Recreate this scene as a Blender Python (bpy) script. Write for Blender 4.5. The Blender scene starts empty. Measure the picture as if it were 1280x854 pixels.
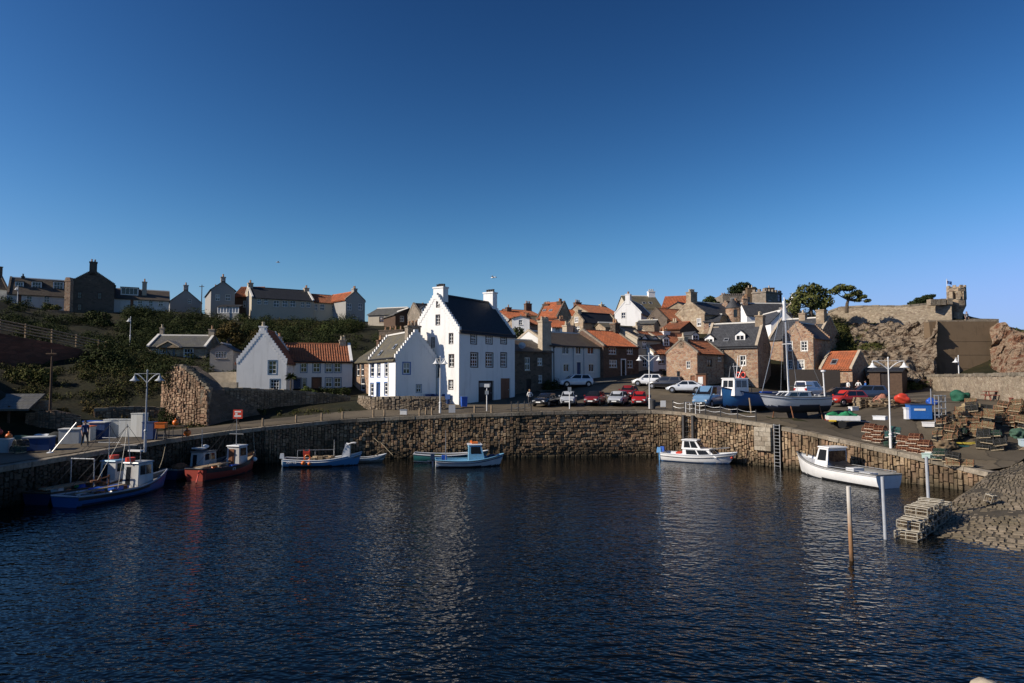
import bpy, bmesh, math, random
import numpy as np
from mathutils import Vector, Matrix, noise
from mathutils.geometry import tessellate_polygon
R = math.radians
rnd = random.Random(7)
SC = bpy.context.scene
COL = SC.collection

# ------------------------------------------------------------------ camera model (24 mm lens, tilted up a little)
CAMZ = 7.0; FPX = 1280*24/36.; PITCH = math.atan((475-427)/FPX)
def ray(px, py):
    u = (px-640)/FPX; v = (427-py)/FPX
    return Vector((u, math.cos(PITCH)-v*math.sin(PITCH), math.sin(PITCH)+v*math.cos(PITCH)))
def at(px, py, Y):
    d = ray(px, py); t = Y/d.y
    return Vector((d.x*t, Y, CAMZ+d.z*t))
def zat(py, Y): return at(640, py, Y).z

# ------------------------------------------------------------------ mesh builder
class MB:
    def __init__(s): s.v = []; s.f = []; s.m = []; s.cur = 0
    def add(s, vs, fs, m=None):
        b = len(s.v); s.v += [tuple(p) for p in vs]
        m = s.cur if m is None else m
        for f in fs: s.f.append(tuple(b+i for i in f)); s.m.append(m)
    def box(s, c, d, rz=0, m=None, taper=1.0, rot=None):
        x, y, z = d[0]/2, d[1]/2, d[2]/2; t = taper
        vs = [Vector(p) for p in ((-x,-y,-z),(x,-y,-z),(x,y,-z),(-x,y,-z),(-x*t,-y*t,z),(x*t,-y*t,z),(x*t,y*t,z),(-x*t,y*t,z))]
        if rot is not None: vs = [rot @ p for p in vs]
        elif rz:
            M3 = Matrix.Rotation(rz, 3, 'Z'); vs = [M3 @ p for p in vs]
        c = Vector(c); s.add([p+c for p in vs], ((0,3,2,1),(4,5,6,7),(0,1,5,4),(1,2,6,5),(2,3,7,6),(3,0,4,7)), m)
    def span(s, lo, hi, m=None):
        s.box([(a+b)/2 for a, b in zip(lo, hi)], [b-a for a, b in zip(lo, hi)], m=m)
    def tube(s, p0, p1, r0, r1=None, n=6, m=None, cap=True):
        p0, p1 = Vector(p0), Vector(p1); r1 = r0 if r1 is None else r1
        d = p1-p0
        if d.length < 1e-6: return
        d.normalize(); a = d.orthogonal().normalized(); b = d.cross(a)
        vs = []
        for p, r in ((p0, r0), (p1, r1)):
            for i in range(n):
                t = 2*math.pi*i/n; vs.append(p+a*r*math.cos(t)+b*r*math.sin(t))
        fs = [(i, (i+1) % n, n+(i+1) % n, n+i) for i in range(n)]
        if cap: fs += [tuple(reversed(range(n))), tuple(range(n, 2*n))]
        s.add(vs, fs, m)
    def path(s, pts, r, n=6, m=None):
        for a, b in zip(pts[:-1], pts[1:]): s.tube(a, b, r, r, n, m)
    def lathe(s, prof, c=(0,0,0), n=12, m=None):
        c = Vector(c); vs = []; fs = []
        for r, z in prof:
            for i in range(n):
                t = 2*math.pi*i/n; vs.append(c+Vector((r*math.cos(t), r*math.sin(t), z)))
        for k in range(len(prof)-1):
            for i in range(n): fs.append((k*n+i, k*n+(i+1) % n, (k+1)*n+(i+1) % n, (k+1)*n+i))
        s.add(vs, fs, m)
    def grid(s, rows, m=None, close=False):
        nr, nc = len(rows), len(rows[0]); vs = [p for r in rows for p in r]; fs = []
        for i in range(nr-1):
            for j in range(nc if close else nc-1):
                j2 = (j+1) % nc; fs.append((i*nc+j, i*nc+j2, (i+1)*nc+j2, (i+1)*nc+j))
        s.add(vs, fs, m)
    def prism(s, poly, axis, a, b, m=None):
        """extrude a 2D polygon along x, y or z from a to b"""
        def P(q, w):
            return {'x': (w, q[0], q[1]), 'y': (q[0], w, q[1]), 'z': (q[0], q[1], w)}[axis]
        n = len(poly); vs = [P(q, a) for q in poly]+[P(q, b) for q in poly]
        fs = [tuple(range(n)), tuple(reversed(range(n, 2*n)))]+[(i, n+i, n+(i+1) % n, (i+1) % n) for i in range(n)]
        s.add(vs, fs, m)
    def blob(s, c, r, seed=0, amp=.25, sub=2, sc=(1,1,1), m=None, freq=1.3):
        bm = bmesh.new(); bmesh.ops.create_icosphere(bm, subdivisions=sub, radius=1)
        off = Vector((seed*7.3, seed*3.1, seed*1.7)); c = Vector(c); vs = []
        for v in bm.verts:
            k = 1+amp*noise.noise(v.co*freq+off)*1.6
            vs.append(c+Vector((v.co.x*sc[0], v.co.y*sc[1], v.co.z*sc[2]))*r*k)
        s.add(vs, [tuple(v.index for v in f.verts) for f in bm.faces], m); bm.free()
    def xf(s, M4):
        s.v = [tuple(M4 @ Vector(p)) for p in s.v]; return s
    def build(s, name, mat, parent=None, smooth=False, fixn=True):
        me = bpy.data.meshes.new(name); me.from_pydata(s.v, [], s.f)
        mats = mat if isinstance(mat, (list, tuple)) else [mat]
        for q in mats: me.materials.append(q)
        if len(mats) > 1: me.polygons.foreach_set('material_index', s.m)
        if fixn:
            bm = bmesh.new(); bm.from_mesh(me); bmesh.ops.recalc_face_normals(bm, faces=bm.faces); bm.to_mesh(me); bm.free()
        if smooth:
            me.polygons.foreach_set('use_smooth', [True]*len(me.polygons))
            if smooth != 'all':
                try: me.set_sharp_from_angle(angle=R(38))
                except Exception: pass
        o = bpy.data.objects.new(name, me); COL.objects.link(o)
        if parent is not None: o.parent = parent
        return o

USED = {}
def tag(o, label=None, cat=None, group=None, kind=None):
    if label: o['label'] = label
    if cat: o['category'] = cat
    if group: o['group'] = group
    if kind or (label and cat): o['kind'] = kind or 'thing'
    return o
def thing(name, label, cat, loc=(0,0,0), rz=0, group=None):
    o = bpy.data.objects.new(name, None); COL.objects.link(o); o.empty_display_size = .3
    o.location = loc; o.rotation_euler = (0, 0, rz); return tag(o, label, cat, group)
def copy_tree(o, parent=None):
    c = o.copy(); COL.objects.link(c)
    if parent is not None: c.parent = parent
    for ch in list(o.children): copy_tree(ch, c)
    return c
def put(o, loc, rz=0, label=None, scale=None, rot=None):
    o.location = loc; o.rotation_euler = rot if rot is not None else (0, 0, rz)
    if label: o['label'] = label
    if scale: o.scale = scale if isinstance(scale, tuple) else (scale,)*3
    return o

# ------------------------------------------------------------------ materials
class NT:
    def __init__(s, name):
        s.mat = bpy.data.materials.new(name); s.mat.use_nodes = True; s.nt = s.mat.node_tree
        s.bsdf = s.nt.nodes['Principled BSDF']; s.out = s.nt.nodes['Material Output']
    def n(s, t, **kw):
        nd = s.nt.nodes.new(t)
        for k, v in kw.items():
            if k.startswith('i_'):
                key = k[2:]; key = int(key) if key.isdigit() else key.replace('_', ' ')
                nd.inputs[key].default_value = v
            else: setattr(nd, k, v)
        return nd
    def l(s, a, b): s.nt.links.new(a, b)
    def coords(s, scale=(1,1,1)):
        tc = s.n('ShaderNodeTexCoord'); mp = s.n('ShaderNodeMapping'); mp.inputs['Scale'].default_value = scale
        s.l(tc.outputs['Object'], mp.inputs['Vector']); return mp.outputs['Vector']
    def noise(s, vec, scale, detail=4, rough=.6):
        nd = s.n('ShaderNodeTexNoise'); nd.inputs['Scale'].default_value = scale; nd.inputs['Detail'].default_value = detail
        nd.inputs['Roughness'].default_value = rough
        s.l(vec, nd.inputs['Vector']); return nd.outputs['Fac']
    def ramp(s, fac, stops):
        nd = s.n('ShaderNodeValToRGB'); cr = nd.color_ramp
        while len(cr.elements) < len(stops): cr.elements.new(.5)
        for e, (p, c) in zip(cr.elements, stops):
            e.position = p; e.color = (*c, 1) if len(c) == 3 else c
        s.l(fac, nd.inputs['Fac']); return nd.outputs['Color']
    def mix(s, fac, a, b, mode='MIX'):
        nd = s.n('ShaderNodeMix', data_type='RGBA', blend_type=mode)
        for sock, v in ((nd.inputs[0], fac), (nd.inputs[6], a), (nd.inputs[7], b)):
            if hasattr(v, 'is_linked') or hasattr(v, 'links'): s.l(v, sock)
            elif isinstance(v, (int, float)): sock.default_value = v
            else: sock.default_value = (*v, 1) if len(v) == 3 else v
        return nd.outputs[2]
    def math(s, op, a, b=0.0, clamp=False):
        nd = s.n('ShaderNodeMath', operation=op, use_clamp=clamp)
        for sock, v in ((nd.inputs[0], a), (nd.inputs[1], b)):
            if isinstance(v, (int, float)): sock.default_value = v
            else: s.l(v, sock)
        return nd.outputs[0]
    def bump(s, h, strength=.5, dist=.05, prev=None):
        nd = s.n('ShaderNodeBump'); nd.inputs['Strength'].default_value = strength; nd.inputs['Distance'].default_value = dist
        s.l(h, nd.inputs['Height'])
        if prev is not None: s.l(prev, nd.inputs['Normal'])
        s.l(nd.outputs['Normal'], s.bsdf.inputs['Normal']); return nd.outputs['Normal']
    def fin(s, col, rough=.8, spec=.3, metal=0):
        if isinstance(col, tuple): s.bsdf.inputs['Base Color'].default_value = (*col, 1)
        else: s.l(col, s.bsdf.inputs['Base Color'])
        if isinstance(rough, (int, float)): s.bsdf.inputs['Roughness'].default_value = rough
        else: s.l(rough, s.bsdf.inputs['Roughness'])
        s.bsdf.inputs['Specular IOR Level'].default_value = spec; s.bsdf.inputs['Metallic'].default_value = metal
        return s.mat
def sc(c, k): return tuple(min(1, x*k) for x in c)

def m_plain(name, c, rough=.6, var=.25, scale=2.0, spec=.3, metal=0, bump=0, grime=None):
    t = NT(name); v = t.coords(); f = t.noise(v, scale, 5)
    col = t.ramp(f, [(.3, sc(c, 1-var)), (.7, sc(c, 1+var*.5))])
    if grime:
        g = t.noise(v, scale*.37, 6, .7); col = t.mix(t.ramp(g, [(.5, (0,0,0)), (.72, (1,1,1))]), col, grime)
    if bump: t.bump(t.noise(v, 25, 4), bump, .02)
    return t.fin(col, rough, spec, metal)
def m_masonry(name, cols, mortar, scale=2.4, zs=1.7, bump=.6, grime=(.05,.045,.035), gk=.55):
    t = NT(name); v = t.coords((1, 1, zs)); w = t.noise(v, 1.5, 3)
    vd = t.n('ShaderNodeVectorMath', operation='ADD'); t.l(v, vd.inputs[0])
    ws = t.n('ShaderNodeVectorMath', operation='SCALE'); ws.inputs['Scale'].default_value = .25
    cw = t.n('ShaderNodeCombineXYZ')
    for k in range(3): t.l(w, cw.inputs[k])
    t.l(cw.outputs[0], ws.inputs[0]); t.l(ws.outputs[0], vd.inputs[1])
    vo = t.n('ShaderNodeTexVoronoi', feature='F1'); vo.inputs['Scale'].default_value = scale; t.l(vd.outputs[0], vo.inputs['Vector'])
    ve = t.n('ShaderNodeTexVoronoi', feature='DISTANCE_TO_EDGE'); ve.inputs['Scale'].default_value = scale; t.l(vd.outputs[0], ve.inputs['Vector'])
    sep = t.n('ShaderNodeSeparateColor'); t.l(vo.outputs['Color'], sep.inputs[0])
    n = len(cols); col = t.ramp(sep.outputs[0], [((i+.0)/max(1, n-1), c) for i, c in enumerate(cols)])
    fine = t.noise(v, 14, 4); col = t.mix(.5, col, t.ramp(fine, [(.3, (.45,.45,.45)), (.7, (1,1,1))]), 'MULTIPLY')
    e = t.ramp(ve.outputs['Distance'], [(.02, (0,0,0)), (.09, (1,1,1))])
    col = t.mix(e, mortar, col)
    big = t.noise(v, .35, 5, .65); col = t.mix(t.ramp(big, [(.48, (0,0,0)), (.8, (gk,gk,gk))]), col, grime)
    h = t.math('ADD', t.math('MULTIPLY', e, .6), t.math('MULTIPLY', fine, .5)); t.bump(h, bump, .06)
    return t.fin(col, .9, .15)
def m_island(name, cols, rough=.9, grime=(.03,.028,.02), tide=None, fine=9):
    """stones or slats that are separate pieces of mesh: one tone per piece"""
    t = NT(name); g = t.n('ShaderNodeNewGeometry'); n = len(cols)
    col = t.ramp(g.outputs['Random Per Island'], [(i/max(1, n-1), c) for i, c in enumerate(cols)])
    v = t.coords(); f = t.noise(v, fine, 5, .65)
    col = t.mix(.75, col, t.ramp(f, [(.3, (.35,.35,.35)), (.68, (1.0,1.0,1.0))]), 'MULTIPLY')
    b = t.noise(v, .5, 5, .65); col = t.mix(t.ramp(b, [(.46, (0,0,0)), (.7, (.8,.8,.8))]), col, grime)
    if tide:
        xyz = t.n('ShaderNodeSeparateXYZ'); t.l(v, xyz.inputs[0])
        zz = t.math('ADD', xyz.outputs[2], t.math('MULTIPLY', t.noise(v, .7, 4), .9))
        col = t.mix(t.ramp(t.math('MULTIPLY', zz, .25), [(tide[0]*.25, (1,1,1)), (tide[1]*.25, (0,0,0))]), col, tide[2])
    t.bump(f, .7, .04)
    return t.fin(col, rough, .2)
def m_slate(name, c, c2, moss=None):
    t = NT(name); v = t.coords(); xyz = t.n('ShaderNodeSeparateXYZ'); t.l(v, xyz.inputs[0])
    cb = t.n('ShaderNodeCombineXYZ'); t.l(xyz.outputs[0], cb.inputs[0]); t.l(t.math('MULTIPLY', xyz.outputs[2], 1.35), cb.inputs[1])
    br = t.n('ShaderNodeTexBrick'); t.l(cb.outputs[0], br.inputs['Vector'])
    br.inputs['Color1'].default_value = (*c, 1); br.inputs['Color2'].default_value = (*c2, 1); br.inputs['Mortar'].default_value = (*sc(c, .3), 1)
    br.inputs['Scale'].default_value = 1; br.inputs['Brick Width'].default_value = .34; br.inputs['Row Height'].default_value = .26
    br.inputs['Mortar Size'].default_value = .014; br.inputs['Bias'].default_value = .1
    f = t.noise(v, 3, 5); col = t.mix(.55, br.outputs['Color'], t.ramp(f, [(.3, (.5,.5,.5)), (.7, (1,1,1))]), 'MULTIPLY')
    if moss:
        b = t.noise(v, .8, 6, .7); col = t.mix(t.ramp(b, [(.42, (0,0,0)), (.62, (.85,.85,.85))]), col, moss)
    t.bump(t.math('ADD', br.outputs['Fac'], t.math('MULTIPLY', f, -.6)), .35, -.03)
    return t.fin(col, .62, .35)
def m_tile(name, c, c2, dark):
    t = NT(name); v = t.coords(); g = t.n('ShaderNodeTexVoronoi', feature='F1'); g.inputs['Scale'].default_value = 3.4; t.l(v, g.inputs['Vector'])
    sep = t.n('ShaderNodeSeparateColor'); t.l(g.outputs['Color'], sep.inputs[0])
    col = t.ramp(sep.outputs[0], [(0, c), (.5, c2), (1, sc(c, .7))])
    b = t.noise(v, .9, 6, .7); col = t.mix(t.ramp(b, [(.45, (0,0,0)), (.68, (.8,.8,.8))]), col, dark)
    t.bump(t.noise(v, 12, 4), .3, .03)
    return t.fin(col, .8, .2)
def m_harl(name, c, streak=(.25,.24,.22), k=.5):
    """painted render with rain streaks and damp at its own places"""
    t = NT(name); v = t.coords((1,1,.12)); f = t.noise(v, 1.7, 6, .7); v2 = t.coords(); f2 = t.noise(v2, .55, 5, .65)
    col = t.mix(t.ramp(f, [(.52, (0,0,0)), (.85, (k,k,k))]), c, streak)
    col = t.mix(t.ramp(f2, [(.5, (0,0,0)), (.85, (k*.7,k*.7,k*.7))]), col, sc(c, .6))
    t.bump(t.noise(v2, 18, 5), .25, .02)
    return t.fin(col, .85, .2)
def m_leaf(name, cols, rough=.6):
    t = NT(name); g = t.n('ShaderNodeNewGeometry'); n = len(cols)
    col = t.ramp(g.outputs['Random Per Island'], [(i/max(1, n-1), c) for i, c in enumerate(cols)])
    v = t.coords(); b = t.noise(v, .9, 3); col = t.mix(.6, col, t.ramp(b, [(.35, (.5,.55,.45)), (.65, (1,1,1))]), 'MULTIPLY')
    m = t.fin(col, .8, .08); return m
def m_ground(name, a, b, c, sa=.25, sb=6, bump=.6):
    t = NT(name); v = t.coords(); f = t.noise(v, sa, 6, .65); g = t.noise(v, sb, 6, .7)
    col = t.mix(t.ramp(f, [(.4, (0,0,0)), (.62, (1,1,1))]), a, b); col = t.mix(t.ramp(g, [(.45, (0,0,0)), (.75, (1,1,1))]), col, c)
    t.bump(g, bump, .08); return t.fin(col, .9, .15)
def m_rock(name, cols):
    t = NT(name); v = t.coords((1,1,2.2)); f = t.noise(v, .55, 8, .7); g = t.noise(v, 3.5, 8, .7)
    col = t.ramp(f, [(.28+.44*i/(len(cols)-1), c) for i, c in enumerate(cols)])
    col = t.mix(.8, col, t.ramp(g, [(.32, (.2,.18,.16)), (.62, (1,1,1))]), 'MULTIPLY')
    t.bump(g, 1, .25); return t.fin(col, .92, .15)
def m_paint(name, c, rough=.35, spec=.5, metal=0, coat=0):
    t = NT(name); v = t.coords(); f = t.noise(v, 1.6, 5, .7)
    col = t.ramp(f, [(.35, sc(c, .86)), (.7, c)])
    t.bsdf.inputs['Coat Weight'].default_value = coat
    return t.fin(col, rough, spec, metal)

MT = {}
MT['white_harl'] = m_harl('white_painted_render', (.80,.79,.76), k=.42)
MT['cool_harl'] = m_harl('off_white_render', (.58,.58,.56), k=.45)
MT['cream_harl'] = m_harl('cream_render', (.50,.44,.34), k=.4)
MT['grey_harl'] = m_harl('grey_render', (.30,.29,.27), k=.4)
MT['tan_harl'] = m_harl('tan_render', (.42,.37,.29), k=.35)
MT['concrete'] = m_harl('weathered_concrete', (.15,.105,.064), (.045,.034,.022), .9)
MT['pink_stone'] = m_masonry('pink_sandstone', [(.34,.18,.115),(.42,.26,.165),(.25,.14,.095),(.48,.34,.22),(.34,.21,.14)], (.38,.31,.24))
MT['tan_stone'] = m_masonry('tan_rubble', [(.42,.33,.22),(.30,.22,.15),(.50,.41,.29),(.24,.17,.12),(.44,.32,.21)], (.34,.28,.2), 2.0)
MT['grey_stone'] = m_masonry('grey_stone', [(.27,.23,.18),(.20,.17,.13),(.34,.29,.23),(.24,.19,.14)], (.26,.22,.18), 2.2)
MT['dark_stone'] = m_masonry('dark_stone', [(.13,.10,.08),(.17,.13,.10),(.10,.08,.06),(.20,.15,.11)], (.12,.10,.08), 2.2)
MT['brown_stone'] = m_masonry('brown_stone', [(.15,.09,.065),(.20,.12,.08),(.12,.075,.055)], (.12,.085,.065), 2.2)
MT['castle_stone'] = m_masonry('castle_rubble', [(.40,.33,.24),(.30,.24,.17),(.46,.38,.28),(.24,.18,.13),(.36,.29,.21)], (.3,.25,.18), 2.6, 1.9)
MT['red_stone'] = m_masonry('red_earth_wall', [(.23,.085,.055),(.28,.11,.07),(.19,.07,.045)], (.16,.07,.045), 1.1, 3)
MT['slate'] = m_slate('blue_grey_slate', (.075,.078,.085), (.05,.052,.058))
MT['grey_slate'] = m_slate('pale_grey_slate', (.15,.145,.135), (.10,.097,.09), (.10,.095,.07))
MT['moss_slate'] = m_slate('mossy_slate', (.13,.115,.085), (.09,.08,.06), (.12,.10,.05))
MT['brown_slate'] = m_slate('brown_slate', (.10,.075,.055), (.075,.058,.045), (.085,.07,.05))
MT['black_slate'] = m_slate('dark_slate', (.032,.034,.038), (.022,.023,.026))
MT['pantile'] = m_tile('orange_pantile', (.46,.145,.06), (.36,.11,.05), (.17,.075,.045))
MT['old_pantile'] = m_tile('weathered_pantile', (.36,.13,.062), (.27,.10,.052), (.13,.075,.048))
MT['stone_trim'] = m_plain('dressed_stone', (.42,.35,.26), .85, .25, 3, .2, bump=.3)
MT['pale_trim'] = m_plain('painted_margin', (.66,.63,.57), .7, .12, 3, .2)
MT['dark_trim'] = m_plain('dark_margin', (.075,.05,.038), .7, .15, 3)
MT['grey_trim'] = m_plain('grey_margin', (.20,.21,.23), .7, .15, 3)
MT['blue_trim'] = m_plain('blue_margin', (.045,.13,.36), .6, .15, 3)
MT['slateblue_trim'] = m_plain('slate_blue_margin', (.13,.21,.31), .6, .12, 3)
MT['white_frame'] = m_plain('white_window_paint', (.78,.77,.74), .45, .06, 3)
MT['brown_frame'] = m_plain('brown_window_paint', (.10,.06,.045), .5, .1, 3)
MT['lead'] = m_plain('lead_flashing', (.30,.31,.32), .6, .15, 4)
MT['ridge'] = m_plain('pale_ridge_cement', (.55,.53,.48), .8, .15, 4)
MT['pot'] = m_plain('clay_chimney_pot', (.42,.24,.13), .8, .3, 5)
MT['buff_pot'] = m_plain('buff_chimney_pot', (.50,.42,.30), .8, .25, 5)
MT['black_pot'] = m_plain('black_chimney_pot', (.045,.04,.038), .7, .2, 5)
MT['glass'] = m_paint('window_glass', (.018,.021,.026), .06, .6)
MT['curtain'] = m_paint('net_curtain_behind_glass', (.36,.36,.35), .14, .6)
MT['door_black'] = m_plain('black_door', (.022,.016,.013), .55, .2, 3)
MT['door_blue'] = m_plain('navy_door', (.03,.06,.15), .45, .15, 3)
MT['door_red'] = m_plain('red_door', (.62,.065,.045), .45, .12, 3)
MT['door_brown'] = m_plain('brown_door', (.20,.085,.045), .5, .2, 3)
MT['iron'] = m_plain('dark_iron', (.035,.035,.037), .55, .3, 5, .5)
MT['galv'] = m_plain('galvanised_steel', (.40,.41,.42), .45, .2, 5, .5, .6)
MT['rust'] = m_plain('rusty_steel', (.20,.085,.04), .8, .5, 6, bump=.4)
MT['white_metal'] = m_plain('white_painted_metal', (.72,.72,.70), .4, .12, 4, .4)
MT['grey_metal'] = m_plain('grey_painted_metal', (.36,.38,.41), .45, .15, 4, .4)
MT['wood'] = m_plain('weathered_wood', (.30,.22,.14), .85, .35, 4, bump=.3)
MT['dark_wood'] = m_plain('dark_wood', (.09,.055,.035), .8, .3, 4, bump=.3)
MT['red_wood'] = m_plain('red_stained_wood', (.22,.065,.045), .7, .25, 4)
MT['pale_wood'] = m_island('pallet_wood', [(.42,.31,.19),(.33,.24,.15),(.48,.38,.25),(.25,.18,.11)], .85, (.14,.10,.07))
# ------------------------------------------------------------------ camera, sky, sun
cam = bpy.data.objects.new('camera', bpy.data.cameras.new('camera')); COL.objects.link(cam); SC.camera = cam
cam.data.lens = 24; cam.data.sensor_width = 36; cam.data.clip_end = 5000; cam.data.clip_start = .1
cam.location = (0, 0, CAMZ); cam.rotation_euler = (R(90)+PITCH, 0, 0)
SUN_EL = R(31); SUN_AZ = (-.955, -.295)      # direction to the sun: low, from the left and a little behind the camera
world = bpy.data.worlds.new('World'); SC.world = world; world.use_nodes = True
wn = world.node_tree; bg = wn.nodes['Background']
sky = wn.nodes.new('ShaderNodeTexSky'); sky.sky_type = 'NISHITA'; sky.sun_disc = False
sky.sun_elevation = SUN_EL; sky.sun_rotation = math.atan2(SUN_AZ[0], SUN_AZ[1])
sky.air_density = 1.0; sky.dust_density = .6; sky.ozone_density = 2.2
hsv = wn.nodes.new('ShaderNodeHueSaturation'); hsv.inputs['Saturation'].default_value = 1.12; hsv.inputs['Value'].default_value = .685; hsv.inputs['Hue'].default_value = .5005; wn.links.new(sky.outputs[0], hsv.inputs['Color']); gm = wn.nodes.new('ShaderNodeGamma'); gm.inputs['Gamma'].default_value = 2.1; wn.links.new(hsv.outputs[0], gm.inputs['Color']); # soft shoulder per channel: the brightest band near the horizon rolls off as on film
sepc = wn.nodes.new('ShaderNodeSeparateColor'); cmb = wn.nodes.new('ShaderNodeCombineColor'); wn.links.new(gm.outputs[0], sepc.inputs[0])
for ch, lim in ((0, .38), (1, .56), (2, 1.4)):
    def mth(op, a, b):
        nd = wn.nodes.new('ShaderNodeMath'); nd.operation = op
        for sk, v in zip(nd.inputs, (a, b)):
            if isinstance(v, (int, float)): sk.default_value = v
            else: wn.links.new(v, sk)
        return nd.outputs[0]
    x = sepc.outputs[ch] if ch < 2 else mth('MULTIPLY', sepc.outputs[ch], .76); q = mth('MULTIPLY', x, .0595/lim); den = mth('POWER', mth('ADD', 1.0, mth('MULTIPLY', q, q)), .5); wn.links.new(mth('DIVIDE', x, den), cmb.inputs[ch])
wn.links.new(cmb.outputs[0], bg.inputs['Color']); bg.inputs['Strength'].default_value = .05
sl = bpy.data.lights.new('sun', 'SUN'); sl.energy = 5; sl.angle = R(.5); sl.color = (1, .90, .76)
so = bpy.data.objects.new('sun', sl); COL.objects.link(so)
ts = Vector((SUN_AZ[0]*math.cos(SUN_EL), SUN_AZ[1]*math.cos(SUN_EL), math.sin(SUN_EL)))
so.rotation_euler = ts.to_track_quat('Z', 'Y').to_euler(); so.location = ts*200
SC.view_settings.view_transform = 'Standard'; SC.view_settings.look = 'None'; SC.view_settings.exposure = .25; SC.view_settings.gamma = 1
SC.render.engine = 'CYCLES'; SC.cycles.use_denoising = True
try: SC.cycles.denoiser = 'OPENIMAGEDENOISE'
except Exception: pass
SC.cycles.max_bounces = 6; SC.cycles.sample_clamp_indirect = 4

# ------------------------------------------------------------------ quay edge and terrain
EDGE = [(-30,14,2.1),(-29.4,28,2.2),(-28.2,36,2.2),(-26.7,45,2.4),(-24.5,52,2.7),(-20.8,57.8,3.0),(-13.7,61.2,3.5),(0,62.4,4.0),(9.0,63.5,4.12),(13.3,63.6,4.12),(16,61.6,3.95),(21.4,55.3,3.25),(26.3,47.8,2.1),(29.5,42.6,1.26)]
def catmull(P, step):
    out = []; P = [Vector(p) for p in P]; n = len(P)
    for i in range(n-1):
        p0, p1, p2, p3 = P[max(0,i-1)], P[i], P[i+1], P[min(n-1,i+2)]
        k = max(2, int((p2-p1).length/step))
        for j in range(k):
            t = j/k; a = .5
            q = p1 + (p2-p0)*.5*t + (p0*2-p1*5+p2*4-p3)*.5*t*t + (p1*3-p0-p2*3+p3)*.5*t**3
            out.append(q)
    out.append(P[-1]); return out
EP = catmull(EDGE, .5)
def edge_frames(pts):
    res = []
    for i, p in enumerate(pts):
        a, b = pts[max(0,i-1)], pts[min(len(pts)-1,i+1)]
        d = (b-a); d.z = 0; d.normalize(); res.append((p, d, Vector((-d.y, d.x, 0))))
    return res
EF = edge_frames(EP)
EARC = [0.0]
for a, b in zip(EP[:-1], EP[1:]): EARC.append(EARC[-1]+(b-a).length)
def edge_at(s):
    import bisect
    i = min(max(bisect.bisect(EARC, s)-1, 0), len(EP)-2); t = (s-EARC[i])/max(1e-6, EARC[i+1]-EARC[i])
    p = EP[i].lerp(EP[i+1], t); d = EF[i][1].lerp(EF[i+1][1], t).normalized(); return p, d, Vector((-d.y, d.x, 0))
def edge_near(px):
    """arc position on the quay edge seen at picture column px"""
    best = min(range(len(EP)), key=lambda i: abs(EP[i].x/EP[i].y*FPX*1.0-(px-640)) + (1000 if EP[i].y < 30 else 0)); return EARC[best]
SA = Vector((19, 30.9)); SN = Vector((.866, .503))
def slip_z(x, y): return ((x-SA.x)*SN.x+(y-SA.y)*SN.y)*.084

CP = []
def cp(px, py, Y): p = at(px, py, Y); CP.append(tuple(p))
for p, d, n in EF[::8]:
    CP.append(tuple(p)); q = p+n*4; CP.append((q.x, q.y, p.z+.03))
for t in (6, 11, 16): CP.append((29.5+.85*t, 42.6+.53*t, slip_z(29.5+.85*t, 42.6+.53*t)+.1))
for q in [(0,388,125),(45,388,124),(114,392,124),(180,389,128),(232,392,142),(272,395,132),(350,399,131),(420,404,131),(480,410,118),(520,412,116),
          (0,401,100),(60,415,94),(130,436,84),(0,463,75),(70,458,76),(150,470,72),(0,550,52),(0,548,54.5),(60,545,55.5),(150,535,61),(200,530,63),(0,503,63),(70,503,64.5),(150,503,68),(212,476,74),(235,470,73),(235,534,61.5),(258,535,61),
          (220,458,92),(262,460,90),(200,430,106),(300,425,108),(370,420,110),(440,425,105),
          (300,494,80),(350,494,79),(430,494,84),(455,496,80),(480,497,75),(520,500,72),(575,507,70),(640,500,77),(560,470,90),(600,440,105),
          (250,535,60),(330,524,64),(420,517,66),(480,514,66.5),
          (662,510,69),(740,508,70),(800,508,70),(690,489,83),(755,478,86),(720,483,83.5),(800,470,92),(820,480,84),(850,490,78),(840,482,86),(900,482,85),(945,486,82),(980,490,88),(1045,490,86),
          (640,470,92),(650,415,122),(690,418,124),(730,412,128),(780,402,134),(830,420,118),(862,418,120),(930,400,128),(920,396,150),(980,400,128),
          (885,512,64.5),(930,514,60),(990,520,57),(1060,508,64),(1073,490,85),(1130,485,96),(1180,490,80),(1240,497,66),(1275,505,55),
          (1150,505,57),(1220,520,52),(1110,530,53),
          (1010,396,108),(1040,412,106),(1060,413,108),(1100,413,105.5),(1130,413,103),(1190,406,99),(1060,388,124),(1130,388,120),(1195,388,114),(1240,401,100),(1262,412,104),(1290,432,104),(1262,425,112),(1300,450,115),(1020,440,98),(1090,440,96)]: cp(*q)
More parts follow.
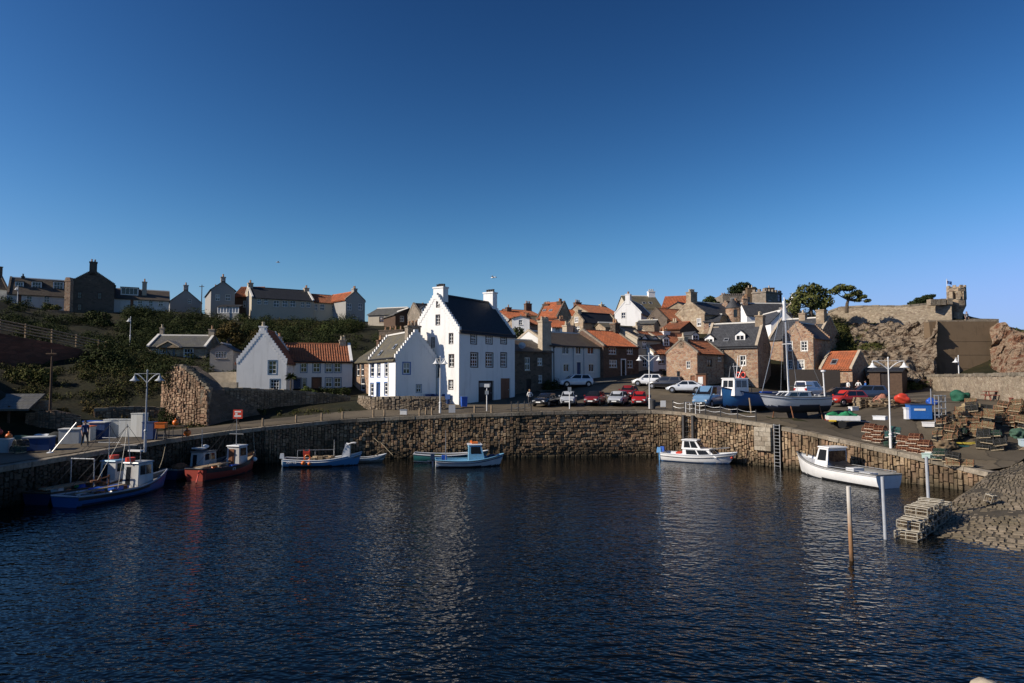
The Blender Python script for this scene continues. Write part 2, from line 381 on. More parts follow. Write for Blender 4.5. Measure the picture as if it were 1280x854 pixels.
# behind the lower harbour wall on the right the ground is one storey higher
for q in [(1150,470,97),(1200,470,86),(1245,470,80),(1280,472,72)]: cp(*q)
for q in [(-43,45,7),(-46,52,8.5),(-53,44,14.5),(-50,30,18),(-46,15,18),(-60,58,15),(-72,70,19),(-86,80,23),(-96,92,29),(-108,105,30),(-75,40,22),(-38,24,2.4),(-37,40,2.4),(-39,50,2.7),(-46,58,8),(-120,60,27),(-135,120,27),(-150,200,12),(0,220,16),(0,180,21),(-60,180,17),(60,180,17),(100,200,12),(0,300,-5),(-200,300,-5),(200,300,-5),
          (120,125,3),(90,125,8),(140,70,6),(70,45,4.5),(55,40,3.6),(60,20,3),(100,20,4)]: CP.append(q)
_cp = np.array(CP); 
def _fit():
    P = _cp[:, :2]; n = len(P); D = np.sqrt(((P[:,None]-P[None])**2).sum(-1)); A = np.zeros((n+3, n+3)); A[:n,:n] = -D - np.eye(n)*.05
    A[:n,n] = 1; A[:n,n+1:] = P/100; A[n,:n] = 1; A[n+1:,:n] = (P/100).T
    return np.linalg.solve(A, np.concatenate([_cp[:,2], np.zeros(3)]))
_W = _fit()
def Hn(xy):
    xy = np.atleast_2d(np.asarray(xy, float)); n = len(_cp); out = np.zeros(len(xy))
    for i in range(0, len(xy), 4000):
        q = xy[i:i+4000]; D = np.sqrt(((q[:,None]-_cp[None,:,:2])**2).sum(-1)); out[i:i+4000] = -D@_W[:n]+_W[n]+(q/100)@_W[n+1:]
    return out
def H(x, y): return float(Hn([(x, y)])[0])
def ground(px, Y): x = at(px, 475, Y).x; return Vector((x, Y, H(x, Y)))

MT['hill'] = m_ground('rough_hillside_grass', (.016,.018,.008), (.032,.027,.012), (.010,.009,.005), .22, 2.5, .8)
def m_asphalt():
    t = NT('worn_asphalt'); v = t.coords(); col = t.ramp(t.noise(v, .22, 6, .65), [(.35, (.085,.07,.05)), (.65, (.135,.112,.082))])
    w = t.n('ShaderNodeVectorMath', operation='ADD'); t.l(v, w.inputs[0]); cw = t.n('ShaderNodeCombineXYZ'); nz = t.noise(v, .5, 3); t.l(t.math('MULTIPLY', nz, 2.5), cw.inputs[0]); t.l(nz, cw.inputs[1]); t.l(cw.outputs[0], w.inputs[1])
    vo = t.n('ShaderNodeTexVoronoi', feature='F1'); vo.inputs['Scale'].default_value = .17; t.l(w.outputs[0], vo.inputs['Vector']); sp = t.n('ShaderNodeSeparateColor'); t.l(vo.outputs['Color'], sp.inputs[0])
    col = t.mix(1.0, col, t.ramp(sp.outputs[0], [(0, (.66,.66,.68)), (.45, (.92,.92,.92)), (.8, (1.1,1.08,1.04)), (1, (1.3,1.25,1.15))]), 'MULTIPLY')
    ve = t.n('ShaderNodeTexVoronoi', feature='DISTANCE_TO_EDGE'); ve.inputs['Scale'].default_value = .17; t.l(w.outputs[0], ve.inputs['Vector']); col = t.mix(t.ramp(ve.outputs['Distance'], [(.004, (.6,.6,.6)), (.012, (0,0,0))]), col, (.03,.026,.02))
    st = t.noise(v, .8, 7, .75); col = t.mix(t.ramp(st, [(.56, (0,0,0)), (.74, (.75,.75,.75))]), col, (.045,.038,.03)); g = t.noise(v, 11, 5, .7); col = t.mix(.5, col, t.ramp(g, [(.3, (.55,.55,.55)), (.7, (1,1,1))]), 'MULTIPLY')
    t.bump(g, .25, .03); return t.fin(col, .85, .2)
MT['asphalt'] = m_asphalt()
MT['quaystone'] = m_ground('quay_concrete', (.20,.175,.135), (.25,.22,.17), (.13,.115,.085), .5, 5, .35)

# edge polygon test for the basin
BAS = np.array([(p.x, p.y) for p in EP]+[(46,52.8),(60,0),(-30,0)])
def in_basin(x, y):
    c = np.zeros(x.shape, bool); n = len(BAS); j = n-1
    for i in range(n):
        xi, yi = BAS[i]; xj, yj = BAS[j]
        t = ((yi > y) != (yj > y)) & (x < (xj-xi)*(y-yi)/(yj-yi+1e-12)+xi); c ^= t; j = i
    return c
def edge_dist(x, y):
    e = np.array([(p.x, p.y) for p in EP]); d = np.full(x.shape, 1e9)
    for q in e: d = np.minimum(d, np.hypot(x-q[0], y-q[1]))
    return d
xs = np.concatenate([np.linspace(-700,-170,12), np.arange(-160,150,1.3), np.linspace(160,700,12)]); ys = np.concatenate([np.arange(2,150,1.3), np.arange(150,330,6), np.linspace(340,1200,8)])
gx, gy = np.meshgrid(xs, ys)
gz = Hn(np.stack([gx.ravel(), gy.ravel()], 1)).reshape(gx.shape)
far = np.clip((np.hypot(gx, gy-60)-180)/120, 0, 1); gz = gz*(1-far)+(-3)*far
ins = in_basin(gx, gy); ed = edge_dist(gx, gy)
gz = np.where(ins | (ed < 2.0), -2.5, gz)
wob = np.array([[noise.noise(Vector((x*.35, y*.35, 0)))*.35+noise.noise(Vector((x*1.1, y*1.1, 3)))*.12 for x in xs] for y in ys])
steep = np.clip((gz-8)/4, 0, 1); gz = gz+wob*steep
mb = MB(); mb.grid([[(gx[i,j], gy[i,j], gz[i,j]) for j in range(len(xs))] for i in range(len(ys))])
tag(mb.build('ground', MT['hill'], smooth='all', fixn=False), kind='structure')

# asphalt apron behind the quay edge; its width follows the shore road, the car park and the working quay
def width(s):
    ks = [0, edge_near(0), edge_near(200), edge_near(330), edge_near(470), edge_near(560), edge_near(640), edge_near(800), edge_near(900), EARC[-1]]
    vs = [9, 10.5, 8.5, 5.5, 6, 9, 17, 25, 33, 25]
    return float(np.interp(s, ks, vs))
mb = MB(); rows = []
for i in range(0, len(EP), 2):
    p, d, n = EF[i]; w = width(EARC[i]); row = []
    for k in range(19):
        t = .55+(w-.55)*k/18; q = p+n*t; row.append([q.x, q.y, 0])
    zz = Hn([(r[0], r[1]) for r in row])
    for k, r in enumerate(row):
        f = min(1, (k/18*w)/3); r[2] = (p.z*(1-f)+zz[k]*f)+.09
    rows.append(row)
# let the outer border dive under the ground
for row in rows: row.append([row[-1][0]+ .01, row[-1][1]+.01, row[-1][2]-.6])
mb.grid(rows); tag(mb.build('road', MT['asphalt'], smooth='all', fixn=False), kind='structure')

# upper street between the terraces
def ribbon(name, pts, w, mat, dz=.1):
    P = catmull([(x, y, 0) for x, y in pts], 1.0); F = edge_frames(P); rows = []
    for p, d, n in F:
        row = [p+n*w*(k/6-.5) for k in range(7)]; zz = Hn([(q.x, q.y) for q in row]); rows.append([(q.x, q.y, z+dz) for q, z in zip(row, zz)])
    m = MB(); m.grid(rows); return tag(m.build(name, mat, smooth='all', fixn=False), kind='structure')
ribbon('street', [(8,74),(12,82),(16,92),(17.5,104)], 8.5, MT['asphalt'], .12)
ribbon('pavement', [(3.2,82),(8,83.6),(13.0,86.2)], 1.4, MT['quaystone'], .2)
ribbon('upper_road', [(34,58),(42,68),(49,80),(54,94)], 6.5, MT['asphalt'], .12)

# ------------------------------------------------------------------ quay walls of separate stones
MT['wallstone'] = m_island('harbour_stone', [(.40,.29,.17),(.30,.20,.12),(.48,.36,.23),(.22,.15,.09),(.38,.24,.15),(.27,.20,.13)], .9, (.045,.035,.022), (.3, 1.6, (.035,.032,.02)))
MT['shade_weed_stone'] = m_island('weedy_shade_tinted_harbour_stone', [(.13,.10,.07),(.09,.07,.05),(.16,.125,.085),(.07,.055,.038),(.12,.08,.055)], .9, (.02,.019,.012), (.5, 2.0, (.014,.015,.010)))  # deep shade of the left wall put into the stone colour; weed band below
MT['wallcore'] = m_plain('dark_wall_joints', (.075,.058,.04), .95, .3, 3)
def quay_wall(label, s0, s1, style, mat='wallstone'):
    wall = MB(); core = MB(); cop = MB(); r = random.Random(int(s0*10))
    # core
    S = np.linspace(s0, s1, max(3, int((s1-s0)/.5))); a = []; b = []; c = []; e = []
    for s in S:
        p, d, n = edge_at(s); q = p+n*.10; a.append((q.x, q.y, -1.5)); b.append((q.x, q.y, p.z-.02)); q = p+n*1.6; c.append((q.x, q.y, p.z-.02)); e.append((q.x, q.y, -1.5))
    core.grid([a, b, c, e])
    def stone(s, z, w, h):
        p, d, n = edge_at(s+w/2); pr = r.uniform(.02, .11) if r.random() < .9 else -.05
        out = []
        g = .011
        for sx, sz in ((-1,-1),(1,-1),(1,1),(-1,1)):
            jx = r.uniform(-.025,.05); jz = r.uniform(-.025,.045)
            out.append((sx*(w/2-g-max(0,jx)), sz*(h/2-g-max(0,jz))))
        vs = []
        for k, (dep, shr) in enumerate(((-.25, 1.0), (pr*.55, 1.0), (pr, .80))):
            for x, zz in out: q = p+d*x*shr-n*dep; vs.append((q.x+r.uniform(-.01,.01), q.y+r.uniform(-.01,.01), z+h/2+zz*shr))
        fs = [(8,9,10,11)]+[(k*4+i, k*4+(i+1) % 4, k*4+4+(i+1) % 4, k*4+4+i) for k in range(2) for i in range(4)]
        wall.add(vs, fs)
    if style == 'course':
        z = -.35
        while z < 4.2:
            h = r.uniform(.17,.31); s = s0+r.uniform(0,.3)
            while s < s1:
                w = r.uniform(.18,.55)*(1.0 if r.random() < .85 else 1.4)
                top = edge_at(s+w/2)[0].z-.25
                if z+h*.6 < top and r.random() < .97: stone(s, z+r.uniform(-.03,.03), min(w, s1-s) , min(h, top-z))
                s += w
            z += h
    else:
        s = s0
        while s < s1:
            w = r.uniform(.17,.36); z = -.4+r.uniform(0,.3); top = edge_at(s+w/2)[0].z-.25
            while z < top-.12:
                h = r.uniform(.3,.8) if style == 'upright' else r.uniform(.18,.46)
                h = min(h, top-z)
                if r.random() < .97: stone(s, z, w, h)
                z += h
            s += w
    s = s0
    while s < s1:
        w = min(r.uniform(.7,1.5), s1-s)
        if w > .15:
            p, d, n = edge_at(s+w/2); z0 = edge_at(s+w/2)[0].z
            slope = math.atan2(edge_at(s+w)[0].z-edge_at(s)[0].z, w)
            M3 = Matrix((d, n, Vector((0,0,1)))).transposed() @ Matrix.Rotation(-slope, 3, 'Y')
            cop.box(p+n*.28+Vector((0,0,z0-p.z-.10+r.uniform(-.015,.02))), (w-.03, .8+r.uniform(-.06,.06), .30), rot=M3)
        s += w
    root = wall.build('quay_wall', MT[mat]); tag(root, label, 'quay wall')
    core.build('wall_core', MT['wallcore'], root); cop.build('coping', MT['copestone'], root)
    return root
MT['copestone'] = m_island('coping_stone', [(.30,.26,.20),(.36,.31,.24),(.26,.22,.17),(.33,.27,.2)], .9, (.10,.085,.06), None, 5)
sE, sC, sD = edge_near(335), edge_near(815), edge_near(968)
quay_wall('dark quay wall below the left quay with the fishing boats, in deep shadow', 0, sE, 'mixed', 'shade_weed_stone')
sM = edge_near(652)
quay_wall('rubble quay wall of small rough stones below the white cottages and tall white house', sE, sM, 'mixed')
quay_wall('coursed quay wall at the back of the harbour below the row of parked cars', sM, sC, 'course')
quay_wall('lit quay wall of upright stones from the back corner to the steel ladder', sC, sD-.4, 'mixed')
quay_wall('low quay wall of tall upright stones falling towards the slipway on the right', sD+.4, EARC[-1], 'upright')
# recess with pale block of dressed stone by the steel ladder
m = MB()
r = random.Random(8)
for k in range(5):
    p, d, n = edge_at(sD-1.2); z = 1.25+k*.38; x = -.75; M3 = Matrix((d, n, Vector((0,0,1)))).transposed()
    while x < .7:
        w = min(r.uniform(.45,.95), .75-x)
        if w > .12: m.box(p+n*(.02+r.uniform(0,.05))+d*(x+w/2)+Vector((0,0,z-p.z+.19)), (w-.025, .8, .36), rot=M3)
        x += w
MT['paleblock'] = m_island('pale_wall_blocks', [(.36,.31,.24),(.44,.39,.31),(.30,.25,.19)], .9, (.12,.10,.07), None, 6)
tag(m.build('pier_block', MT['paleblock']), 'pale dressed stone block column in the quay wall beside the steel ladder', 'wall block')

# ------------------------------------------------------------------ slipway of setts
MT['sett'] = m_island('slipway_setts', [(.27,.22,.15),(.21,.17,.115),(.32,.26,.185),(.24,.19,.13),(.18,.145,.10)], .8, (.09,.075,.045), (-.1, .45, (.025,.026,.018)), 7)
def slip_pt(u, v):
    a, b, c, d = Vector((16.7,30.35)), Vector((29.4,42.45)), Vector((46,52.6)), Vector((33,14))
    q = a.lerp(b, v).lerp(d.lerp(c, v), u); return q
base = MB(); rows = []
for i in range(31):
    row = []
    for j in range(31): q = slip_pt(i/30, j/30); row.append((q.x, q.y, slip_z(q.x, q.y)-.055))
    rows.append(row)
base.grid(rows); base.grid([rows[0], [(x+.15, y-.1, -1.5) for x, y, z in rows[0]]])
sb = base.build('slipway', m_plain('wet_silt', (.07,.058,.04), .8, .4, 2)); tag(sb, kind='structure')
st = MB(); r = random.Random(5); nv = 52; v = 0.0
while v < 1:
    dv = r.uniform(.7,1.4)/nv; u = 0.0
    while u < .62:
        du = r.uniform(.010,.024)
        if v > .8: du *= 1.8
        g = .0014; vs = []; hh = r.uniform(-.018,.022); tx, ty = r.uniform(-.014,.014), r.uniform(-.014,.014)
        for k, (uu, vv) in enumerate(((u+g, v+g*1.3), (u+du-g, v+g*1.3), (u+du-g, v+dv-g*1.3), (u+g, v+dv-g*1.3))):
            uu += r.uniform(-.0008,.0008); vv += r.uniform(-.002,.002)
            q = slip_pt(uu, vv); vs.append((q.x, q.y, slip_z(q.x, q.y)+hh+(tx if k in (0,3) else -tx)+(ty if k < 2 else -ty)+noise.noise(Vector((q.x*.4,q.y*.4,0)))*.1))
        lo = [(x, y, z-.3) for x, y, z in vs]; cx = sum(p[0] for p in vs)/4; cy = sum(p[1] for p in vs)/4
        mid = [(x, y, z-.05) for x, y, z in vs]; top = [(cx+(x-cx)*.84, cy+(y-cy)*.84, z) for x, y, z in vs]
        st.add(lo+mid+top, [(8,9,10,11)]+[(k*4+i, k*4+(i+1)%4, k*4+4+(i+1)%4, k*4+4+i) for k in range(2) for i in range(4)])
        u += du
    v += dv
o = st.build('paving', MT['sett']); tag(o, kind='structure')

# ------------------------------------------------------------------ water
t = NT('harbour_water'); v = t.coords(); 
mp = t.n('ShaderNodeMapping'); mp.inputs['Rotation'].default_value = (0,0,R(28)); mp.inputs['Scale'].default_value = (1.25, 1.9, 1); t.l(v, mp.inputs['Vector'])
n1 = t.noise(mp.outputs[0], .85, 1, .5); n2 = t.noise(mp.outputs[0], 2.3, 1, .5)
mp2 = t.n('ShaderNodeMapping'); mp2.inputs['Rotation'].default_value = (0,0,R(-24)); mp2.inputs['Scale'].default_value = (1.1, 1.7, 1); t.l(v, mp2.inputs['Vector'])
n4 = t.noise(mp.outputs[0], 4.6, 0, .5); n3 = t.noise(mp2.outputs[0], 1.5, 1, .5); cal = t.noise(v, .06, 3)
hgt = t.math('ADD', t.math('ADD', n1, t.math('MULTIPLY', n2, .62)), t.math('ADD', t.math('MULTIPLY', n3, .5), t.math('MULTIPLY', n4, .16)))
# calmer water close under the walls (a real lee), rougher in the open basin
xyz = t.n('ShaderNodeSeparateXYZ'); t.l(v, xyz.inputs[0])
lee = t.math('MULTIPLY', t.math('SUBTRACT', 64.0, xyz.outputs[1]), 1/26., True)
lee = t.math('ADD', .38, t.math('MULTIPLY', lee, .62)); amp = t.math('MULTIPLY', lee, t.math('ADD', .15, t.math('MULTIPLY', cal, 1.6)))
t.bump(t.math('MULTIPLY', hgt, amp), 1.0, .062)
t.bsdf.inputs['IOR'].default_value = 1.333
t.fin((.0012,.002,.0022), .012, .31)
MT['water'] = t.mat
mb = MB(); mb.grid([[(x, y, 0) for x in (-1500,-200,-60,0,60,200,1500)] for y in (-1500,-200,0,70,200,1500)])
tag(mb.build('water', MT['water'], fixn=False), kind='structure')

# ------------------------------------------------------------------ foliage helpers
def leaf_cloud(mb, blobs, n, size, seed=0, flat=.0, shell=.55):
    """many small leaf faces through the volume of uneven blobs"""
    r = random.Random(seed); vol = [b[3]*b[4]*b[5] for b in blobs]; tot = sum(vol)
    vs = []; fs = []
    for b, vv in zip(blobs, vol):
        k = int(1.55*n*vv/tot); cx, cy, cz, rx, ry, rz = b
        for _ in range(k):
            while True:
                d = Vector((r.gauss(0,1), r.gauss(0,1), r.gauss(0,1)))
                if d.length > .01: break
            d.normalize(); lump = 1+.38*noise.noise(d*2.3+Vector((seed, cx, cz)))
            if noise.noise(d*3.4+Vector((cx*.7, seed*1.3, cz))) < -.16: continue
            rad = (shell+(1-shell)*r.random()**.6)*lump
            p = Vector((cx+d.x*rx*rad, cy+d.y*ry*rad, cz+d.z*rz*rad))
            nn = (d+Vector((r.gauss(0,.55), r.gauss(0,.55), r.gauss(0,.55)+.25))).normalized(); a = nn.orthogonal().normalized(); c = nn.cross(a)
            s = size*r.uniform(.4,1.15)*.8; ang = r.random()*6.28; ax = (a*math.cos(ang)+c*math.sin(ang))*s; bx = (c*math.cos(ang)-a*math.sin(ang))*s*.6
            i = len(vs); vs += [p-ax, p+bx+nn*s*.12, p+ax, p-bx+nn*s*.12]; fs.append((i,i+1,i+2,i+3))
    mb.add(vs, fs)
MT['leaf_dark'] = m_leaf('dark_green_leaves', [(.022,.032,.011),(.036,.048,.016),(.06,.068,.022),(.027,.038,.013)])
MT['leaf_hill'] = m_leaf('hillside_leaves', [(.05,.06,.018),(.085,.088,.026),(.035,.042,.014),(.105,.085,.03),(.06,.045,.02)])
MT['leaf_tree'] = m_leaf('tree_leaves', [(.10,.115,.035),(.14,.145,.05),(.075,.09,.028),(.17,.15,.055)])
MT['leaf_olive'] = m_leaf('olive_leaves', [(.06,.072,.022),(.095,.105,.03),(.115,.105,.036),(.05,.058,.02)])
MT['leaf_brown'] = m_leaf('russet_leaves', [(.10,.065,.025),(.08,.06,.02),(.12,.085,.03),(.05,.05,.018)])
MT['leaf_bright'] = m_leaf('bright_leaves', [(.09,.115,.03),(.07,.095,.025),(.12,.125,.04)])
MT['leaf_cypress'] = m_leaf('cypress_leaves', [(.022,.034,.015),(.032,.045,.018),(.04,.05,.02)])
MT['bark'] = m_plain('bark', (.10,.075,.05), .9, .35, 5, bump=.6)
def tree(name, label, base, trunk_h, blobs, n, size, leaf, tr=.28, lean=(0,0), cat='tree', group=None, seed=1):
    t = thing(name, label, cat, base, 0, group); m = MB(); r = random.Random(seed)
    top = Vector((lean[0], lean[1], trunk_h)); mid = top*.5+Vector((lean[0]*-.15, 0, 0))
    m.tube((0,0,-.6), mid, tr*1.25, tr, 8); m.tube(mid, top, tr, tr*.8, 8)
    for b in blobs:
        e = Vector(b[:3]); k = top.lerp(e, .5)+Vector((r.uniform(-.3,.3), r.uniform(-.3,.3), -.2)); m.tube(top*.92, k, tr*.55, tr*.35, 6); m.tube(k, e, tr*.35, tr*.1, 5)
        for _ in range(4):
            f = e+Vector((r.uniform(-1,1)*b[3], r.uniform(-1,1)*b[4], r.uniform(-.6,.9)*b[5]))*.8; m.tube(k.lerp(e, r.uniform(.2,.9)), f, tr*.16, tr*.05, 4)
    m.build('trunk', MT['bark'], t); c = MB(); leaf_cloud(c, blobs, n, size, seed); c.build('crown', leaf, t, fixn=False)
    return t
def bush(name, label, base, blobs, n, size, leaf, cat='bush', group=None, seed=1):
    t = thing(name, label, cat, base, 0, group); m = MB(); r = random.Random(seed)
    for b in blobs:
        for _ in range(3): m.tube((b[0]*.3+r.uniform(-.2,.2), b[1]*.3, -.3), (b[0]+r.uniform(-.4,.4)*b[3], b[1]+r.uniform(-.4,.4)*b[4], b[2]+b[5]*.3), .06, .02, 4)
    m.build('stem', MT['bark'], t); c = MB(); leaf_cloud(c, blobs, n, size, seed); c.build('foliage', leaf, t, fixn=False)
    return t
def scrub(name, regions, size, leaf, seed, n_each):
    """tangled ground cover no one could count: one object"""
    r = random.Random(seed); m = MB()
    for (pa, pb, ya, yb, cnt, sa, sb) in regions:
        for _ in range(cnt):
            px = r.uniform(pa, pb); Y = r.uniform(ya, yb); p = ground(px, Y); s = r.uniform(sa, sb)
            leaf_cloud(m, [(p.x, p.y, p.z+s*.35, s, s, s*.75), (p.x+r.uniform(-s,s), p.y+r.uniform(-s,s), p.z+s*.3, s*.7, s*.7, s*.5)], int(n_each*s*s), size, r.randrange(9999))
    return tag(m.build(name, leaf, fixn=False), kind='stuff')
scrub('hillside_scrub', [(150,450,101,126,105,1.0,2.2),(120,205,72,84,30,.8,1.6),(440,560,98,114,18,.9,1.6),(120,250,88,104,46,.7,1.4),(0,120,80,90,26,.5,1.0),(255,300,84,96,10,.5,1.0),(0,130,90,116,40,.6,1.5),(150,260,104,124,40,.9,1.9)], .15, MT['leaf_dark'], 3, 290)
scrub('bank_ivy', [(100,205,67,76,40,.5,1.1),(120,210,76,90,30,.5,1.0),(262,440,65.5,68,40,.18,.4),(205,258,60.5,62,22,.15,.4),(120,205,62.5,66,16,.25,.55),(0,75,65,75,44,.35,.8),(0,205,64,78,70,.3,.7),(0,140,88,116,16,.4,1.0),(250,440,112,124,30,.9,1.6)], .13, MT['leaf_hill'], 4, 270)
scrub('bracken', [(270,330,100,118,14,.9,1.5),(640,665,95,112,7,.8,1.4),(100,160,62,66,10,.35,.7),(680,720,112,118,6,.6,1.0)], .14, MT['leaf_brown'], 5, 260)
scrub('cliff_growth', [(1040,1112,90,104,50,.8,1.8),(1000,1060,100,112,20,.8,1.6),(1085,1150,82,88,40,.5,1.1),(1150,1172,82,88,8,.3,.7),(1050,1120,88,99,40,.5,1.2),(1095,1160,96,101,22,.4,.9),(1236,1262,88,97,14,.4,.9),(1246,1290,92,97,14,.4,.8),(860,900,118,128,5,.8,1.3)], .14, MT['leaf_olive'], 6, 260)
# ------------------------------------------------------------------ houses
SASH = {'w': ('white_frame', None), 'b': ('white_frame', 'blue_trim'), 's': ('white_frame', 'slateblue_trim'), 'd': ('white_frame', 'dark_trim'),
        'p': ('white_frame', 'pale_trim'), 't': ('white_frame', 'stone_trim'), 'g': ('grey_metal', 'grey_trim'), 'k': ('brown_frame', 'dark_trim'), 'n': ('brown_frame', None), 'x': ('grey_trim', None)}
hr = random.Random(11)
class House:
    def __init__(s, name, label, cat, A, B, depth, base, eave, ridge, wall, roof, mode='long', gable='plain', over=.25, found=4, group=None, trim=None, noroof=False, ridge_m=True, hip=0, eave_back=None):
        a = at(A[0], base, A[1]); b = at(B[0], base, B[1]); a.z = b.z = 0
        e = (b-a); W = e.length; e.normalize(); n = Vector((-e.y, e.x, 0))
        if mode == 'long': o = a; s.X, s.Y = e, n; s.L, s.D = W, depth
        else: o = b; s.X, s.Y = n, -e; s.L, s.D = depth, W
        s.mode = mode; s.o = Vector((o.x, o.y, zat(base, o.y))); s.ev = zat(eave, o.y)-s.o.z
        gm = s.o+s.Y*s.D/2; s.rz = zat(ridge, gm.y)-s.o.z; s.name = name; s.gable = gable; s.over = over
        s.evb = s.ev if eave_back is None else eave_back
        s.root = thing(name, label, cat, s.o, math.atan2(s.X.y, s.X.x), group)
        s.M = Matrix.Translation(s.o) @ Matrix((s.X, s.Y, Vector((0,0,1)))).transposed().to_4x4(); s.Mi = s.M.inverted()
        s.holes = {'F': [], 'B': [], 'L': [], 'R': []}; s.wall = wall; s.roof = roof; s.found = found; s.trim = trim or wall; s.ridge_m = ridge_m; s.noroof = noroof
    # intersection of a picture ray with a wall plane, in the wall's own metres
    def hit(s, px, py, face):
        c = s.Mi @ Vector((0,0,CAMZ)); d = s.Mi.to_3x3() @ ray(px, py)
        ax, val = {'F': (1, 0), 'B': (1, s.D), 'L': (0, 0), 'R': (0, s.L), 'M': (1, s.D/2), 'G': (0, s.L/2)}[face]
        t = (val-c[ax])/d[ax]; p = c+d*t; return (p.x if ax == 1 else p.y), p.z
    def P(s, face, u, v, out=0):
        return {'F': (u, -out, v), 'B': (u, s.D+out, v), 'L': (-out, u, v), 'R': (s.L+out, u, v)}[face]
    def win(s, face, x0, x1, y0, y1, st='w', bars=(2,2), curtain=None, min_w=.0):
        xm, ym = (x0+x1)/2, (y0+y1)/2
        u0 = s.hit(x0, ym, face)[0]; u1 = s.hit(x1, ym, face)[0]; v1 = s.hit(xm, y0, face)[1]; v0 = s.hit(xm, y1, face)[1]
        s.win_uv(face, min(u0,u1), max(u0,u1), v0, v1, st, bars, curtain); return s
    def fit(s, face, u0, u1, v0, v1):
        lim = s.L if face in 'FB' else s.D; u0 = max(.12, u0); u1 = min(lim-.12, u1)
        def top(u):
            if face in 'FB': return s.ev-.06
            return (s.ev+(s.rz-s.ev)*min(u, s.D-u)/(s.D/2))-.12
        v1 = min(v1, top(u0), top(u1)); return u0, u1, v0, v1
    def win_uv(s, face, u0, u1, v0, v1, st='w', bars=(2,2), curtain=None):
        u0, u1, v0, v1 = s.fit(face, u0, u1, v0, v1)
        if u1-u0 < .15 or v1-v0 < .2: print('SKIPWIN', s.name, face, u0, u1, v0, v1); return
        s.holes[face].append((u0, u1, v0, v1)); fr, sur = SASH[st]
        dep = .11; pane = MB(); cu = hr.random() < .22 if curtain is None else curtain
        def q(u, v, o): return s.P(face, u, v, o)
        pane.add([q(u0,v0,-dep-.03), q(u1,v0,-dep-.03), q(u1,v1,-dep-.03), q(u0,v1,-dep-.03)], [(0,1,2,3)])
        if cu: 
            vm = v0+(v1-v0)*hr.choice((.35,.5,.6)); pane.v = []; pane.f = []; pane.m = []
            pane.add([q(u0,v0,-dep-.03), q(u1,v0,-dep-.03), q(u1,vm,-dep-.03), q(u0,vm,-dep-.03)], [(0,1,2,3)], 0)
            pane.add([q(u0,vm,-dep-.03), q(u1,vm,-dep-.03), q(u1,v1,-dep-.03), q(u0,v1,-dep-.03)], [(0,1,2,3)], 1)
        w = pane.build('window', [MT['glass'], MT['curtain']] if cu else MT['glass'], s.root, fixn=False)
        def bx(m, ua, ub, va, vb, oa, ob):
            vs = [q(u,v,o) for o in (oa,ob) for u,v in ((ua,va),(ub,va),(ub,vb),(ua,vb))]
            m.add(vs, ((0,1,2,3),(4,5,6,7),(0,1,5,4),(1,2,6,5),(2,3,7,6),(3,0,4,7)))
        f = MB(); t = min(.075, (u1-u0)*.1); a, b = -dep-.01, -dep+.05
        bx(f, u0, u0+t, v0, v1, a, b); bx(f, u1-t, u1, v0, v1, a, b); bx(f, u0+t, u1-t, v1-t, v1, a, b); bx(f, u0+t, u1-t, v0, v0+t*1.3, a, b)
        bt = t*.42
        for k in range(1, bars[0]): um = u0+(u1-u0)*k/bars[0]; bx(f, um-bt, um+bt, v0+t*1.3, v1-t, a+.002, b-.012)
        for k in range(1, bars[1]):
            vm = v0+(v1-v0)*k/bars[1]; kk = bt*(1.5 if k*2 == bars[1] else 1); bx(f, u0+t, u1-t, vm-kk, vm+kk, a+.004, b-.008)
        f.build('frame', MT[fr], w)
        if sur:
            m = MB(); k = min(.10, (u1-u0)*.13)
            for ua, ub, va, vb in ((u0-k,u0,v0-k,v1+k),(u1,u1+k,v0-k,v1+k),(u0,u1,v1,v1+k),(u0,u1,v0-k,v0)): bx(m, ua, ub, va, vb, -.05, .018)
            m.build('surround', MT[sur], w)
        else:
            m = MB(); bx(m, u0-.06, u1+.06, v0-.09, v0, -.05, .06); m.build('sill', MT['stone_trim'], w)
    def wins(s, face, y0, y1, xs, st='w', bars=(2,2), curtain=None):
        for x0, x1 in xs: s.win(face, x0, x1, y0, y1, st, bars, curtain)
        return s
    def door(s, face, x0, x1, y0, mat='door_black', sur=None, y1=None, arch=False, panes=False):
        xm = (x0+x1)/2; u0, v = s.hit(x0, y0, face); u1 = s.hit(x1, y0, face)[0]; u0, u1 = min(u0,u1), max(u0,u1); v1 = s.hit(xm, y0, face)[1]
        v0 = .02 if y1 is None else s.hit(xm, y1, face)[1]; v1 = min(v1, s.ev-.1) if face in 'FB' else v1
        if v1-v0 < .8: v0 = v1-2.0
        s.holes[face].append((u0, u1, v0, v1)); dep = .14
        def q(u, v, o): return s.P(face, u, v, o)
        m = MB()
        def bx(m, ua, ub, va, vb, oa, ob, mi=0):
            m.add([q(u,v,o) for o in (oa,ob) for u,v in ((ua,va),(ub,va),(ub,vb),(ua,vb))], ((0,1,2,3),(4,5,6,7),(0,1,5,4),(1,2,6,5),(2,3,7,6),(3,0,4,7)), mi)
        bx(m, u0, u1, v0, v1, -dep-.06, -dep)
        w = u1-u0; h = v1-v0
        for cu in ((.1,.46),(.54,.9)):
            for cv in ((.06,.42),(.5,.94)): bx(m, u0+w*cu[0], u0+w*cu[1], v0+h*cv[0], v0+h*cv[1], -dep, -dep+.025)
        d = m.build('door', MT[mat], s.root)
        hm = MB(); p = q(u0+w*.86, v0+h*.45, -dep+.05); hm.box(p, (.07,.07,.12)); hm.build('handle', MT['galv'], d)
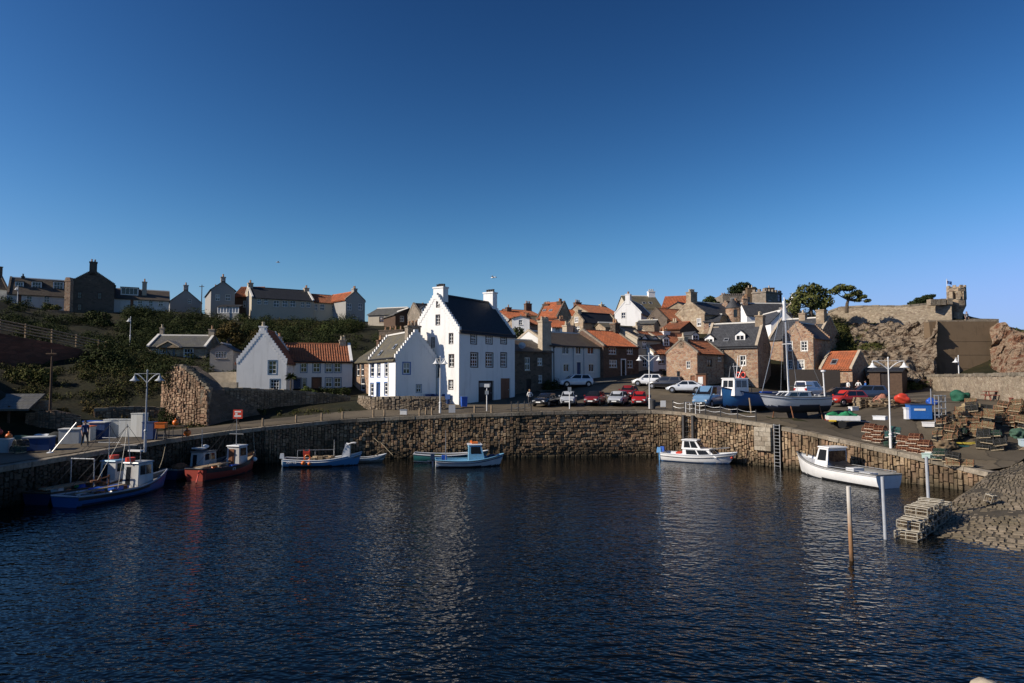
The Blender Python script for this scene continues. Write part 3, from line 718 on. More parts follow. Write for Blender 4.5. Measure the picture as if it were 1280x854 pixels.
        if panes:
            pm = MB(); pm.add([q(u0+w*.12,v0+h*.72,-dep+.03), q(u1-w*.12,v0+h*.72,-dep+.03), q(u1-w*.12,v0+h*.9,-dep+.03), q(u0+w*.12,v0+h*.9,-dep+.03)], [(0,1,2,3)]); pm.build('fanlight', MT['curtain'], d)
        if sur:
            m = MB(); k = .16
            for ua, ub, va, vb in ((u0-k,u0,v0,v1+k),(u1,u1+k,v0,v1+k),(u0,u1,v1,v1+k)): bx(m, ua, ub, va, vb, -.06, .02)
            m.build('door_frame', MT[sur], d)
        return s
    def pipe(s, face, px, mat='iron'):
        u = s.hit(px, 450, face)[0]; m = MB(); m.tube(s.P(face,u,-.3,.07), s.P(face,u,s.ev-.1,.07), .05, .05, 6)
        m.box(s.P(face,u,s.ev-.2,.1), (.2,.2,.22)); m.build('drainpipe', MT[mat], s.root); return s
    def gutter(s):
        m = MB(); o = s.over; m.tube((-.05,-o-.03,s.ev-.02), (s.L+.05,-o-.03,s.ev-.02), .06, .06, 6); m.build('gutter', MT['iron'], s.root); return s
    def finish(s):
        L, D, ev, rz = s.L, s.D, s.ev, s.rz; m = MB()
        def face(code, outer):
            hs = [[(a,c),(b,c),(b,d),(a,d)] for a,b,c,d in s.holes[code]]
            loops = [[Vector((u,v,0)) for u,v in outer]]+[[Vector((u,v,0)) for u,v in h] for h in hs]
            tris = tessellate_polygon(loops); flat = [p for l in loops for p in l]
            m.add([s.P(code, p.x, p.y) for p in flat], [tuple(t) for t in tris])
            for h in hs:
                for i in range(4):
                    (ua,va),(ub,vb) = h[i], h[(i+1)%4]; m.add([s.P(code,ua,va), s.P(code,ub,vb), s.P(code,ub,vb,-.2), s.P(code,ua,va,-.2)], [(0,1,2,3)])
        f = -s.found
        face('F', [(0,f),(L,f),(L,ev),(0,ev)]); face('B', [(0,f),(L,f),(L,s.evb),(0,s.evb)])
        if s.noroof:
            face('L', [(0,f),(D,f),(D,ev),(0,ev)]); face('R', [(0,f),(D,f),(D,ev),(0,ev)])
        else:
            face('L', [(0,f),(D,f),(D,s.evb),(D/2,rz),(0,ev)]); face('R', [(0,f),(D,f),(D,s.evb),(D/2,rz),(0,ev)])
        m.build('wall', MT[s.wall], s.root, fixn=False)
        if s.noroof: return s
        rf = MB(); th = .12; o = s.over; sl = (rz-ev)/(D/2); slb = (rz-s.evb)/(D/2); go = .0 if s.gable != 'plain' else .16
        tile = 'pantile' in s.roof
        for side in (0, 1):
            k = sl if side == 0 else slb; e0 = (ev if side == 0 else s.evb)-o*k
            def pt(x, t, lift=0):      # t 0 at the eave .. 1 at the ridge
                y = -o+(D/2+o)*t; z = e0+(rz-e0)*t+.06+lift
                return (x, y if side == 0 else D-y, z)
            if tile:
                nw = max(6, int((L+2*go)/.30)); nx = nw*4; nr = max(3, int(math.hypot(D/2+o, rz-e0)/.36)); rows = []
                for j in range(nr):
                    for q in (0, 1):
                        t = min(1, (j+q)/nr); rows.append([pt(-go+(L+2*go)*i/nx, t, .05*math.sin(i*math.pi/2)+(.045 if q == 0 else 0)) for i in range(nx+1)])
                rf.grid(rows)
                rf.add([pt(-go,0,-.1), pt(L+go,0,-.1), pt(L+go,1,-.1), pt(-go,1,-.1)], [(0,1,2,3)])
            else:
                a = [pt(-go,0), pt(L+go,0), pt(L+go,1), pt(-go,1)]; b = [(x,y,z-th) for x,y,z in a]
                rf.add(a+b, ((0,1,2,3),(4,5,6,7),(0,1,5,4),(1,2,6,5),(2,3,7,6),(3,0,4,7)))
        s.rf = rf.build('roof', MT[s.roof], s.root, fixn=False)
        if s.ridge_m:
            m = MB(); m.prism([(D/2-.16, rz-.02),(D/2+.16, rz-.02),(D/2+.05, rz+.17),(D/2-.05, rz+.17)], 'x', -go, L+go); m.build('ridge', MT['ridge' if 'slate' in s.roof and s.roof != 'black_slate' else s.roof], s.rf)
        if s.gable != 'plain':
            for x0 in (-.04, L-.30):
                m = MB()
                for side, ee, k in ((0, ev, sl), (1, s.evb, slb)):
                    if s.gable == 'skew':
                        poly = [(-.12, ee-.12*k), (D/2, rz), (D/2, rz+.26), (-.12, ee-.12*k+.26)]
                        if side: poly = [(D-y, z) for y, z in poly]
                        m.prism(poly, 'x', x0, x0+.34)
                    else:
                        n = max(8, int(D/2/.21)); 
                        for i in range(n):
                            y0 = -.05+(D/2+.05)*i/n; y1 = -.05+(D/2+.05)*(i+1)/n; z0 = ee+(rz-ee)*max(0,y0)/(D/2); z1 = ee+(rz-ee)*y1/(D/2)
                            if side: y0, y1 = D-y1, D-y0
                            m.span((x0, y0, z0-.25), (x0+.34, y1-.003, z1+.16))
                m.build('gable_coping', MT[s.trim], s.root)
        return s
    def chim(s, px, top, w=.9, d=.7, pots=2, mat=None, potm='pot', at_y=None, pot_h=.55, base_z=None):
        D = s.D; face = 'M'; 
        if s.mode == 'long': u = s.hit(px, top, 'M')[0]; y = D/2 if at_y is None else at_y; 
        else:
            # gable-front house: the ridge runs away from us; place by distance along it
            u = .5 if at_y is None else at_y; y = D/2
        u = min(max(u, w/2-.05), s.L-w/2+.05); zt = None
        wp = s.M @ Vector((u, y, 0)); zt = zat(top, wp.y)-s.o.z; zb = (s.rz-1.0 if base_z is None else base_z)
        zt -= pot_h if pots else 0
        m = MB(); m.span((u-w/2, y-d/2, zb), (u+w/2, y+d/2, zt-.16)); m.span((u-w/2-.07, y-d/2-.07, zt-.16), (u+w/2+.07, y+d/2+.07, zt))
        c = m.build('chimney', MT[mat or s.wall], s.root)
        for k in range(pots):
            f = (k+.5)/pots-.5; q = (u+f*w*.85, y, zt) if w >= d else (u, y+f*d*.85, zt)
            p = MB(); hh = pot_h*hr.uniform(.85,1.1); p.lathe([(.15,0),(.17,.04),(.12,hh*.6),(.11,hh-.1),(.15,hh-.08),(.15,hh),(.10,hh),(.09,hh-.2)], q, 8); p.build('chimney_pot', MT[potm], c, smooth=True)
        return s
    def dormer(s, x0, x1, y0, y1, st='w', kind='pitch', cheek='slate', bars=(2,2), face_m='white_frame', rise=.5, t=.22):
        """window box standing on the front slope; its front wall stands where the pane is seen"""
        D, ev, rz = s.D, s.ev, s.rz; yv = D*.5*t
        c = s.Mi @ Vector((0,0,CAMZ))
        def hit(px, py):
            d = s.Mi.to_3x3() @ ray(px, py); k = (yv-c.y)/d.y; p = c+d*k; return p.x, p.z
        ua, _ = hit(x0, (y0+y1)/2); ub, _ = hit(x1, (y0+y1)/2); _, vb = hit((x0+x1)/2, y0); _, va = hit((x0+x1)/2, y1); u0, u1 = min(ua,ub), max(ua,ub)
        zs = lambda z: min(D/2, (z-ev)/((rz-ev)/(D/2)))    # depth where height z meets the slope
        m = MB(); k = .14
        yb = zs(vb+.1)+.1; z_under = ev+(rz-ev)*yv/(D/2)-.3
        m.span((u0-k, yv, min(va,z_under)), (u0, yb, vb+.1)); m.span((u1, yv, min(va,z_under)), (u1+k, yb, vb+.1)); 
        cm = m.build('dormer', MT[cheek], s.root)
        fm = MB(); fm.span((u0-k-.01, yv-.03, va-.16), (u0+.03, yv+.06, vb+.12)); fm.span((u1-.03, yv-.03, va-.16), (u1+k+.01, yv+.06, vb+.12)); fm.span((u0+.03, yv-.03, vb-.02), (u1-.03, yv+.06, vb+.12)); fm.span((u0+.03, yv-.03, va-.16), (u1-.03, yv+.06, va+.02))
        for i in range(1, bars[0]): u = u0+(u1-u0)*i/bars[0]; fm.span((u-.035, yv-.015, va+.02), (u+.035, yv+.03, vb-.02))
        for i in range(1, bars[1]): v = va+(vb-va)*i/bars[1]; fm.span((u0+.03, yv-.012, v-.03), (u1-.03, yv+.028, v+.03))
        fm.build('frame', MT[face_m], cm)
        g = MB(); g.add([(u0,yv+.035,va), (u1,yv+.035,va), (u1,yv+.035,vb), (u0,yv+.035,vb)], [(0,1,2,3)]); g.build('window', MT['glass'], cm, fixn=False)
        rm = MB(); zt = vb+.12; um = (u0+u1)/2
        if kind == 'flat': rm.span((u0-k-.12, yv-.15, zt), (u1+k+.12, zs(zt)+.35, zt+.12))
        elif kind == 'cat':      # slope falls to the front, meets the main roof above
            y2 = min(D/2, zs(zt+rise)); rm.prism([(yv-.18, zt-.04), (y2+.1, zt+rise), (y2+.1, zt+rise-.14), (yv-.18, zt-.16)], 'x', u0-k-.12, u1+k+.12)
        else:
            h = rise; y2 = min(D/2, zs(zt+h)+.1)
            rm.prism([(u0-k-.12, zt-.06), (um, zt+h), (u1+k+.12, zt-.06), (u1+k+.12, zt+.04), (um, zt+h+.12), (u0-k-.12, zt+.04)], 'y', yv-.14, y2)
            gb = MB(); gb.prism([(u0-k, zt), (u1+k, zt), (um, zt+h)], 'y', yv, yv+.06); gb.build('pediment', MT[face_m], cm)
        rm.build('roof', MT[s.roof if 'pantile' not in s.roof else cheek], cm); return s
    def skylight(s, x0, x1, y0, y1):
        c = s.Mi @ Vector((0,0,CAMZ)); k = (s.rz-s.ev)/(s.D/2); q = []
        for px, py in ((x0,y1),(x1,y1),(x1,y0),(x0,y0)):
            d = s.Mi.to_3x3() @ ray(px, py); t = (s.ev+k*c.y-c.z)/(d.z-k*d.y); q.append(c+d*t)
        xm = sum(p.x for p in q)/4; ym = sum(p.y for p in q)/4; hw = min(.38, (max(p.x for p in q)-min(p.x for p in q))/2); hy = min(.42, abs(q[2].y-q[0].y)/2); x0, x1, y0, y1 = xm-hw, xm+hw, ym-hy, ym+hy
        def pl(x, y, l): return (x, y-l*k*.6, s.ev+k*y+.06+l)
        m = MB(); 
        for a,b,cc,dd in ((x0,x0+.08,y0,y1),(x1-.08,x1,y0,y1),(x0+.08,x1-.08,y0,y0+.08),(x0+.08,x1-.08,y1-.08,y1)):
            m.add([pl(a,cc,.02),pl(b,cc,.02),pl(b,dd,.02),pl(a,dd,.02),pl(a,cc,.1),pl(b,cc,.1),pl(b,dd,.1),pl(a,dd,.1)], ((0,1,2,3),(4,5,6,7),(0,1,5,4),(1,2,6,5),(2,3,7,6),(3,0,4,7)))
        f = m.build('skylight', MT['galv'], s.root); g = MB(); g.add([pl(x0+.08,y0+.08,.06),pl(x1-.08,y0+.08,.06),pl(x1-.08,y1-.08,.06),pl(x0+.08,y1-.08,.06)], [(0,1,2,3)]); g.build('pane', MT['glass'], f, fixn=False); return s
# ================================================================== the left hilltop row
h = House('hilltop_cottage', 'white walled cottage cut by the left edge of the photo, dark roof and gable chimney', 'house', (-40,126), (9,131), 8, 388, 357, 338, 'cool_harl', 'brown_slate', gable='skew', trim='dark_stone')
h.win('F', -10, -4, 362, 372, 'w'); h.finish().chim(12, 330, 1.1, 1.4, 2, 'dark_stone')
h = House('hilltop_cottage', 'long low cottage on the left hilltop with three white dormers in its brown roof', 'house', (8,126), (84,130.9), 8, 387, 366.5, 347, 'cool_harl', 'brown_slate', gable='skew', trim='dark_stone')
h.wins('F', 370, 378, [(11,16),(33,40),(55,62)], 'w'); h.door('F', 23, 27, 369, 'door_brown')
h.finish(); h.chim(29, 342, .5, .5, 1, 'dark_stone', 'black_pot')
for a, b in ((20,28.5),(40.5,51),(67.5,78.5)): h.dormer(a, b, 353, 361.5, kind='flat', cheek='brown_slate', bars=(3,2), t=.45)
h = House('stone_house', 'dark stone house with stepped gable rising highest on the left hilltop', 'house', (86,122), (142,125.6), 9, 398, 356, 338, 'dark_stone', 'brown_slate', mode='gable', gable='crow')
h.wins('L', 365, 373, [(97,102)], 'k'); h.win('L', 97, 102, 380, 388, 'k'); h.win('L', 122, 127, 366, 374, 'k')
h.finish().chim(114, 324, 1.1, 1.2, 2, at_y=.55); h.chim(88, 346, .6, .6, 1, at_y=8.3)
m = MB(); p = at(84.5, 390, 121.6); m.span((p.x-.55, p.y-.2, p.z-2), (p.x+.45, p.y+6, zat(352,121.6))); m.prism([(p.x-.65,zat(352,121.6)),(p.x+.5,zat(352,121.6)),(p.x+.3,zat(347,121.6)),(p.x-.4,zat(347,121.6))], 'y', p.y-.25, p.y+6)
tag(m.build('garden_wall', MT['pink_stone']), 'narrow tall stone wall end catching sun beside the dark stepped gable', 'wall')
h = House('bungalow', 'white bungalow on the left hilltop with one wide box dormer and a pale chimney', 'house', (142,128), (211,132.4), 8, 388, 372.5, 361, 'cool_harl', 'brown_slate')
h.wins('F', 376, 383, [(172,178),(186,191),(198,204)], 'w'); h.door('F', 163, 167, 375, 'door_brown')
h.finish().chim(181, 349, .8, .8, 1, 'tan_harl', at_y=2.0, base_z=h.ev); h.dormer(152, 172, 360.5, 368, kind='flat', cheek='brown_slate', bars=(4,1), t=.35)
h = House('gabled_house', 'small dark gable peeping over the scrub between bungalow and grey gabled house', 'house', (212,142), (251,144.8), 8, 392, 378, 362, 'grey_harl', 'slate', mode='gable')
h.win('L', 235, 239, 374, 380, 'w'); h.finish().chim(237, 353.5, 1.1, .9, 2, at_y=.6); h.chim(226, 362, .7, .7, 2, at_y=7)
h = House('gabled_house', 'grey two storey house with tall gable, sunlit side wall and lean-to sunroom', 'house', (263,128), (293,130), 14, 397, 363, 351.5, 'grey_harl', 'slate', mode='gable')
h.wins('L', 368, 376, [(269.5,275),(282,288)], 'w'); h.finish().chim(279, 343, 1.0, .8, 2, at_y=.6); h.chim(262, 356, .8, 1.2, 2, at_y=13)
# lean-to
m = thing('sunroom', 'glazed white lean-to sunroom under the grey gable', 'sunroom', at(272,395,126.5)); W = at(298,395,126.5).x-at(272,395,126.5).x; zt = zat(383,126.5)-zat(395,126.5)
b = MB(); b.span((0,0,-1.5), (W,1.6,.5)); b.build('wall', MT['grey_harl'], m)
b = MB(); b.prism([(-.15,zt-.05),(1.8,zt+.5),(1.8,zt+.4),(-.15,zt-.15)], 'x', -.15, W+.15); b.build('roof', MT['black_slate'], m)
b = MB()
for k in range(8): x = W*k/7; b.span((x-.06,-.02,.5), (x+.06,.06,zt-.1))
b.span((0,-.03,.5),(W,.07,.6)); b.build('frame', MT['white_frame'], m); b = MB(); b.add([(0,.08,.55),(W,.08,.55),(W,.08,zt-.1),(0,.08,zt-.1)], [(0,1,2,3)]); b.build('window', MT['curtain'], m, fixn=False)
h = House('link_house', 'low stone link building with orange roof between grey gable and long cream house', 'house', (291,133), (320,133), 8, 397, 371, 359.5, 'brown_stone', 'old_pantile')
h.win('F', 304, 309, 376, 384, 'w'); h.finish()
h = House('long_house', 'long cream house with dark slate roof and seven windows mirroring the sky', 'house', (314,128), (392,134), 9, 399, 371.5, 359, 'tan_harl', 'black_slate', gable='skew', trim='pale_trim')
h.wins('F', 373.5, 380.5, [(321.5,326.5),(330,335)], 'w', curtain=False).wins('F', 375.5, 384, [(342,349),(353,359.5),(362.5,369.5)], 'w', curtain=False).wins('F', 377.5, 384.5, [(376,380.5),(382.5,388)], 'w', curtain=False)
h.finish().chim(313, 350.5, .9, 1.2, 2, 'stone_trim'); h.chim(383.5, 357, .9, 1.2, 2, 'stone_trim')
h = House('terraced_house', 'orange roofed house with pale walls standing right of the long cream house', 'house', (389,134), (432,138), 9, 402, 377.5, 367.5, 'cream_harl', 'old_pantile')
h.wins('F', 380, 388, [(393,397),(400,405.5)], 'w').win('F', 415, 420.5, 382, 389, 'w'); h.finish()
h = House('gabled_house', 'grey gable end house with orange roof side closing the hilltop row', 'house', (432,133), (456,136), 9, 402, 376.5, 364.5, 'grey_harl', 'pantile', mode='gable', gable='skew', trim='grey_stone')
h.wins('L', 379.5, 388, [(434,439.5),(448,453)], 'w').win('L', 441, 447.5, 395, 401, 'w'); h.finish().chim(442.5, 357.5, .9, .8, 2, at_y=.5)
h = House('bungalow', 'pale bungalow with low grey roof half hidden by scrub below the hilltop row', 'house', (460,124), (497,122), 7, 408, 393.5, 386, 'tan_harl', 'grey_slate'); h.win('F', 474, 480, 396, 403, 'n'); h.finish()
h = House('timber_house', 'dark timber gabled house with three white windows under a pale roof edge', 'house', (494,116), (527,118), 9, 420, 394, 385.5, 'dark_wood', 'grey_slate', mode='gable')
h.wins('L', 395, 402, [(500,505),(509,514),(518,523)], 'w'); h.win('L', 508, 513, 408, 414, 'w'); h.finish()
h = House('attic_house', 'slate roof with one white attic dormer just left of the tall white house', 'house', (525,110), (560,112), 8, 410, 394, 380, 'grey_stone', 'black_slate', gable='skew'); h.finish(); h.dormer(528.5, 533, 387, 393.5, t=.1, rise=.45); h.chim(531, 379, 1.6, .9, 2, 'dark_stone')

# ================================================================== houses below the hill on the left
h = House('stone_bungalow', 'stone bungalow with grey slate roof and a tall blue white door on the bank', 'house', (183,96), (257,97.1), 8, 458, 433.5, 419.5, 'tan_stone', 'grey_slate', gable='skew', trim='pale_trim')
h.win('F', 191, 198, 437, 442, 'p').win('F', 230, 241, 436, 446, 'p', (3,2)).win('F', 199.5, 206, 437, 442, 'w'); h.door('F', 209, 217, 434.5, 'curtain', 'slateblue_trim'); h.gutter(); h.finish(); h.chim(270, 407, .8, .8, 1, 'stone_trim')
h.chim(198, 405, .5, .5, 1, 'stone_trim', 'buff_pot', at_y=5)
m = thing('porch', 'small gabled stone porch roof over the blue white bungalow door', 'porch', at(213,434,96.2)); b = MB(); b.prism([(-1.6,-.1),(0,.75),(1.6,-.1),(1.6,.08),(0,.95),(-1.6,.08)], 'y', -.8, 1.4); b.build('roof', MT['stone_trim'], m); b = MB(); b.prism([(-1.4,-.1),(1.4,-.1),(0,.65)], 'y', -.6, -.4); b.build('gable', MT['tan_stone'], m)
h = House('garden_house', 'little white gabled garden house with paned window beside the stone bungalow', 'shed', (262,88), (291,88.5), 5, 458, 437.5, 429.5, 'grey_harl', 'slate', mode='gable', trim='stone_trim'); h.win('L', 269, 283, 439.5, 448, 'w', (4,3)); h.finish()
h = House('crow_stepped_cottage', 'white cottage whose crow stepped gable faces the harbour, two blue grey windows', 'house', (295,79.6), (357.5,80.3), 6.5, 494, 452, 411.5, 'white_harl', 'old_pantile', mode='gable', gable='crow', found=5)
h.win('L', 335.5, 345.5, 451, 467.5, 's', (2,3)).win('L', 338, 349, 474.5, 487, 's', (3,3)); h.finish().chim(325.5, 402, .75, .75, 2, 'white_harl', 'buff_pot', at_y=.4)
h = House('pantiled_house', 'long white house under streaky orange pantiles beside the crow stepped gable', 'house', (345,84), (440,87), 7, 494, 451.5, 429.5, 'white_harl', 'old_pantile', gable='skew', found=5)
h.wins('F', 454, 465.5, [(376,383.5),(391.5,400),(407,415),(418,426)], 's', (2,2)); h.wins('F', 472.5, 484, [(407,415),(418,426)], 's', (2,2)).win('F', 378, 383, 473, 485, 's', (1,2))
h.door('F', 367, 375.5, 473.5, 'door_blue', 'grey_trim'); h.door('F', 391, 400.5, 473, 'door_brown', 'brown_frame'); h.gutter(); h.finish().chim(349.5, 416, .7, .7, 1, 'stone_trim'); h.chim(428.5, 420, .8, .8, 2, 'stone_trim', 'buff_pot')
h = House('narrow_stone_house', 'narrow pink stone house squeezed behind the white cottage with blue windows', 'house', (441,88), (463,82), 7, 497, 452.5, 431, 'pink_stone', 'moss_slate', found=5)
h.wins('F', 454, 470, [(446,449.5),(451.5,455)], 'd', (1,2)); h.win('F', 451, 456, 472, 488, 'd', (1,2)); h.finish(); h.chim(457, 420, .8, .8, 2, 'brown_stone')
h = House('stack_house', 'old roof behind with a wide brown chimney stack above the blue windowed cottage', 'house', (462,100), (500,98), 7, 470, 440, 427, 'brown_stone', 'moss_slate'); h.finish().chim(486.5, 408, 4.2, 1.2, 4, 'dark_stone', at_y=3)
h = House('white_cottage', 'white cottage with sunlit front of vivid blue windows and shaded gable to the quay', 'house', (460.5,77.8), (494,69.3), 4.4, 499, 450, 420.5, 'white_harl', 'moss_slate', gable='crow', found=5, trim='white_harl')
h.wins('F', 454.5, 471, [(463,467.5),(471.5,475.5),(481,485)], 'b', (1,3)); h.wins('F', 479.5, 495, [(463,467)], 'b', (1,3)); h.win('F', 480.5, 484.5, 478.5, 493.5, 'b', (1,3)); h.door('F', 471, 475, 479, 'door_blue', 'blue_trim')
h.win('R', 504, 512.5, 453.5, 467.5, 'b', (2,2)).win('R', 520.5, 526.5, 481, 490.5, 's', (2,2)); h.pipe('F', 486, 'white_metal'); h.gutter(); h.finish()
h.chim(516, 401, 1.0, 1.4, 3, 'grey_stone'); h.skylight(474, 478, 440, 446); h.skylight(492, 496, 432, 438)
# the tall white house
h = House('tall_white_house', 'tall white house of four storeys with sunlit crow stepped gable and black roof', 'house', (573.5,70), (643.5,78.6), 6.4, 508, 412.5, 368, 'white_harl', 'black_slate', gable='crow', found=5)
h.wins('F', 415.5, 429.5, [(588.5,595.5),(607.5,615),(626,633)], 'd', (3,4)); h.wins('F', 441.5, 458.5, [(588.5,597),(607.5,616),(626,633)], 'd', (3,4))
h.door('F', 598, 617, 476, 'door_black', 'white_harl', y1=504, panes=True); h.door('F', 626, 638, 473, 'door_brown', None, y1=499)
h.win('L', 545.5, 549, 376.5, 384, 'd', (2,2)).win('L', 545, 549.5, 394, 406, 'd', (2,3)).win('L', 539.5, 543, 422, 434, 'd', (2,3)).win('L', 561.5, 566, 417, 429.5, 'd', (2,3)).win('L', 561.5, 567, 443.5, 458.5, 'd', (2,3)).win('L', 561, 566, 475.5, 486.5, 'd', (2,3)).win('L', 547, 551, 447, 471, 'x', (1,2))
h.gutter(); h.finish().chim(551, 355, .85, 1.35, 4, 'white_harl', 'black_pot', pot_h=.35); h.chim(613, 362, .9, 1.35, 4, 'white_harl', 'black_pot', pot_h=.35)

# ================================================================== the terrace behind the car park
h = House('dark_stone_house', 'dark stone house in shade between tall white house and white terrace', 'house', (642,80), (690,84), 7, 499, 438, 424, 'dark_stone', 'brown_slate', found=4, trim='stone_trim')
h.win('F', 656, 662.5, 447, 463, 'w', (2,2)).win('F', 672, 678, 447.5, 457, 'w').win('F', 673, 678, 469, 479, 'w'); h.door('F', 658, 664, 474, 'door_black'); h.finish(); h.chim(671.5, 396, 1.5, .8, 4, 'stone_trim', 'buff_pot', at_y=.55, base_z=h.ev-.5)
m = MB(); m.lathe([(.05,0),(.42,.16),(.40,.18),(.0,.06)], (0,0,0), 12); m.xf(Matrix.Rotation(R(70),4,'X')); m.tube((0,0,0),(0,.5,-.2),.03); o = m.build('satellite_dish', MT['galv'], smooth=True); o.location = at(652.5,432.5,79.9); tag(o, 'small grey satellite dish on the eave of the dark stone house', 'dish')
h = House('white_terrace', 'broad white terrace house with brown roof behind the parked white car', 'house', (686.5,84), (756,90), 8, 492, 431.5, 414, 'cool_harl', 'brown_slate', gable='skew', found=4, trim='stone_trim')
h.wins('F', 433.5, 443, [(702.5,711.5),(720,726.5),(734.5,742.5)], 'p', (2,1)); h.wins('F', 455, 465, [(704.5,711.5),(736,742.5)], 'p', (2,1)); h.door('F', 721, 726, 453, 'door_blue', 'pale_trim')
h.pipe('F', 716.5, 'grey_metal').pipe('F', 729.5, 'grey_metal').pipe('F', 692, 'iron'); h.gutter(); h.finish(); h.chim(738, 402, 1.2, .9, 3, 'stone_trim', 'buff_pot', at_y=6.5)
h = House('brown_house', 'dark brown stone house under bright orange tiles with white paned windows', 'house', (754.5,89), (798.5,93), 8, 480, 432.5, 413, 'brown_stone', 'pantile', gable='skew', found=4, trim='grey_stone')
h.wins('F', 434.5, 443, [(761,770.5),(783.5,791)], 'w', (3,2)); h.win('F', 761.5, 771.5, 450, 459.5, 'w', (3,2)).win('F', 784.5, 791, 450.5, 460, 'w', (2,2)); h.door('F', 777, 781.5, 450, 'door_black', 'white_frame'); h.gutter(); h.finish(); h.chim(774.5, 400, .9, 1.0, 2, 'brown_stone'); h.chim(780.5, 399, .9, 1.0, 2, 'grey_stone')
h = House('grey_house', 'grey rendered house with steep dark roof and one tall wallhead window', 'house', (797,94), (827,97), 8, 478, 424, 409.5, 'tan_harl', 'black_slate', gable='skew', found=4, trim='stone_trim')
h.win('F', 803, 808.5, 426, 436, 'w', (2,3)).win('F', 803.5, 809, 449, 459, 'w', (2,2)); h.door('F', 803, 809, 464, 'door_black'); h.finish(); h.chim(811, 403, 1.0, .8, 3, 'stone_trim', 'buff_pot'); h.dormer(803.5, 808.5, 424.5, 430, t=.02, rise=.5)
for a, b in ((797.5,801),(817,821)): h.dormer(a, b, 424, 427.5, t=.05, rise=.25, bars=(1,1))
h = House('white_end_house', 'narrow white house with orange roof and twin white dormers above stone gable', 'house', (817,94), (886,99), 8, 478, 441.5, 415, 'white_harl', 'old_pantile', gable='skew', found=4, trim='stone_trim')
h.win('F', 823.5, 831, 444.5, 455, 'd', (2,2)); h.door('F', 825, 830, 463, 'white_frame', 'dark_trim'); h.finish(); h.chim(831, 410, 1.2, .9, 2, 'white_harl', 'pot'); h.dormer(830, 835.5, 424, 432, t=.35, cheek='slate', rise=.35); h.dormer(866.5, 872.5, 419.5, 427, t=.4, cheek='slate', rise=.4)
h = House('stone_gable_house', 'pink rubble house with sunlit gable, tiny window and shaded brown lean-to side', 'house', (833.5,87), (872,83.9), 6.6, 486, 441, 425, 'pink_stone', 'old_pantile', mode='gable', gable='skew', found=4, trim='grey_stone')
h.win('L', 858.5, 862.5, 452, 460.5, 'p', (2,2)).win('L', 846, 850, 464, 471.5, 'x', (1,1)); h.door('L', 863, 868.5, 469.5, 'door_brown'); h.win('F', 884, 890, 449, 459, 'n', (2,2)); h.win('F', 897, 902, 440, 452, 'w', (2,2)); h.finish().chim(849, 416, .9, .8, 1, 'stone_trim', 'buff_pot', at_y=.45)
h = House('stone_house', 'large pink stone house with slate roof, two white dormers and a red door', 'house', (881,91), (948,87.2), 7, 486, 434, 406, 'pink_stone', 'slate', gable='skew', found=4, trim='stone_trim')
h.win('F', 925.5, 932, 445, 457, 'p', (2,2)).win('F', 899, 904, 445, 457, 'p', (2,2)); h.door('F', 919, 925, 468.5, 'door_red', 'pale_trim'); h.pipe('F', 904.5); h.gutter(); h.finish(); h.chim(953, 389.5, 1.0, 1.4, 3, 'tan_stone', 'buff_pot'); h.chim(889.5, 404, 1.1, 1.0, 1, 'stone_trim', 'buff_pot')
h.dormer(882.5, 891, 424, 433, t=.22, rise=.5); h.dormer(920.5, 930, 419.5, 430.5, t=.25, rise=.55, cheek='slate'); h.skylight(905.5, 910.5, 424, 428)
h.win('R', 955, 957, 430, 440, 'k', (1,2))
h = House('white_gable_house', 'bright white gable rising behind the bare yacht mast', 'house', (964,104), (995,104), 8, 425, 402, 387.5, 'white_harl', 'slate', mode='gable'); h.finish(); h.chim(974.5, 384, .9, .8, 1, 'white_harl', at_y=.5)
h = House('slate_roof_house', 'long slate roofed range with pale ridge running behind the crow stepped house', 'house', (962,98), (1026,93), 8, 486, 424, 400.5, 'pink_stone', 'slate', gable='skew', found=4, trim='stone_trim')
h.finish(); h.chim(1003.5, 387, .9, .9, 1, 'tan_stone', 'buff_pot'); h.chim(1030, 387.5, 1.1, 1.2, 0, 'tan_stone', at_y=3.0)
h.win('R', 1035, 1038, 428, 436, 'x', (1,2)); h.win('R', 1041.5, 1044, 430, 437, 'x', (1,2))
h = House('crow_stepped_house', 'stone house with crow stepped gable and small paned windows above a dark yard', 'house', (980,91.5), (1018,88.7), 6, 492, 421, 403.5, 'pink_stone', 'slate', mode='gable', gable='crow', found=4)
h.wins('L', 427, 438.5, [(985.5,990.5),(1001.5,1009)], 'p', (2,3)); h.win('L', 997.5, 1005, 450.5, 461, 'p', (2,3)); h.win('L', 985, 990, 451, 461, 'p', (2,3)); h.finish()
m = MB(); p0 = at(1018.5,490,88.6); m.tube((p0.x,p0.y-.1,p0.z-1),(p0.x,p0.y-.1,zat(424,88.6)),.06); tag(m.build('downpipe', MT['iron']), 'thin dark downpipe at the right corner of the crow stepped house', 'pipe')
h = House('pantiled_shed', 'small shed with bright orange roof and one green roof patch beside dark yard', 'shed', (1025,88), (1066,85), 5.5, 490, 461.5, 441, 'pink_stone', 'pantile', gable='skew', found=4, trim='stone_trim')
h.door('F', 1030, 1050, 463, 'door_black'); h.finish(); h.skylight(1036, 1050, 449, 458)
h = House('dark_shed', 'plain dark timber shed behind the right street lamp', 'shed', (1087,81), (1128,79), 5, 489, 464, 460.5, 'dark_wood', 'black_slate', found=3); h.door('F', 1100, 1112, 466, 'door_black'); h.finish()

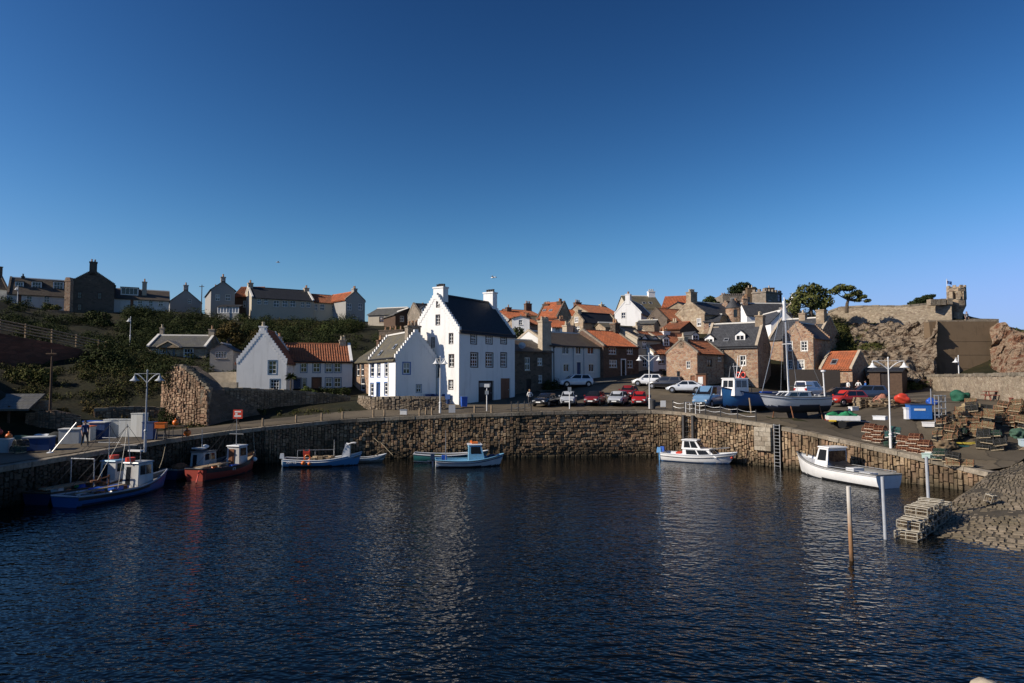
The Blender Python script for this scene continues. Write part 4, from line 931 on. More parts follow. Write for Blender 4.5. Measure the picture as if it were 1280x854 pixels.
# ================================================================== houses climbing the hill
def hh(*a, **k): return House(*a, found=5, **k)
h = hh('hill_house', 'orange roof slope left of the white flat roofed house on the hill', 'house', (636,132), (664,134), 9, 412, 398, 389, 'grey_harl', 'pantile'); h.finish(); h.chim(635.5, 381, 1.0, .9, 1, 'brown_stone')
h = hh('white_house', 'small white house with one square window above the dark stone house', 'house', (640,118), (662,118), 6, 425, 398, 395, 'white_harl', 'grey_slate', mode='gable', over=.1); h.win('L', 648.5, 653, 400, 406, 'w'); h.finish()
h = hh('hill_house', 'weathered tile roof with small white attic boxes behind the white flat house', 'house', (641,140), (676,143), 9, 408, 393.5, 387, 'cream_harl', 'old_pantile'); h.finish(); h.dormer(656, 660.5, 392.5, 397, kind='flat', t=.1); h.chim(674.5, 376.5, 1.4, 1.0, 3, 'brown_stone')
h = hh('hill_house', 'house with large bright orange roof and two tiny skylights on the hill', 'house', (671,132), (697,129.3), 5.5, 420, 397.5, 379.5, 'tan_stone', 'pantile', gable='skew', trim='dark_stone'); h.finish(); h.chim(700.5, 373.5, 1.0, 1.2, 3, 'brown_stone'); h.chim(673, 377, 1.4, 1.3, 3, 'brown_stone'); h.skylight(679,682,387.5,390); h.skylight(687,690,387.5,390)
h = hh('stone_cottage', 'small stone gable cottage with an arched attic window amid orange roofs', 'house', (712,118), (729,115), 8, 420, 402, 390.5, 'tan_stone', 'black_slate', mode='gable', gable='skew'); h.win('L', 718.5, 722.5, 397, 403, 'p', (2,2)).win('L', 719, 724.5, 408, 414, 'w'); h.finish(); h.chim(719.5, 387.5, .8, .7, 0, 'stone_trim', at_y=.5)
h = hh('hill_house', 'long orange roof behind the small stone gable cottage', 'house', (697,136), (742,140), 10, 415, 399.5, 386, 'cream_harl', 'pantile'); h.finish(); h.chim(744.5, 375, 1.4, 1.0, 3, 'brown_stone')
h = hh('hill_house', 'stone house with brown tile roof and two paned windows left of the white gable', 'house', (740,138), (776,142), 10, 412, 392.5, 381, 'tan_stone', 'old_pantile'); h.wins('F', 394.5, 401, [(745,750),(756,761)], 'p', (2,2)); h.finish(); h.chim(752, 377.5, .8, .8, 1, 'buff_pot', 'buff_pot')
h = hh('white_gable_house', 'white gable house standing out among orange roofs on the skyline', 'house', (768.5,131), (801.5,129), 12, 412, 391, 374, 'white_harl', 'brown_slate', mode='gable', gable='skew'); h.win('L', 777, 782, 391, 398, 'p', (2,2)); h.finish(); h.chim(785, 364.5, 1.3, .9, 2, 'white_harl', 'pot', at_y=.6)
h = hh('hill_house', 'mossy green brown roof with two dark skylights and a white chimney', 'house', (786,146), (828,147), 10, 410, 385, 370, 'cream_harl', 'moss_slate'); h.finish(); h.skylight(803,807.5,377,382); h.skylight(811,815.5,377,382); h.chim(823, 361.5, 1.5, 1.0, 3, 'white_harl', 'buff_pot')
h = hh('hill_house', 'broad orange roof between white chimney and tall stone chimney on the skyline', 'house', (828,142), (862,140), 10, 412, 384.5, 371.5, 'cream_harl', 'pantile'); h.win('F', 844, 849, 387, 392, 'w'); h.finish()
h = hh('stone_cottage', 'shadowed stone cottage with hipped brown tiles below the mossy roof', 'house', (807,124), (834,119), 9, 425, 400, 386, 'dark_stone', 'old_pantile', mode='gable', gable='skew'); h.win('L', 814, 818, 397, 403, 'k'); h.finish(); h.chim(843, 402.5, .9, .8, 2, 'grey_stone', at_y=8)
h = hh('stone_wall_house', 'low sunlit stone outbuilding with twin pots under the shadowed cottage', 'outbuilding', (796,112), (818,111), 6, 425, 404.5, 401, 'tan_stone', 'grey_slate'); h.finish(); h.chim(814, 398, .9, .7, 2, 'tan_stone', 'buff_pot')
h = hh('stone_house', 'tall rubble gable house with single window and many chimney pots on the hill', 'house', (843,122), (881,116), 11, 425, 392, 377, 'tan_stone', 'slate', mode='gable', gable='skew'); h.win('L', 871.5, 876, 398.5, 407.5, 'p', (2,2)); h.finish(); h.chim(862, 361.5, 1.6, 1.1, 4, 'tan_stone', 'buff_pot', at_y=.7, base_z=h.rz-1.3)
h = hh('dormer_house', 'dark roofed house with three white attic dormers right of the rubble gable', 'house', (875,128), (893,133), 9, 415, 390, 378, 'tan_stone', 'black_slate'); h.finish(); [h.dormer(a, a+2.2, 382.5, 389, t=.1, rise=.4) for a in (877.5,882.5,887.5)]; h.chim(876, 373.5, 1.1, .9, 3, 'brown_stone'); h.chim(879.5, 372.5, .8, .8, 2, 'stone_trim', 'buff_pot')
h = hh('orange_stone_house', 'warm stone house with orange roof and a conical corner turret', 'house', (894,124), (921,121), 9, 420, 396, 377, 'pink_stone', 'pantile', mode='gable', gable='crow'); h.win('L', 906.5, 911, 392, 399, 'p', (2,2)).win('L', 896.5, 900, 394, 399, 'p', (1,2)); h.finish(); h.chim(904, 368, 1.1, .9, 2, at_y=8); h.chim(897, 372.5, 1.0, .9, 2, 'brown_stone', at_y=4)
p = at(916.5, 405, 119.5); tw = thing('corner_turret', 'round stone corner turret with tall conical slate cap', 'turret', p); zc = zat(385,119.5)-p.z; zt_ = zat(373,119.5)-p.z
m = MB(); m.lathe([(.2,-1.6),(1.1,-.4),(1.25,0),(1.25,zc)], (0,0,0), 14); m.build('wall', MT['pink_stone'], tw, smooth=True); m = MB(); m.lathe([(1.4,zc-.1),(1.4,zc),(.45,zc+1.2),(.03,zt_)], (0,0,0), 14); m.build('roof', MT['slate'], tw, smooth=True)
m = MB(); m.span((-.3,-1.29,zc-1.7), (.3,-1.2,zc-.4)); m.build('window', MT['glass'], tw)
h = hh('white_wall_house', 'narrow house with shaded blue white gable right of the conical turret', 'house', (922,120), (934,116), 8, 420, 393, 379.5, 'white_harl', 'slate', mode='gable'); h.finish(); h.chim(924.5, 369.5, .8, .8, 2, 'pink_stone', at_y=.5)
h = hh('slate_cottage', 'low dark slate roof in front of the battlemented mansion', 'house', (941,118), (978,114), 8, 420, 394, 383, 'tan_stone', 'black_slate', gable='skew'); h.win('F', 951, 956, 396, 400, 'w'); h.finish(); h.chim(944.5, 377, .9, .8, 1, 'dark_stone')
# mansion with battlemented tower
h = hh('mansion', 'grey brown mansion with broad chimney breasts and a battlemented tower', 'mansion', (904,150), (968,150), 10, 405, 368.5, 367, 'grey_stone', 'slate', noroof=True)
h.wins('F', 373, 379, [(914,920),(936.5,942.5)], 'p', (2,2)); h.finish(); h.chim(928.5, 357, 1.7, 1.2, 2, 'concrete', 'buff_pot', at_y=.2, base_z=-3); h.chim(952.2, 357, 2.0, 1.2, 1, 'concrete', 'buff_pot', at_y=.2, base_z=-3); h.chim(904, 366, 1.2, 1.0, 2, 'brown_stone')
m = MB(); n = 12
for k in range(n): x = (h.L-6)*(k+.25)/n; m.span((x, -.05, h.ev-.05), (x+.55, .35, h.ev+.25))
m.build('battlement', MT['grey_stone'], h.root)
h = hh('mansion_tower', 'square battlemented tower at the right end of the mansion', 'tower', (958,147), (978,151), 6, 405, 363.5, 363, 'grey_stone', 'slate', noroof=True)
h.win('F', 972, 976, 367, 377, 'k', (1,2)); h.win('F', 961, 965, 374.5, 376.5, 'x', (1,1)); h.finish(); m = MB()
for k in range(5):
    x = h.L*(k+.1)/5; m.span((x, -.12, h.ev-.05), (x+.45, .3, h.ev+.5)); y = h.D*(k+.1)/5; m.span((-.12, y, h.ev-.052), (.3, y+.6, h.ev+.498)); m.span((h.L-.3, y, h.ev-.052), (h.L+.12, y+.6, h.ev+.498))
m.span((-.15,-.15,h.ev-.35),(h.L+.15,h.D+.15,h.ev-.055)); m.build('battlement', MT['grey_stone'], h.root)
h = hh('hill_cottage', 'pink walled cottage roof tucked under the big tree near the white gable', 'house', (986,112), (1004,112), 7, 410, 392, 386, 'pink_stone', 'slate'); h.finish(); h.chim(987.5, 381.5, .9, .8, 1, 'pink_stone')
m = MB(); p = at(992, 395, 118); m.lathe([(.5,0),(.5,zat(373,118)-p.z),(.65,zat(373,118)-p.z),(.3,zat(368,118)-p.z),(0,zat(366,118)-p.z)], (0,0,0), 10); o = m.build('white_monument', MT['white_harl'], smooth=True); o.location = p; tag(o, 'slim white pillar half hidden beside the big tree', 'pillar')

# more of the roofs packed on the slope
h = hh('hill_house', 'low orange roof tucked between white flat house and big orange roof', 'house', (655,122), (676,124), 7, 422, 405, 397, 'tan_stone', 'old_pantile'); h.win('F', 660, 664, 408, 413, 'w'); h.finish(); h.chim(659, 391, .9, .8, 2, 'brown_stone')
h = hh('hill_house', 'small white walled house with orange roof behind the white terrace chimney', 'house', (690,112), (714,113), 7, 425, 409, 400.5, 'white_harl', 'pantile'); h.wins('F', 411, 416, [(695,699),(704,708)], 'd'); h.finish(); h.chim(709, 395, .9, .8, 2, 'pink_stone')
h = hh('hill_house', 'slate roofed stone house squeezed right of the small stone gable cottage', 'house', (729,117), (756,119), 7, 425, 406, 397, 'tan_stone', 'slate'); h.wins('F', 408, 413, [(735,739),(746,750)], 'w'); h.finish(); h.chim(755, 391, 1.0, .9, 3, 'tan_stone', 'buff_pot')
h = hh('stone_outbuilding', 'short rubble outbuilding with mossy roof above the brown house chimneys', 'outbuilding', (757,112), (779,113), 5, 425, 409, 403.5, 'tan_stone', 'moss_slate'); h.finish()
h = hh('hill_house', 'brown tiled roof with stone chimney in front of the rubble gable house', 'house', (826,108), (850,106), 7, 430, 412.5, 404, 'brown_stone', 'old_pantile'); h.finish(); h.chim(843.5, 398, .9, .9, 2, 'tan_stone', 'buff_pot')
h = hh('hill_house', 'narrow slate roof between rubble gable house and warm turreted house', 'house', (880,116), (899,115), 7, 425, 402, 394, 'pink_stone', 'slate'); h.win('F', 886, 890, 404, 410, 'w'); h.finish(); h.chim(882.5, 387.5, .9, .9, 2, 'grey_stone')
# ================================================================== walls, cliffs, castle, fences and trees
def rubble(parent, bot, top, mat, smin=.16, smax=.42, seed=1, out=.10):
    """separate rough stones covering the wall face between two lines of points"""
    r = random.Random(seed); m = MB(); L = sum((b-a).length for a, b in zip(bot[:-1], bot[1:]))
    def samp(P, t): f = min(max(t,0),1)*(len(P)-1); i = min(len(P)-2, int(f)); return P[i].lerp(P[i+1], f-i)
    s = 0.0
    while s < L:
        w = min(r.uniform(smin, smax)*1.1, L-s+.05); t = (s+w/2)/L; b, tp = samp(bot, t), samp(top, t); d = (samp(bot, min(1,t+.02))-samp(bot, max(0,t-.02))); d.z = 0; d.normalize(); n = Vector((d.y, -d.x, 0)); z = 0.0; Hh = (tp-b).length; up = (tp-b)/max(Hh,.01)
        z = -r.uniform(0,.2)
        while z < Hh-.05:
            h = min(r.uniform(smin, smax)*.8, Hh-z); c = b+up*(z+h/2); pr = r.uniform(.02, out); g = .012; q = []
            base = [(sx*(w/2-g-max(0,r.uniform(-.03,.05))), sz*(h/2-g-max(0,r.uniform(-.03,.04)))) for sx, sz in ((-1,-1),(1,-1),(1,1),(-1,1))]
            for dep, k in ((-.2,1),(pr*.5,1),(pr,.78)): q += [c+d*x*k+up*zz*k+n*dep for x, zz in base]
            if r.random() < .96: m.add(q, [(8,9,10,11)]+[(k*4+i, k*4+(i+1)%4, k*4+4+(i+1)%4, k*4+4+i) for k in range(2) for i in range(4)])
            z += h
        s += w
    return m.build('stonework', mat, parent)
MT['rubble_pink'] = m_island('broken_rubble', [(.36,.21,.135),(.44,.30,.20),(.24,.14,.09),(.50,.36,.24),(.30,.19,.125)], .9, (.06,.045,.028))
MT['rubble_grey'] = m_island('garden_rubble', [(.26,.20,.14),(.33,.26,.185),(.19,.145,.10),(.38,.31,.23),(.24,.17,.115)], .9, (.05,.04,.026))
def wall_run(name, label, pts, thick, mat, drop=.8, cope=None, cat='wall', cob=.5, stones=None):
    """free-standing wall along points (picture column, depth, picture row of its top), standing in the ground"""
    P = [at(a, c, Y) for a, Y, c in pts]; rows = catmull(P, 1.0); F = edge_frames(rows)
    m = MB(); r = random.Random(len(label)); A = []
    for p, d, n in F:
        g = min(H(p.x, p.y), H((p-n*1.2).x, (p-n*1.2).y))-drop; z = p.z
        A.append([tuple((p-n*thick*.5)[:2])+(g,), tuple((p-n*thick*.5)[:2])+(z,), tuple((p+n*thick*.5)[:2])+(z,), tuple((p+n*thick*.5)[:2])+(g,)])
    m.grid(A, close=True)
    for q in (A[0], A[-1]): m.add(q, [(0,1,2,3)])
    o = m.build(name, MT[mat]); tag(o, label, cat)
    if stones:
        rubble(o, [Vector(q[0])+Vector((0,0,drop-.15)) for q in A], [Vector(q[1]) for q in A], MT[stones], seed=len(label))
    if cope:
        c = MB(); total = sum((b-a).length for a, b in zip(rows[:-1], rows[1:]))
        for (p, d, n), (q, _, _) in zip(F[:-1], F[1:]):
            L = (q-p).length; k = max(1, round(L/cob)); sl = math.atan2(q.z-p.z, L)
            M3 = Matrix((d, n, Vector((0,0,1)))).transposed() @ Matrix.Rotation(-sl, 3, 'Y')
            for i in range(k):
                w = p.lerp(q, (i+.5)/k); c.box(w+Vector((0,0,.06+r.uniform(-.03,.05))), (L/k-.03, thick+r.uniform(.0,.16), .2+r.uniform(0,.1)), rot=M3)
        c.build('coping', MT[cope], o)
    return o
MT['copestone2'] = m_island('wall_top_stones', [(.32,.27,.20),(.26,.22,.17),(.38,.33,.25),(.22,.18,.14)], .9)
wall_run('garden_wall', 'long rubble garden wall with pale cope below the crow stepped white cottage', [(258.5,63.3,487),(300,66,487.5),(345,70,489),(400,73,493),(437,74.5,497)], .6, 'dark_stone', cope='copestone2', stones='rubble_grey')
wall_run('stone_wall', 'dark stone wall sloping as a triangle in front of the long garden wall', [(262,62.7,489),(290,64.2,497),(312,65.6,506),(326,66.4,520)], .4, 'dark_stone')
wall_run('garden_wall', 'low rubble wall in front of the white cottage with blue windows', [(451,72,497),(467,67.6,498.5),(500,67.2,498),(556,67.4,498)], .5, 'dark_stone', cope='copestone2', stones='rubble_grey')
wall_run('stone_wall', 'short crumbling stone wall behind the fish boxes on the left quay', [(34,57.5,516),(70,58,513),(100,59,520)], .6, 'dark_stone', stones='rubble_pink')
wall_run('stone_wall', 'low dark stone wall under the scrub left of the street lamp', [(118,63,513),(160,64,511),(206,65,512)], .6, 'dark_stone', cope='copestone2', stones='rubble_pink')
wall_run('boundary_wall', 'dry stone boundary wall along the hilltop below the dormer cottage', [(-20,118,389),(40,116,387),(88,117,389)], .5, 'dark_stone')
wall_run('red_wall', 'red earth coloured wall below the rail fence at the left edge', [(-60,73,403),(0,75,417),(60,78,428),(118,82,441)], .7, 'red_stone', 2.5)
wall_run('terrace_wall', 'sandy terrace edge of the garden steps beside the white cottage', [(262,82,466),(280,82,465),(297,82,465)], .5, 'stone_trim')
wall_run('terrace_wall', 'lower sandy terrace step behind the rubble garden wall', [(262,78,479),(280,78,478),(297,78,478)], .5, 'stone_trim')
# rail fence along the slope
f = thing('rail_fence', 'long wooden rail fence slanting across the dark slope at the left edge', 'fence', (0,0,0)); P = catmull([at(a, c, Y) for a, Y, c in ((-60,76,393),(0,80,405),(65,84,417.5),(132,89,432.5))], .6); acc = 0; last = None; posts = []
for a, b in zip(P[:-1], P[1:]):
    if acc <= 0: posts.append(a); acc = 2.1
    acc -= (b-a).length
posts.append(P[-1])
for p in posts: m = MB(); m.box(p+Vector((0,0,-.55)), (.16,.16,2.3)); m.build('post', MT['wood'], f)
for k in range(4):
    m = MB()
    for a, b in zip(posts[:-1], posts[1:]): m.tube(a+Vector((.02,-.09,.45-.36*k)), b+Vector((0,-.09,.45-.36*k)), .085, .085, 5)
    m.build('rail', MT['wood'], f)
# lean-to shed at the far left of the quay
sh = thing('lean_to_shed', 'open stone shed with blue grey lean-to roof at the left edge of the quay', 'shed', at(-25,548,55.5), R(22)); m = MB()
m.span((-9,-.2,-2),(-6.2,4,2.6)); m.span((.2,-.2,-2),(1.2,.5,1.9)); m.span((-6.2,3.4,-2),(4,4,2.9)); m.build('wall', MT['pink_stone'], sh)
m = MB(); m.prism([(-.8,2.35),(4.3,3.5),(4.3,3.34),(-.8,2.2)], 'x', -9.5, 3.4); m.build('roof', MT['grey_slate'], sh); 
for x in (-3,1.9): m = MB(); m.box((x,-.1,1.1),(.16,.16,3)); m.build('post', MT['dark_wood'], sh)
# ---------------------------------------------------------------- castle headland on the right
wall_run('castle_wall', 'old castle wall of sunlit rubble along the headland skyline', [(1036,112,391),(1048,111,386),(1062,110,384.5),(1100,107,383.5),(1128,105,383.5),(1160,103,381),(1190,101,381.5)], 1.0, 'castle_stone', 5.5, 'copestone2', 'castle wall', .8)
m = MB(); ba = [at(x, y, 101) for x, y in ((1164,379),(1170,379),(1177,378.5),(1185,378))]
for p in ba: m.box(p+Vector((0,0,.1)), (.75,1.0,.9))
tag(m.build('battlement', MT['castle_stone']), 'broken battlements on the castle wall left of the lookout turret', 'battlement')
tp = at(1196, 381, 102); tu = thing('lookout_turret', 'small battlemented stone lookout turret with open windows on the castle wall end', 'turret', tp)
def octa(r, z): return [(r*math.cos(R(22.5+45*k)), r*math.sin(R(22.5+45*k)), z) for k in range(8)]
m = MB(); m.grid([octa(.5,-4.5), octa(.9,-1.2), octa(1.42,-.2), octa(1.42,.75)], close=True); m.add(octa(1.42,.75), [tuple(range(8))]); m.build('base', MT['tan_stone'], tu, fixn=False)
m = MB()
for k in range(8):
    a = R(22.5+45*k); m.box((1.28*math.cos(a), 1.28*math.sin(a), 1.35), (.34,.62,1.25), rz=a)
m.build('pillar', MT['tan_stone'], tu); m = MB(); m.grid([octa(1.38,1.95), octa(1.5,2.0), octa(1.5,2.45), octa(1.05,2.45), octa(1.05,1.95), octa(1.38,1.95)], close=True); m.build('cornice', MT['tan_stone'], tu)
m = MB()
for k in range(16):
    if k % 2 == 0: a = R(22.5*k); m.box((1.3*math.cos(a), 1.3*math.sin(a), 2.68), (.3,.5,.5), rz=a)
m.build('battlement', MT['tan_stone'], tu); tu.scale = (.86,.86,.97)
fl = thing('flagpole', 'white flagpole with a small dark flag behind the lookout turret', 'flagpole', at(1184.5,378,104)); m = MB(); m.tube((0,0,-1),(0,0,3.5),.06,.04); m.lathe([(.0,3.62),(.09,3.55),(.0,3.46)]); m.build('pole', MT['white_metal'], fl)
m = MB(); m.grid([[(.05+.12*i,.06*math.sin(i*1.1+j*.4),3.35-.12*j-.03*i) for i in range(7)] for j in range(5)]); m.grid([[(.05+.12*i,.012+.06*math.sin(i*1.1+j*.4),3.35-.12*j-.03*i) for i in range(7)] for j in range(5)]); m.build('flag', MT['blue_trim'], fl, fixn=False)
# big retaining wall
a, b = at(1161, 402, 91.3), at(1246, 400, 91); zb = zat(478, 88); rw = thing('retaining_wall', 'huge brown concrete retaining wall filling a gap in the cliff', 'retaining wall', (0,0,0))
d = (b-a); d.z = 0; d.normalize(); n = Vector((-d.y, d.x, 0)); m = MB(); W = (b-a).xy.length
rows = []
for j in range(15):
    t = j/14; z = zb+(a.z-zb)*t; off = n*(1.1*t); rows.append([tuple((a+d*(W*i/20)+off-n*1.1)[:2])+(z,) for i in range(21)])
m.grid(rows); back = [tuple((Vector(p)+n*1.2)) for p in rows[-1]]; m.grid([rows[-1], back]); m.grid([back, [(x,y,zb) for x,y,z in back]])
for k in (0,-1): m.add([rows[0][k], rows[-1][k], back[k], (back[k][0], back[k][1], zb)], [(0,1,2,3)])
m.build('wall', MT['concrete'], rw, fixn=False)
m = MB(); nn = 9
for j in (2, 4, 6):
    z = zb+(a.z-zb)*j/9; off = n*(1.1*j/9-1.1)-n*.02
    p = a+d*0.1+off; q = a+d*(W-.1)+off; m.tube((p.x,p.y,z),(q.x,q.y,z),.014,.014,4)
m.build('joint', MT['concrete'], rw); m = MB(); p = (a+b)/2-n*.0; m.box((p.x,p.y+.35,a.z+.05),(W+.1,.5,.25),rz=math.atan2(d.y,d.x)); m.build('coping', MT['castle_stone'], rw)
wall_run('parapet_wall', 'low parapet wall on top of the huge retaining wall', [(1207,97,399),(1225,97,398.5),(1247,97,399)], .5, 'castle_stone', 1.5)
# cliffs
def cliff(name, label, bot, top, cols, seed, amp=.9, mat=None):
    """craggy rock face between a foot line and a head line"""
    B = catmull([at(*q) for q in bot], .5); T = catmull([at(*q) for q in top], .5); n = 130; k = 84
    def samp(P, t): i = min(len(P)-2, int(t*(len(P)-1))); f = t*(len(P)-1)-i; return P[i].lerp(P[i+1], f)
    rows = []
    for j in range(k+1):
        row = []
        for i in range(n+1):
            p = samp(B, i/n).lerp(samp(T, i/n), j/k); q = p*.42+Vector((seed,0,0)); led = noise.noise(Vector((q.x*.6, q.y*.6, q.z*2.2)))
            f = noise.ridged_multi_fractal(q*.55, .9, 2.1, 5, 1.0, 2.0)*.75+led*.7+noise.hetero_terrain(q*1.6, .8, 2.2, 4, .3)*.35-.6
            row.append(p+Vector((-.5*f*amp-.1*amp, -1.0*f*amp-.1*amp, .35*noise.noise(q*3)*amp)))
        rows.append(row)
    m = MB(); m.grid(rows); rows2 = [[q+Vector((.6,1.6,-.3)) for q in r] for r in (rows[-1],)]; m.grid([rows[-1], rows2[0]])
    return tag(m.build(name, mat or m_rock(name+'_rock', cols), fixn=False), label, 'cliff' if mat is None else 'wall')
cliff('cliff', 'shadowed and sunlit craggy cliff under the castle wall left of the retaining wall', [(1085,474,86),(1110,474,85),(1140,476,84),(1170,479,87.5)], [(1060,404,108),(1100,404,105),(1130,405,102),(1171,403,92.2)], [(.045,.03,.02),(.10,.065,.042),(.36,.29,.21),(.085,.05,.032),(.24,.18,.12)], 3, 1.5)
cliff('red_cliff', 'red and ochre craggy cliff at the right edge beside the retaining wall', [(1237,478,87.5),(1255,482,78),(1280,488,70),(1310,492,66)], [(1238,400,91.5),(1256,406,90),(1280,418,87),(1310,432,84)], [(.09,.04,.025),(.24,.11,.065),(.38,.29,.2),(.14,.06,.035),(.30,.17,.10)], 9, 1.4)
rb = [at(*q) for q in ((200,541,64.5),(216,540,63.4),(232,539,62.4),(259,538,61.6))]; rt = [at(*q) for q in ((203,475,66.6),(213,463,65.6),(223,457,64.8),(232,463,64.2),(240,468,63.6),(250,478,62.9),(259,488,62.3))]
rbs = catmull(rb, .4); rts = catmull(rt, .4); nq = 40
def rsamp(P, t): f = t*(len(P)-1); i = min(len(P)-2, int(f)); return P[i].lerp(P[i+1], f-i)
m = MB(); F0 = [rsamp(rbs, k/nq)+Vector((0,0,-1)) for k in range(nq+1)]; F1 = [rsamp(rts, k/nq) for k in range(nq+1)]; bk = Vector((.9,1.7,0)); m.grid([F0, F1, [p+bk for p in F1], [p+bk for p in F0]])
for q in (0, nq): m.add([F0[q], F1[q], F1[q]+bk, F0[q]+bk], [(0,1,2,3)])
o = m.build('ruined_wall', MT['dark_stone']); tag(o, 'sunlit broken rubble wall face with ivy on top rising from the left quay road', 'wall'); rubble(o, [rsamp(rbs, k/nq) for k in range(nq+1)], F1, MT['rubble_pink'], .15, .48, 6, .16)
m = MB(); r = random.Random(4)
for k in range(26): p = rsamp(rts, (k+.5)/26); m.box(p+Vector((.1,.25,.05+r.uniform(-.05,.1))), (r.uniform(.3,.55), r.uniform(.4,.7), r.uniform(.18,.36)), rz=r.uniform(-.6,.2))
m.build('coping', MT['copestone2'], o)
m = MB(); p = at(259.5,487,62.6); m.span((p.x-.5,p.y-.3,0),(p.x+.35,p.y+3.2,p.z)); tag(m.build('wall_end', MT['tan_stone']), 'square stone corner where the broken wall meets the garden wall', 'wall')
bush('ivy_clump', 'dark ivy clump growing from the foot of the sunlit broken wall', tuple(at(212,528,63)), [(-.6,0,.5,.5,.4,.9),(.1,-.1,.3,.5,.4,.6)], 1200, .10, MT['leaf_dark'], 'ivy', seed=43)
bush('ivy_clump', 'dark ivy hanging over the top of the sunlit stone outcrop', tuple(at(222,459,65.6)), [(-1.4,0,-.5,1.0,.7,.7),(0,-.2,.1,1.0,.7,.6),(1.3,-.3,-.6,.9,.6,.7),(2.3,-.4,-1.6,.6,.5,.6),(-.6,-.7,-1.3,.5,.4,.8)], 2600, .11, MT['leaf_dark'], 'ivy', seed=41)
# the lower harbour wall running along the road
wall_run('harbour_road_wall', 'low rubble wall along the road below the retaining wall', [(1134,98,471),(1160,86,470.5),(1200,70,470),(1245,58,469.5),(1290,50,469)], .6, 'castle_stone', 1.5, 'copestone2', 'wall', .7)
fn = thing('wooden_fence', 'small brown wooden fence leaning against the low road wall', 'fence', at(1143,486,84), R(-62)); 
for x in (0, 2.0, 4.2): m = MB(); m.box((x,0,.5),(.12,.12,1.5)); m.build('post', MT['dark_wood'], fn)
for z, t in ((1.05,0),(.6,.1)): m = MB(); m.tube((-.1,-.08,z+t),(4.4,-.08,z-t),.06,.06,5); m.build('rail', MT['dark_wood'], fn)
m = MB(); m.tube((0,-.12,1.0),(2,-.12,.3),.05,.05,5); m.tube((2,-.12,1.0),(4.2,-.12,.3),.05,.05,5); m.build('brace', MT['dark_wood'], fn)
pt = thing('picnic_table', 'red brown picnic table with attached benches by the road wall', 'table', at(1247,500.5,57), R(-18))
m = MB(); [m.box((0,y,.74),(1.9,.17,.05)) for y in (-.28,-.09,.1,.29)]; m.build('tabletop', MT['red_wood'], pt)
for y in (-.75,.75): m = MB(); m.box((0,y,.44),(1.9,.28,.05)); m.build('seat', MT['red_wood'], pt)
for x in (-.7,.7):
    m = MB(); m.tube((x,-.25,.72),(x,-.7,0),.045); m.tube((x,.25,.72),(x,.7,0),.045); m.tube((x,-.85,.4),(x,.85,.4),.045); m.build('leg', MT['red_wood'], pt)
bn = thing('bench', 'small red brown bench right of the picnic table by the road wall', 'bench', at(1275,505,53), R(-30)); m = MB(); m.box((0,0,.45),(1.4,.4,.06)); m.build('seat', MT['red_wood'], bn)
for x in (-.6,.6): m = MB(); m.box((x,0,.2),(.1,.36,.44)); m.build('leg', MT['red_wood'], bn)
# ---------------------------------------------------------------- trees and bushes
def tr(name, label, px, py, Y, ph, blobs, n, size, leaf, tr_=.28, lean=(0,0), seed=1):
    k = Y/FPX; p = at(px, py, Y); return tree(name, label, p, ph*k, [(a*k,b*k,c*k,d*k,e*k,f*k) for a,b,c,d,e,f in blobs], n, size, MT[leaf], tr_, lean, seed=seed)
tr('broad_tree', 'large round leafy tree on the headland left of the windswept tree', 1014, 400, 106, 20, [(-17,0,27,9,10,9),(-7,3,37,10,10,8),(4,0,40,9,9,7),(12,1,34,9,9,8),(20,-3,24,7,8,8),(-21,0,15,7,8,8),(-2,-4,24,11,10,9),(10,-4,17,9,9,8)], 4200, .30, 'leaf_tree', .3, seed=3)
tr('windswept_tree', 'windswept tree with flat crown leaning right over the castle wall', 1058, 386, 103, 12, [(-15,0,22,7,7,4.5),(-6,2,27,8,8,4),(4,0,26,8,8,3.5),(13,0,20,7,7,3.5),(20,0,15,6.5,6.5,3),(26,-1,10,4.5,5,2.2),(2,-2,16,7,6,2.6),(12,-3,10,5,5,2)], 2100, .25, 'leaf_tree', .24, (.35,0), seed=4)
tr('cypress_tree', 'dark spreading cypress on the castle wall left of the lookout turret', 1154, 386, 108, 4, [(-10,0,6,8,8,4),(-3,0,10,8,8,4.5),(5,0,13,8,7,4),(10,0,16,6,5,2.2),(4,0,6,13,8,4)], 2600, .26, 'leaf_cypress', .25, seed=5)
tr('tree', 'distant dark tree crown showing above the mansion roof', 928, 385, 172, 12, [(-8,0,22,9,9,6),(2,0,27,9,9,6),(11,0,22,8,8,5),(0,0,16,14,9,6)], 1800, .5, 'leaf_cypress', .4, seed=6)
tr('tree', 'small tree between the pink cottage and the white gable on the hill', 989, 402, 120, 8, [(-4,0,20,7,7,8),(3,0,13,8,8,7)], 900, .34, 'leaf_tree', .2, seed=7)
tr('tree', 'dark tree beside the mansion behind the dormer house chimneys', 887, 400, 150, 8, [(0,0,24,8,8,6),(6,0,18,8,8,6)], 700, .45, 'leaf_dark', .25, seed=8)
tr('tree', 'dark tree squeezed between the tall white house and the small white hill house', 650, 440, 100, 12, [(-2,0,22,9,9,9),(5,0,14,10,9,9),(-6,0,8,8,8,9)], 1500, .28, 'leaf_dark', .2, seed=9)
tr('tree', 'tall dark bushy tree growing under the stepped hilltop gable', 120, 420, 112, 10, [(-14,0,14,10,9,10),(-4,0,22,11,10,10),(8,0,18,11,10,12),(16,0,8,10,9,10),(-2,-3,8,16,10,9)], 4200, .27, 'leaf_dark', .25, seed=10)
tr('tree', 'russet leaved tree right of the little white garden house', 285, 430, 101, 6, [(-6,0,14,9,9,8),(6,0,18,10,9,9),(14,0,10,9,9,8)], 1900, .26, 'leaf_brown', .2, seed=11)
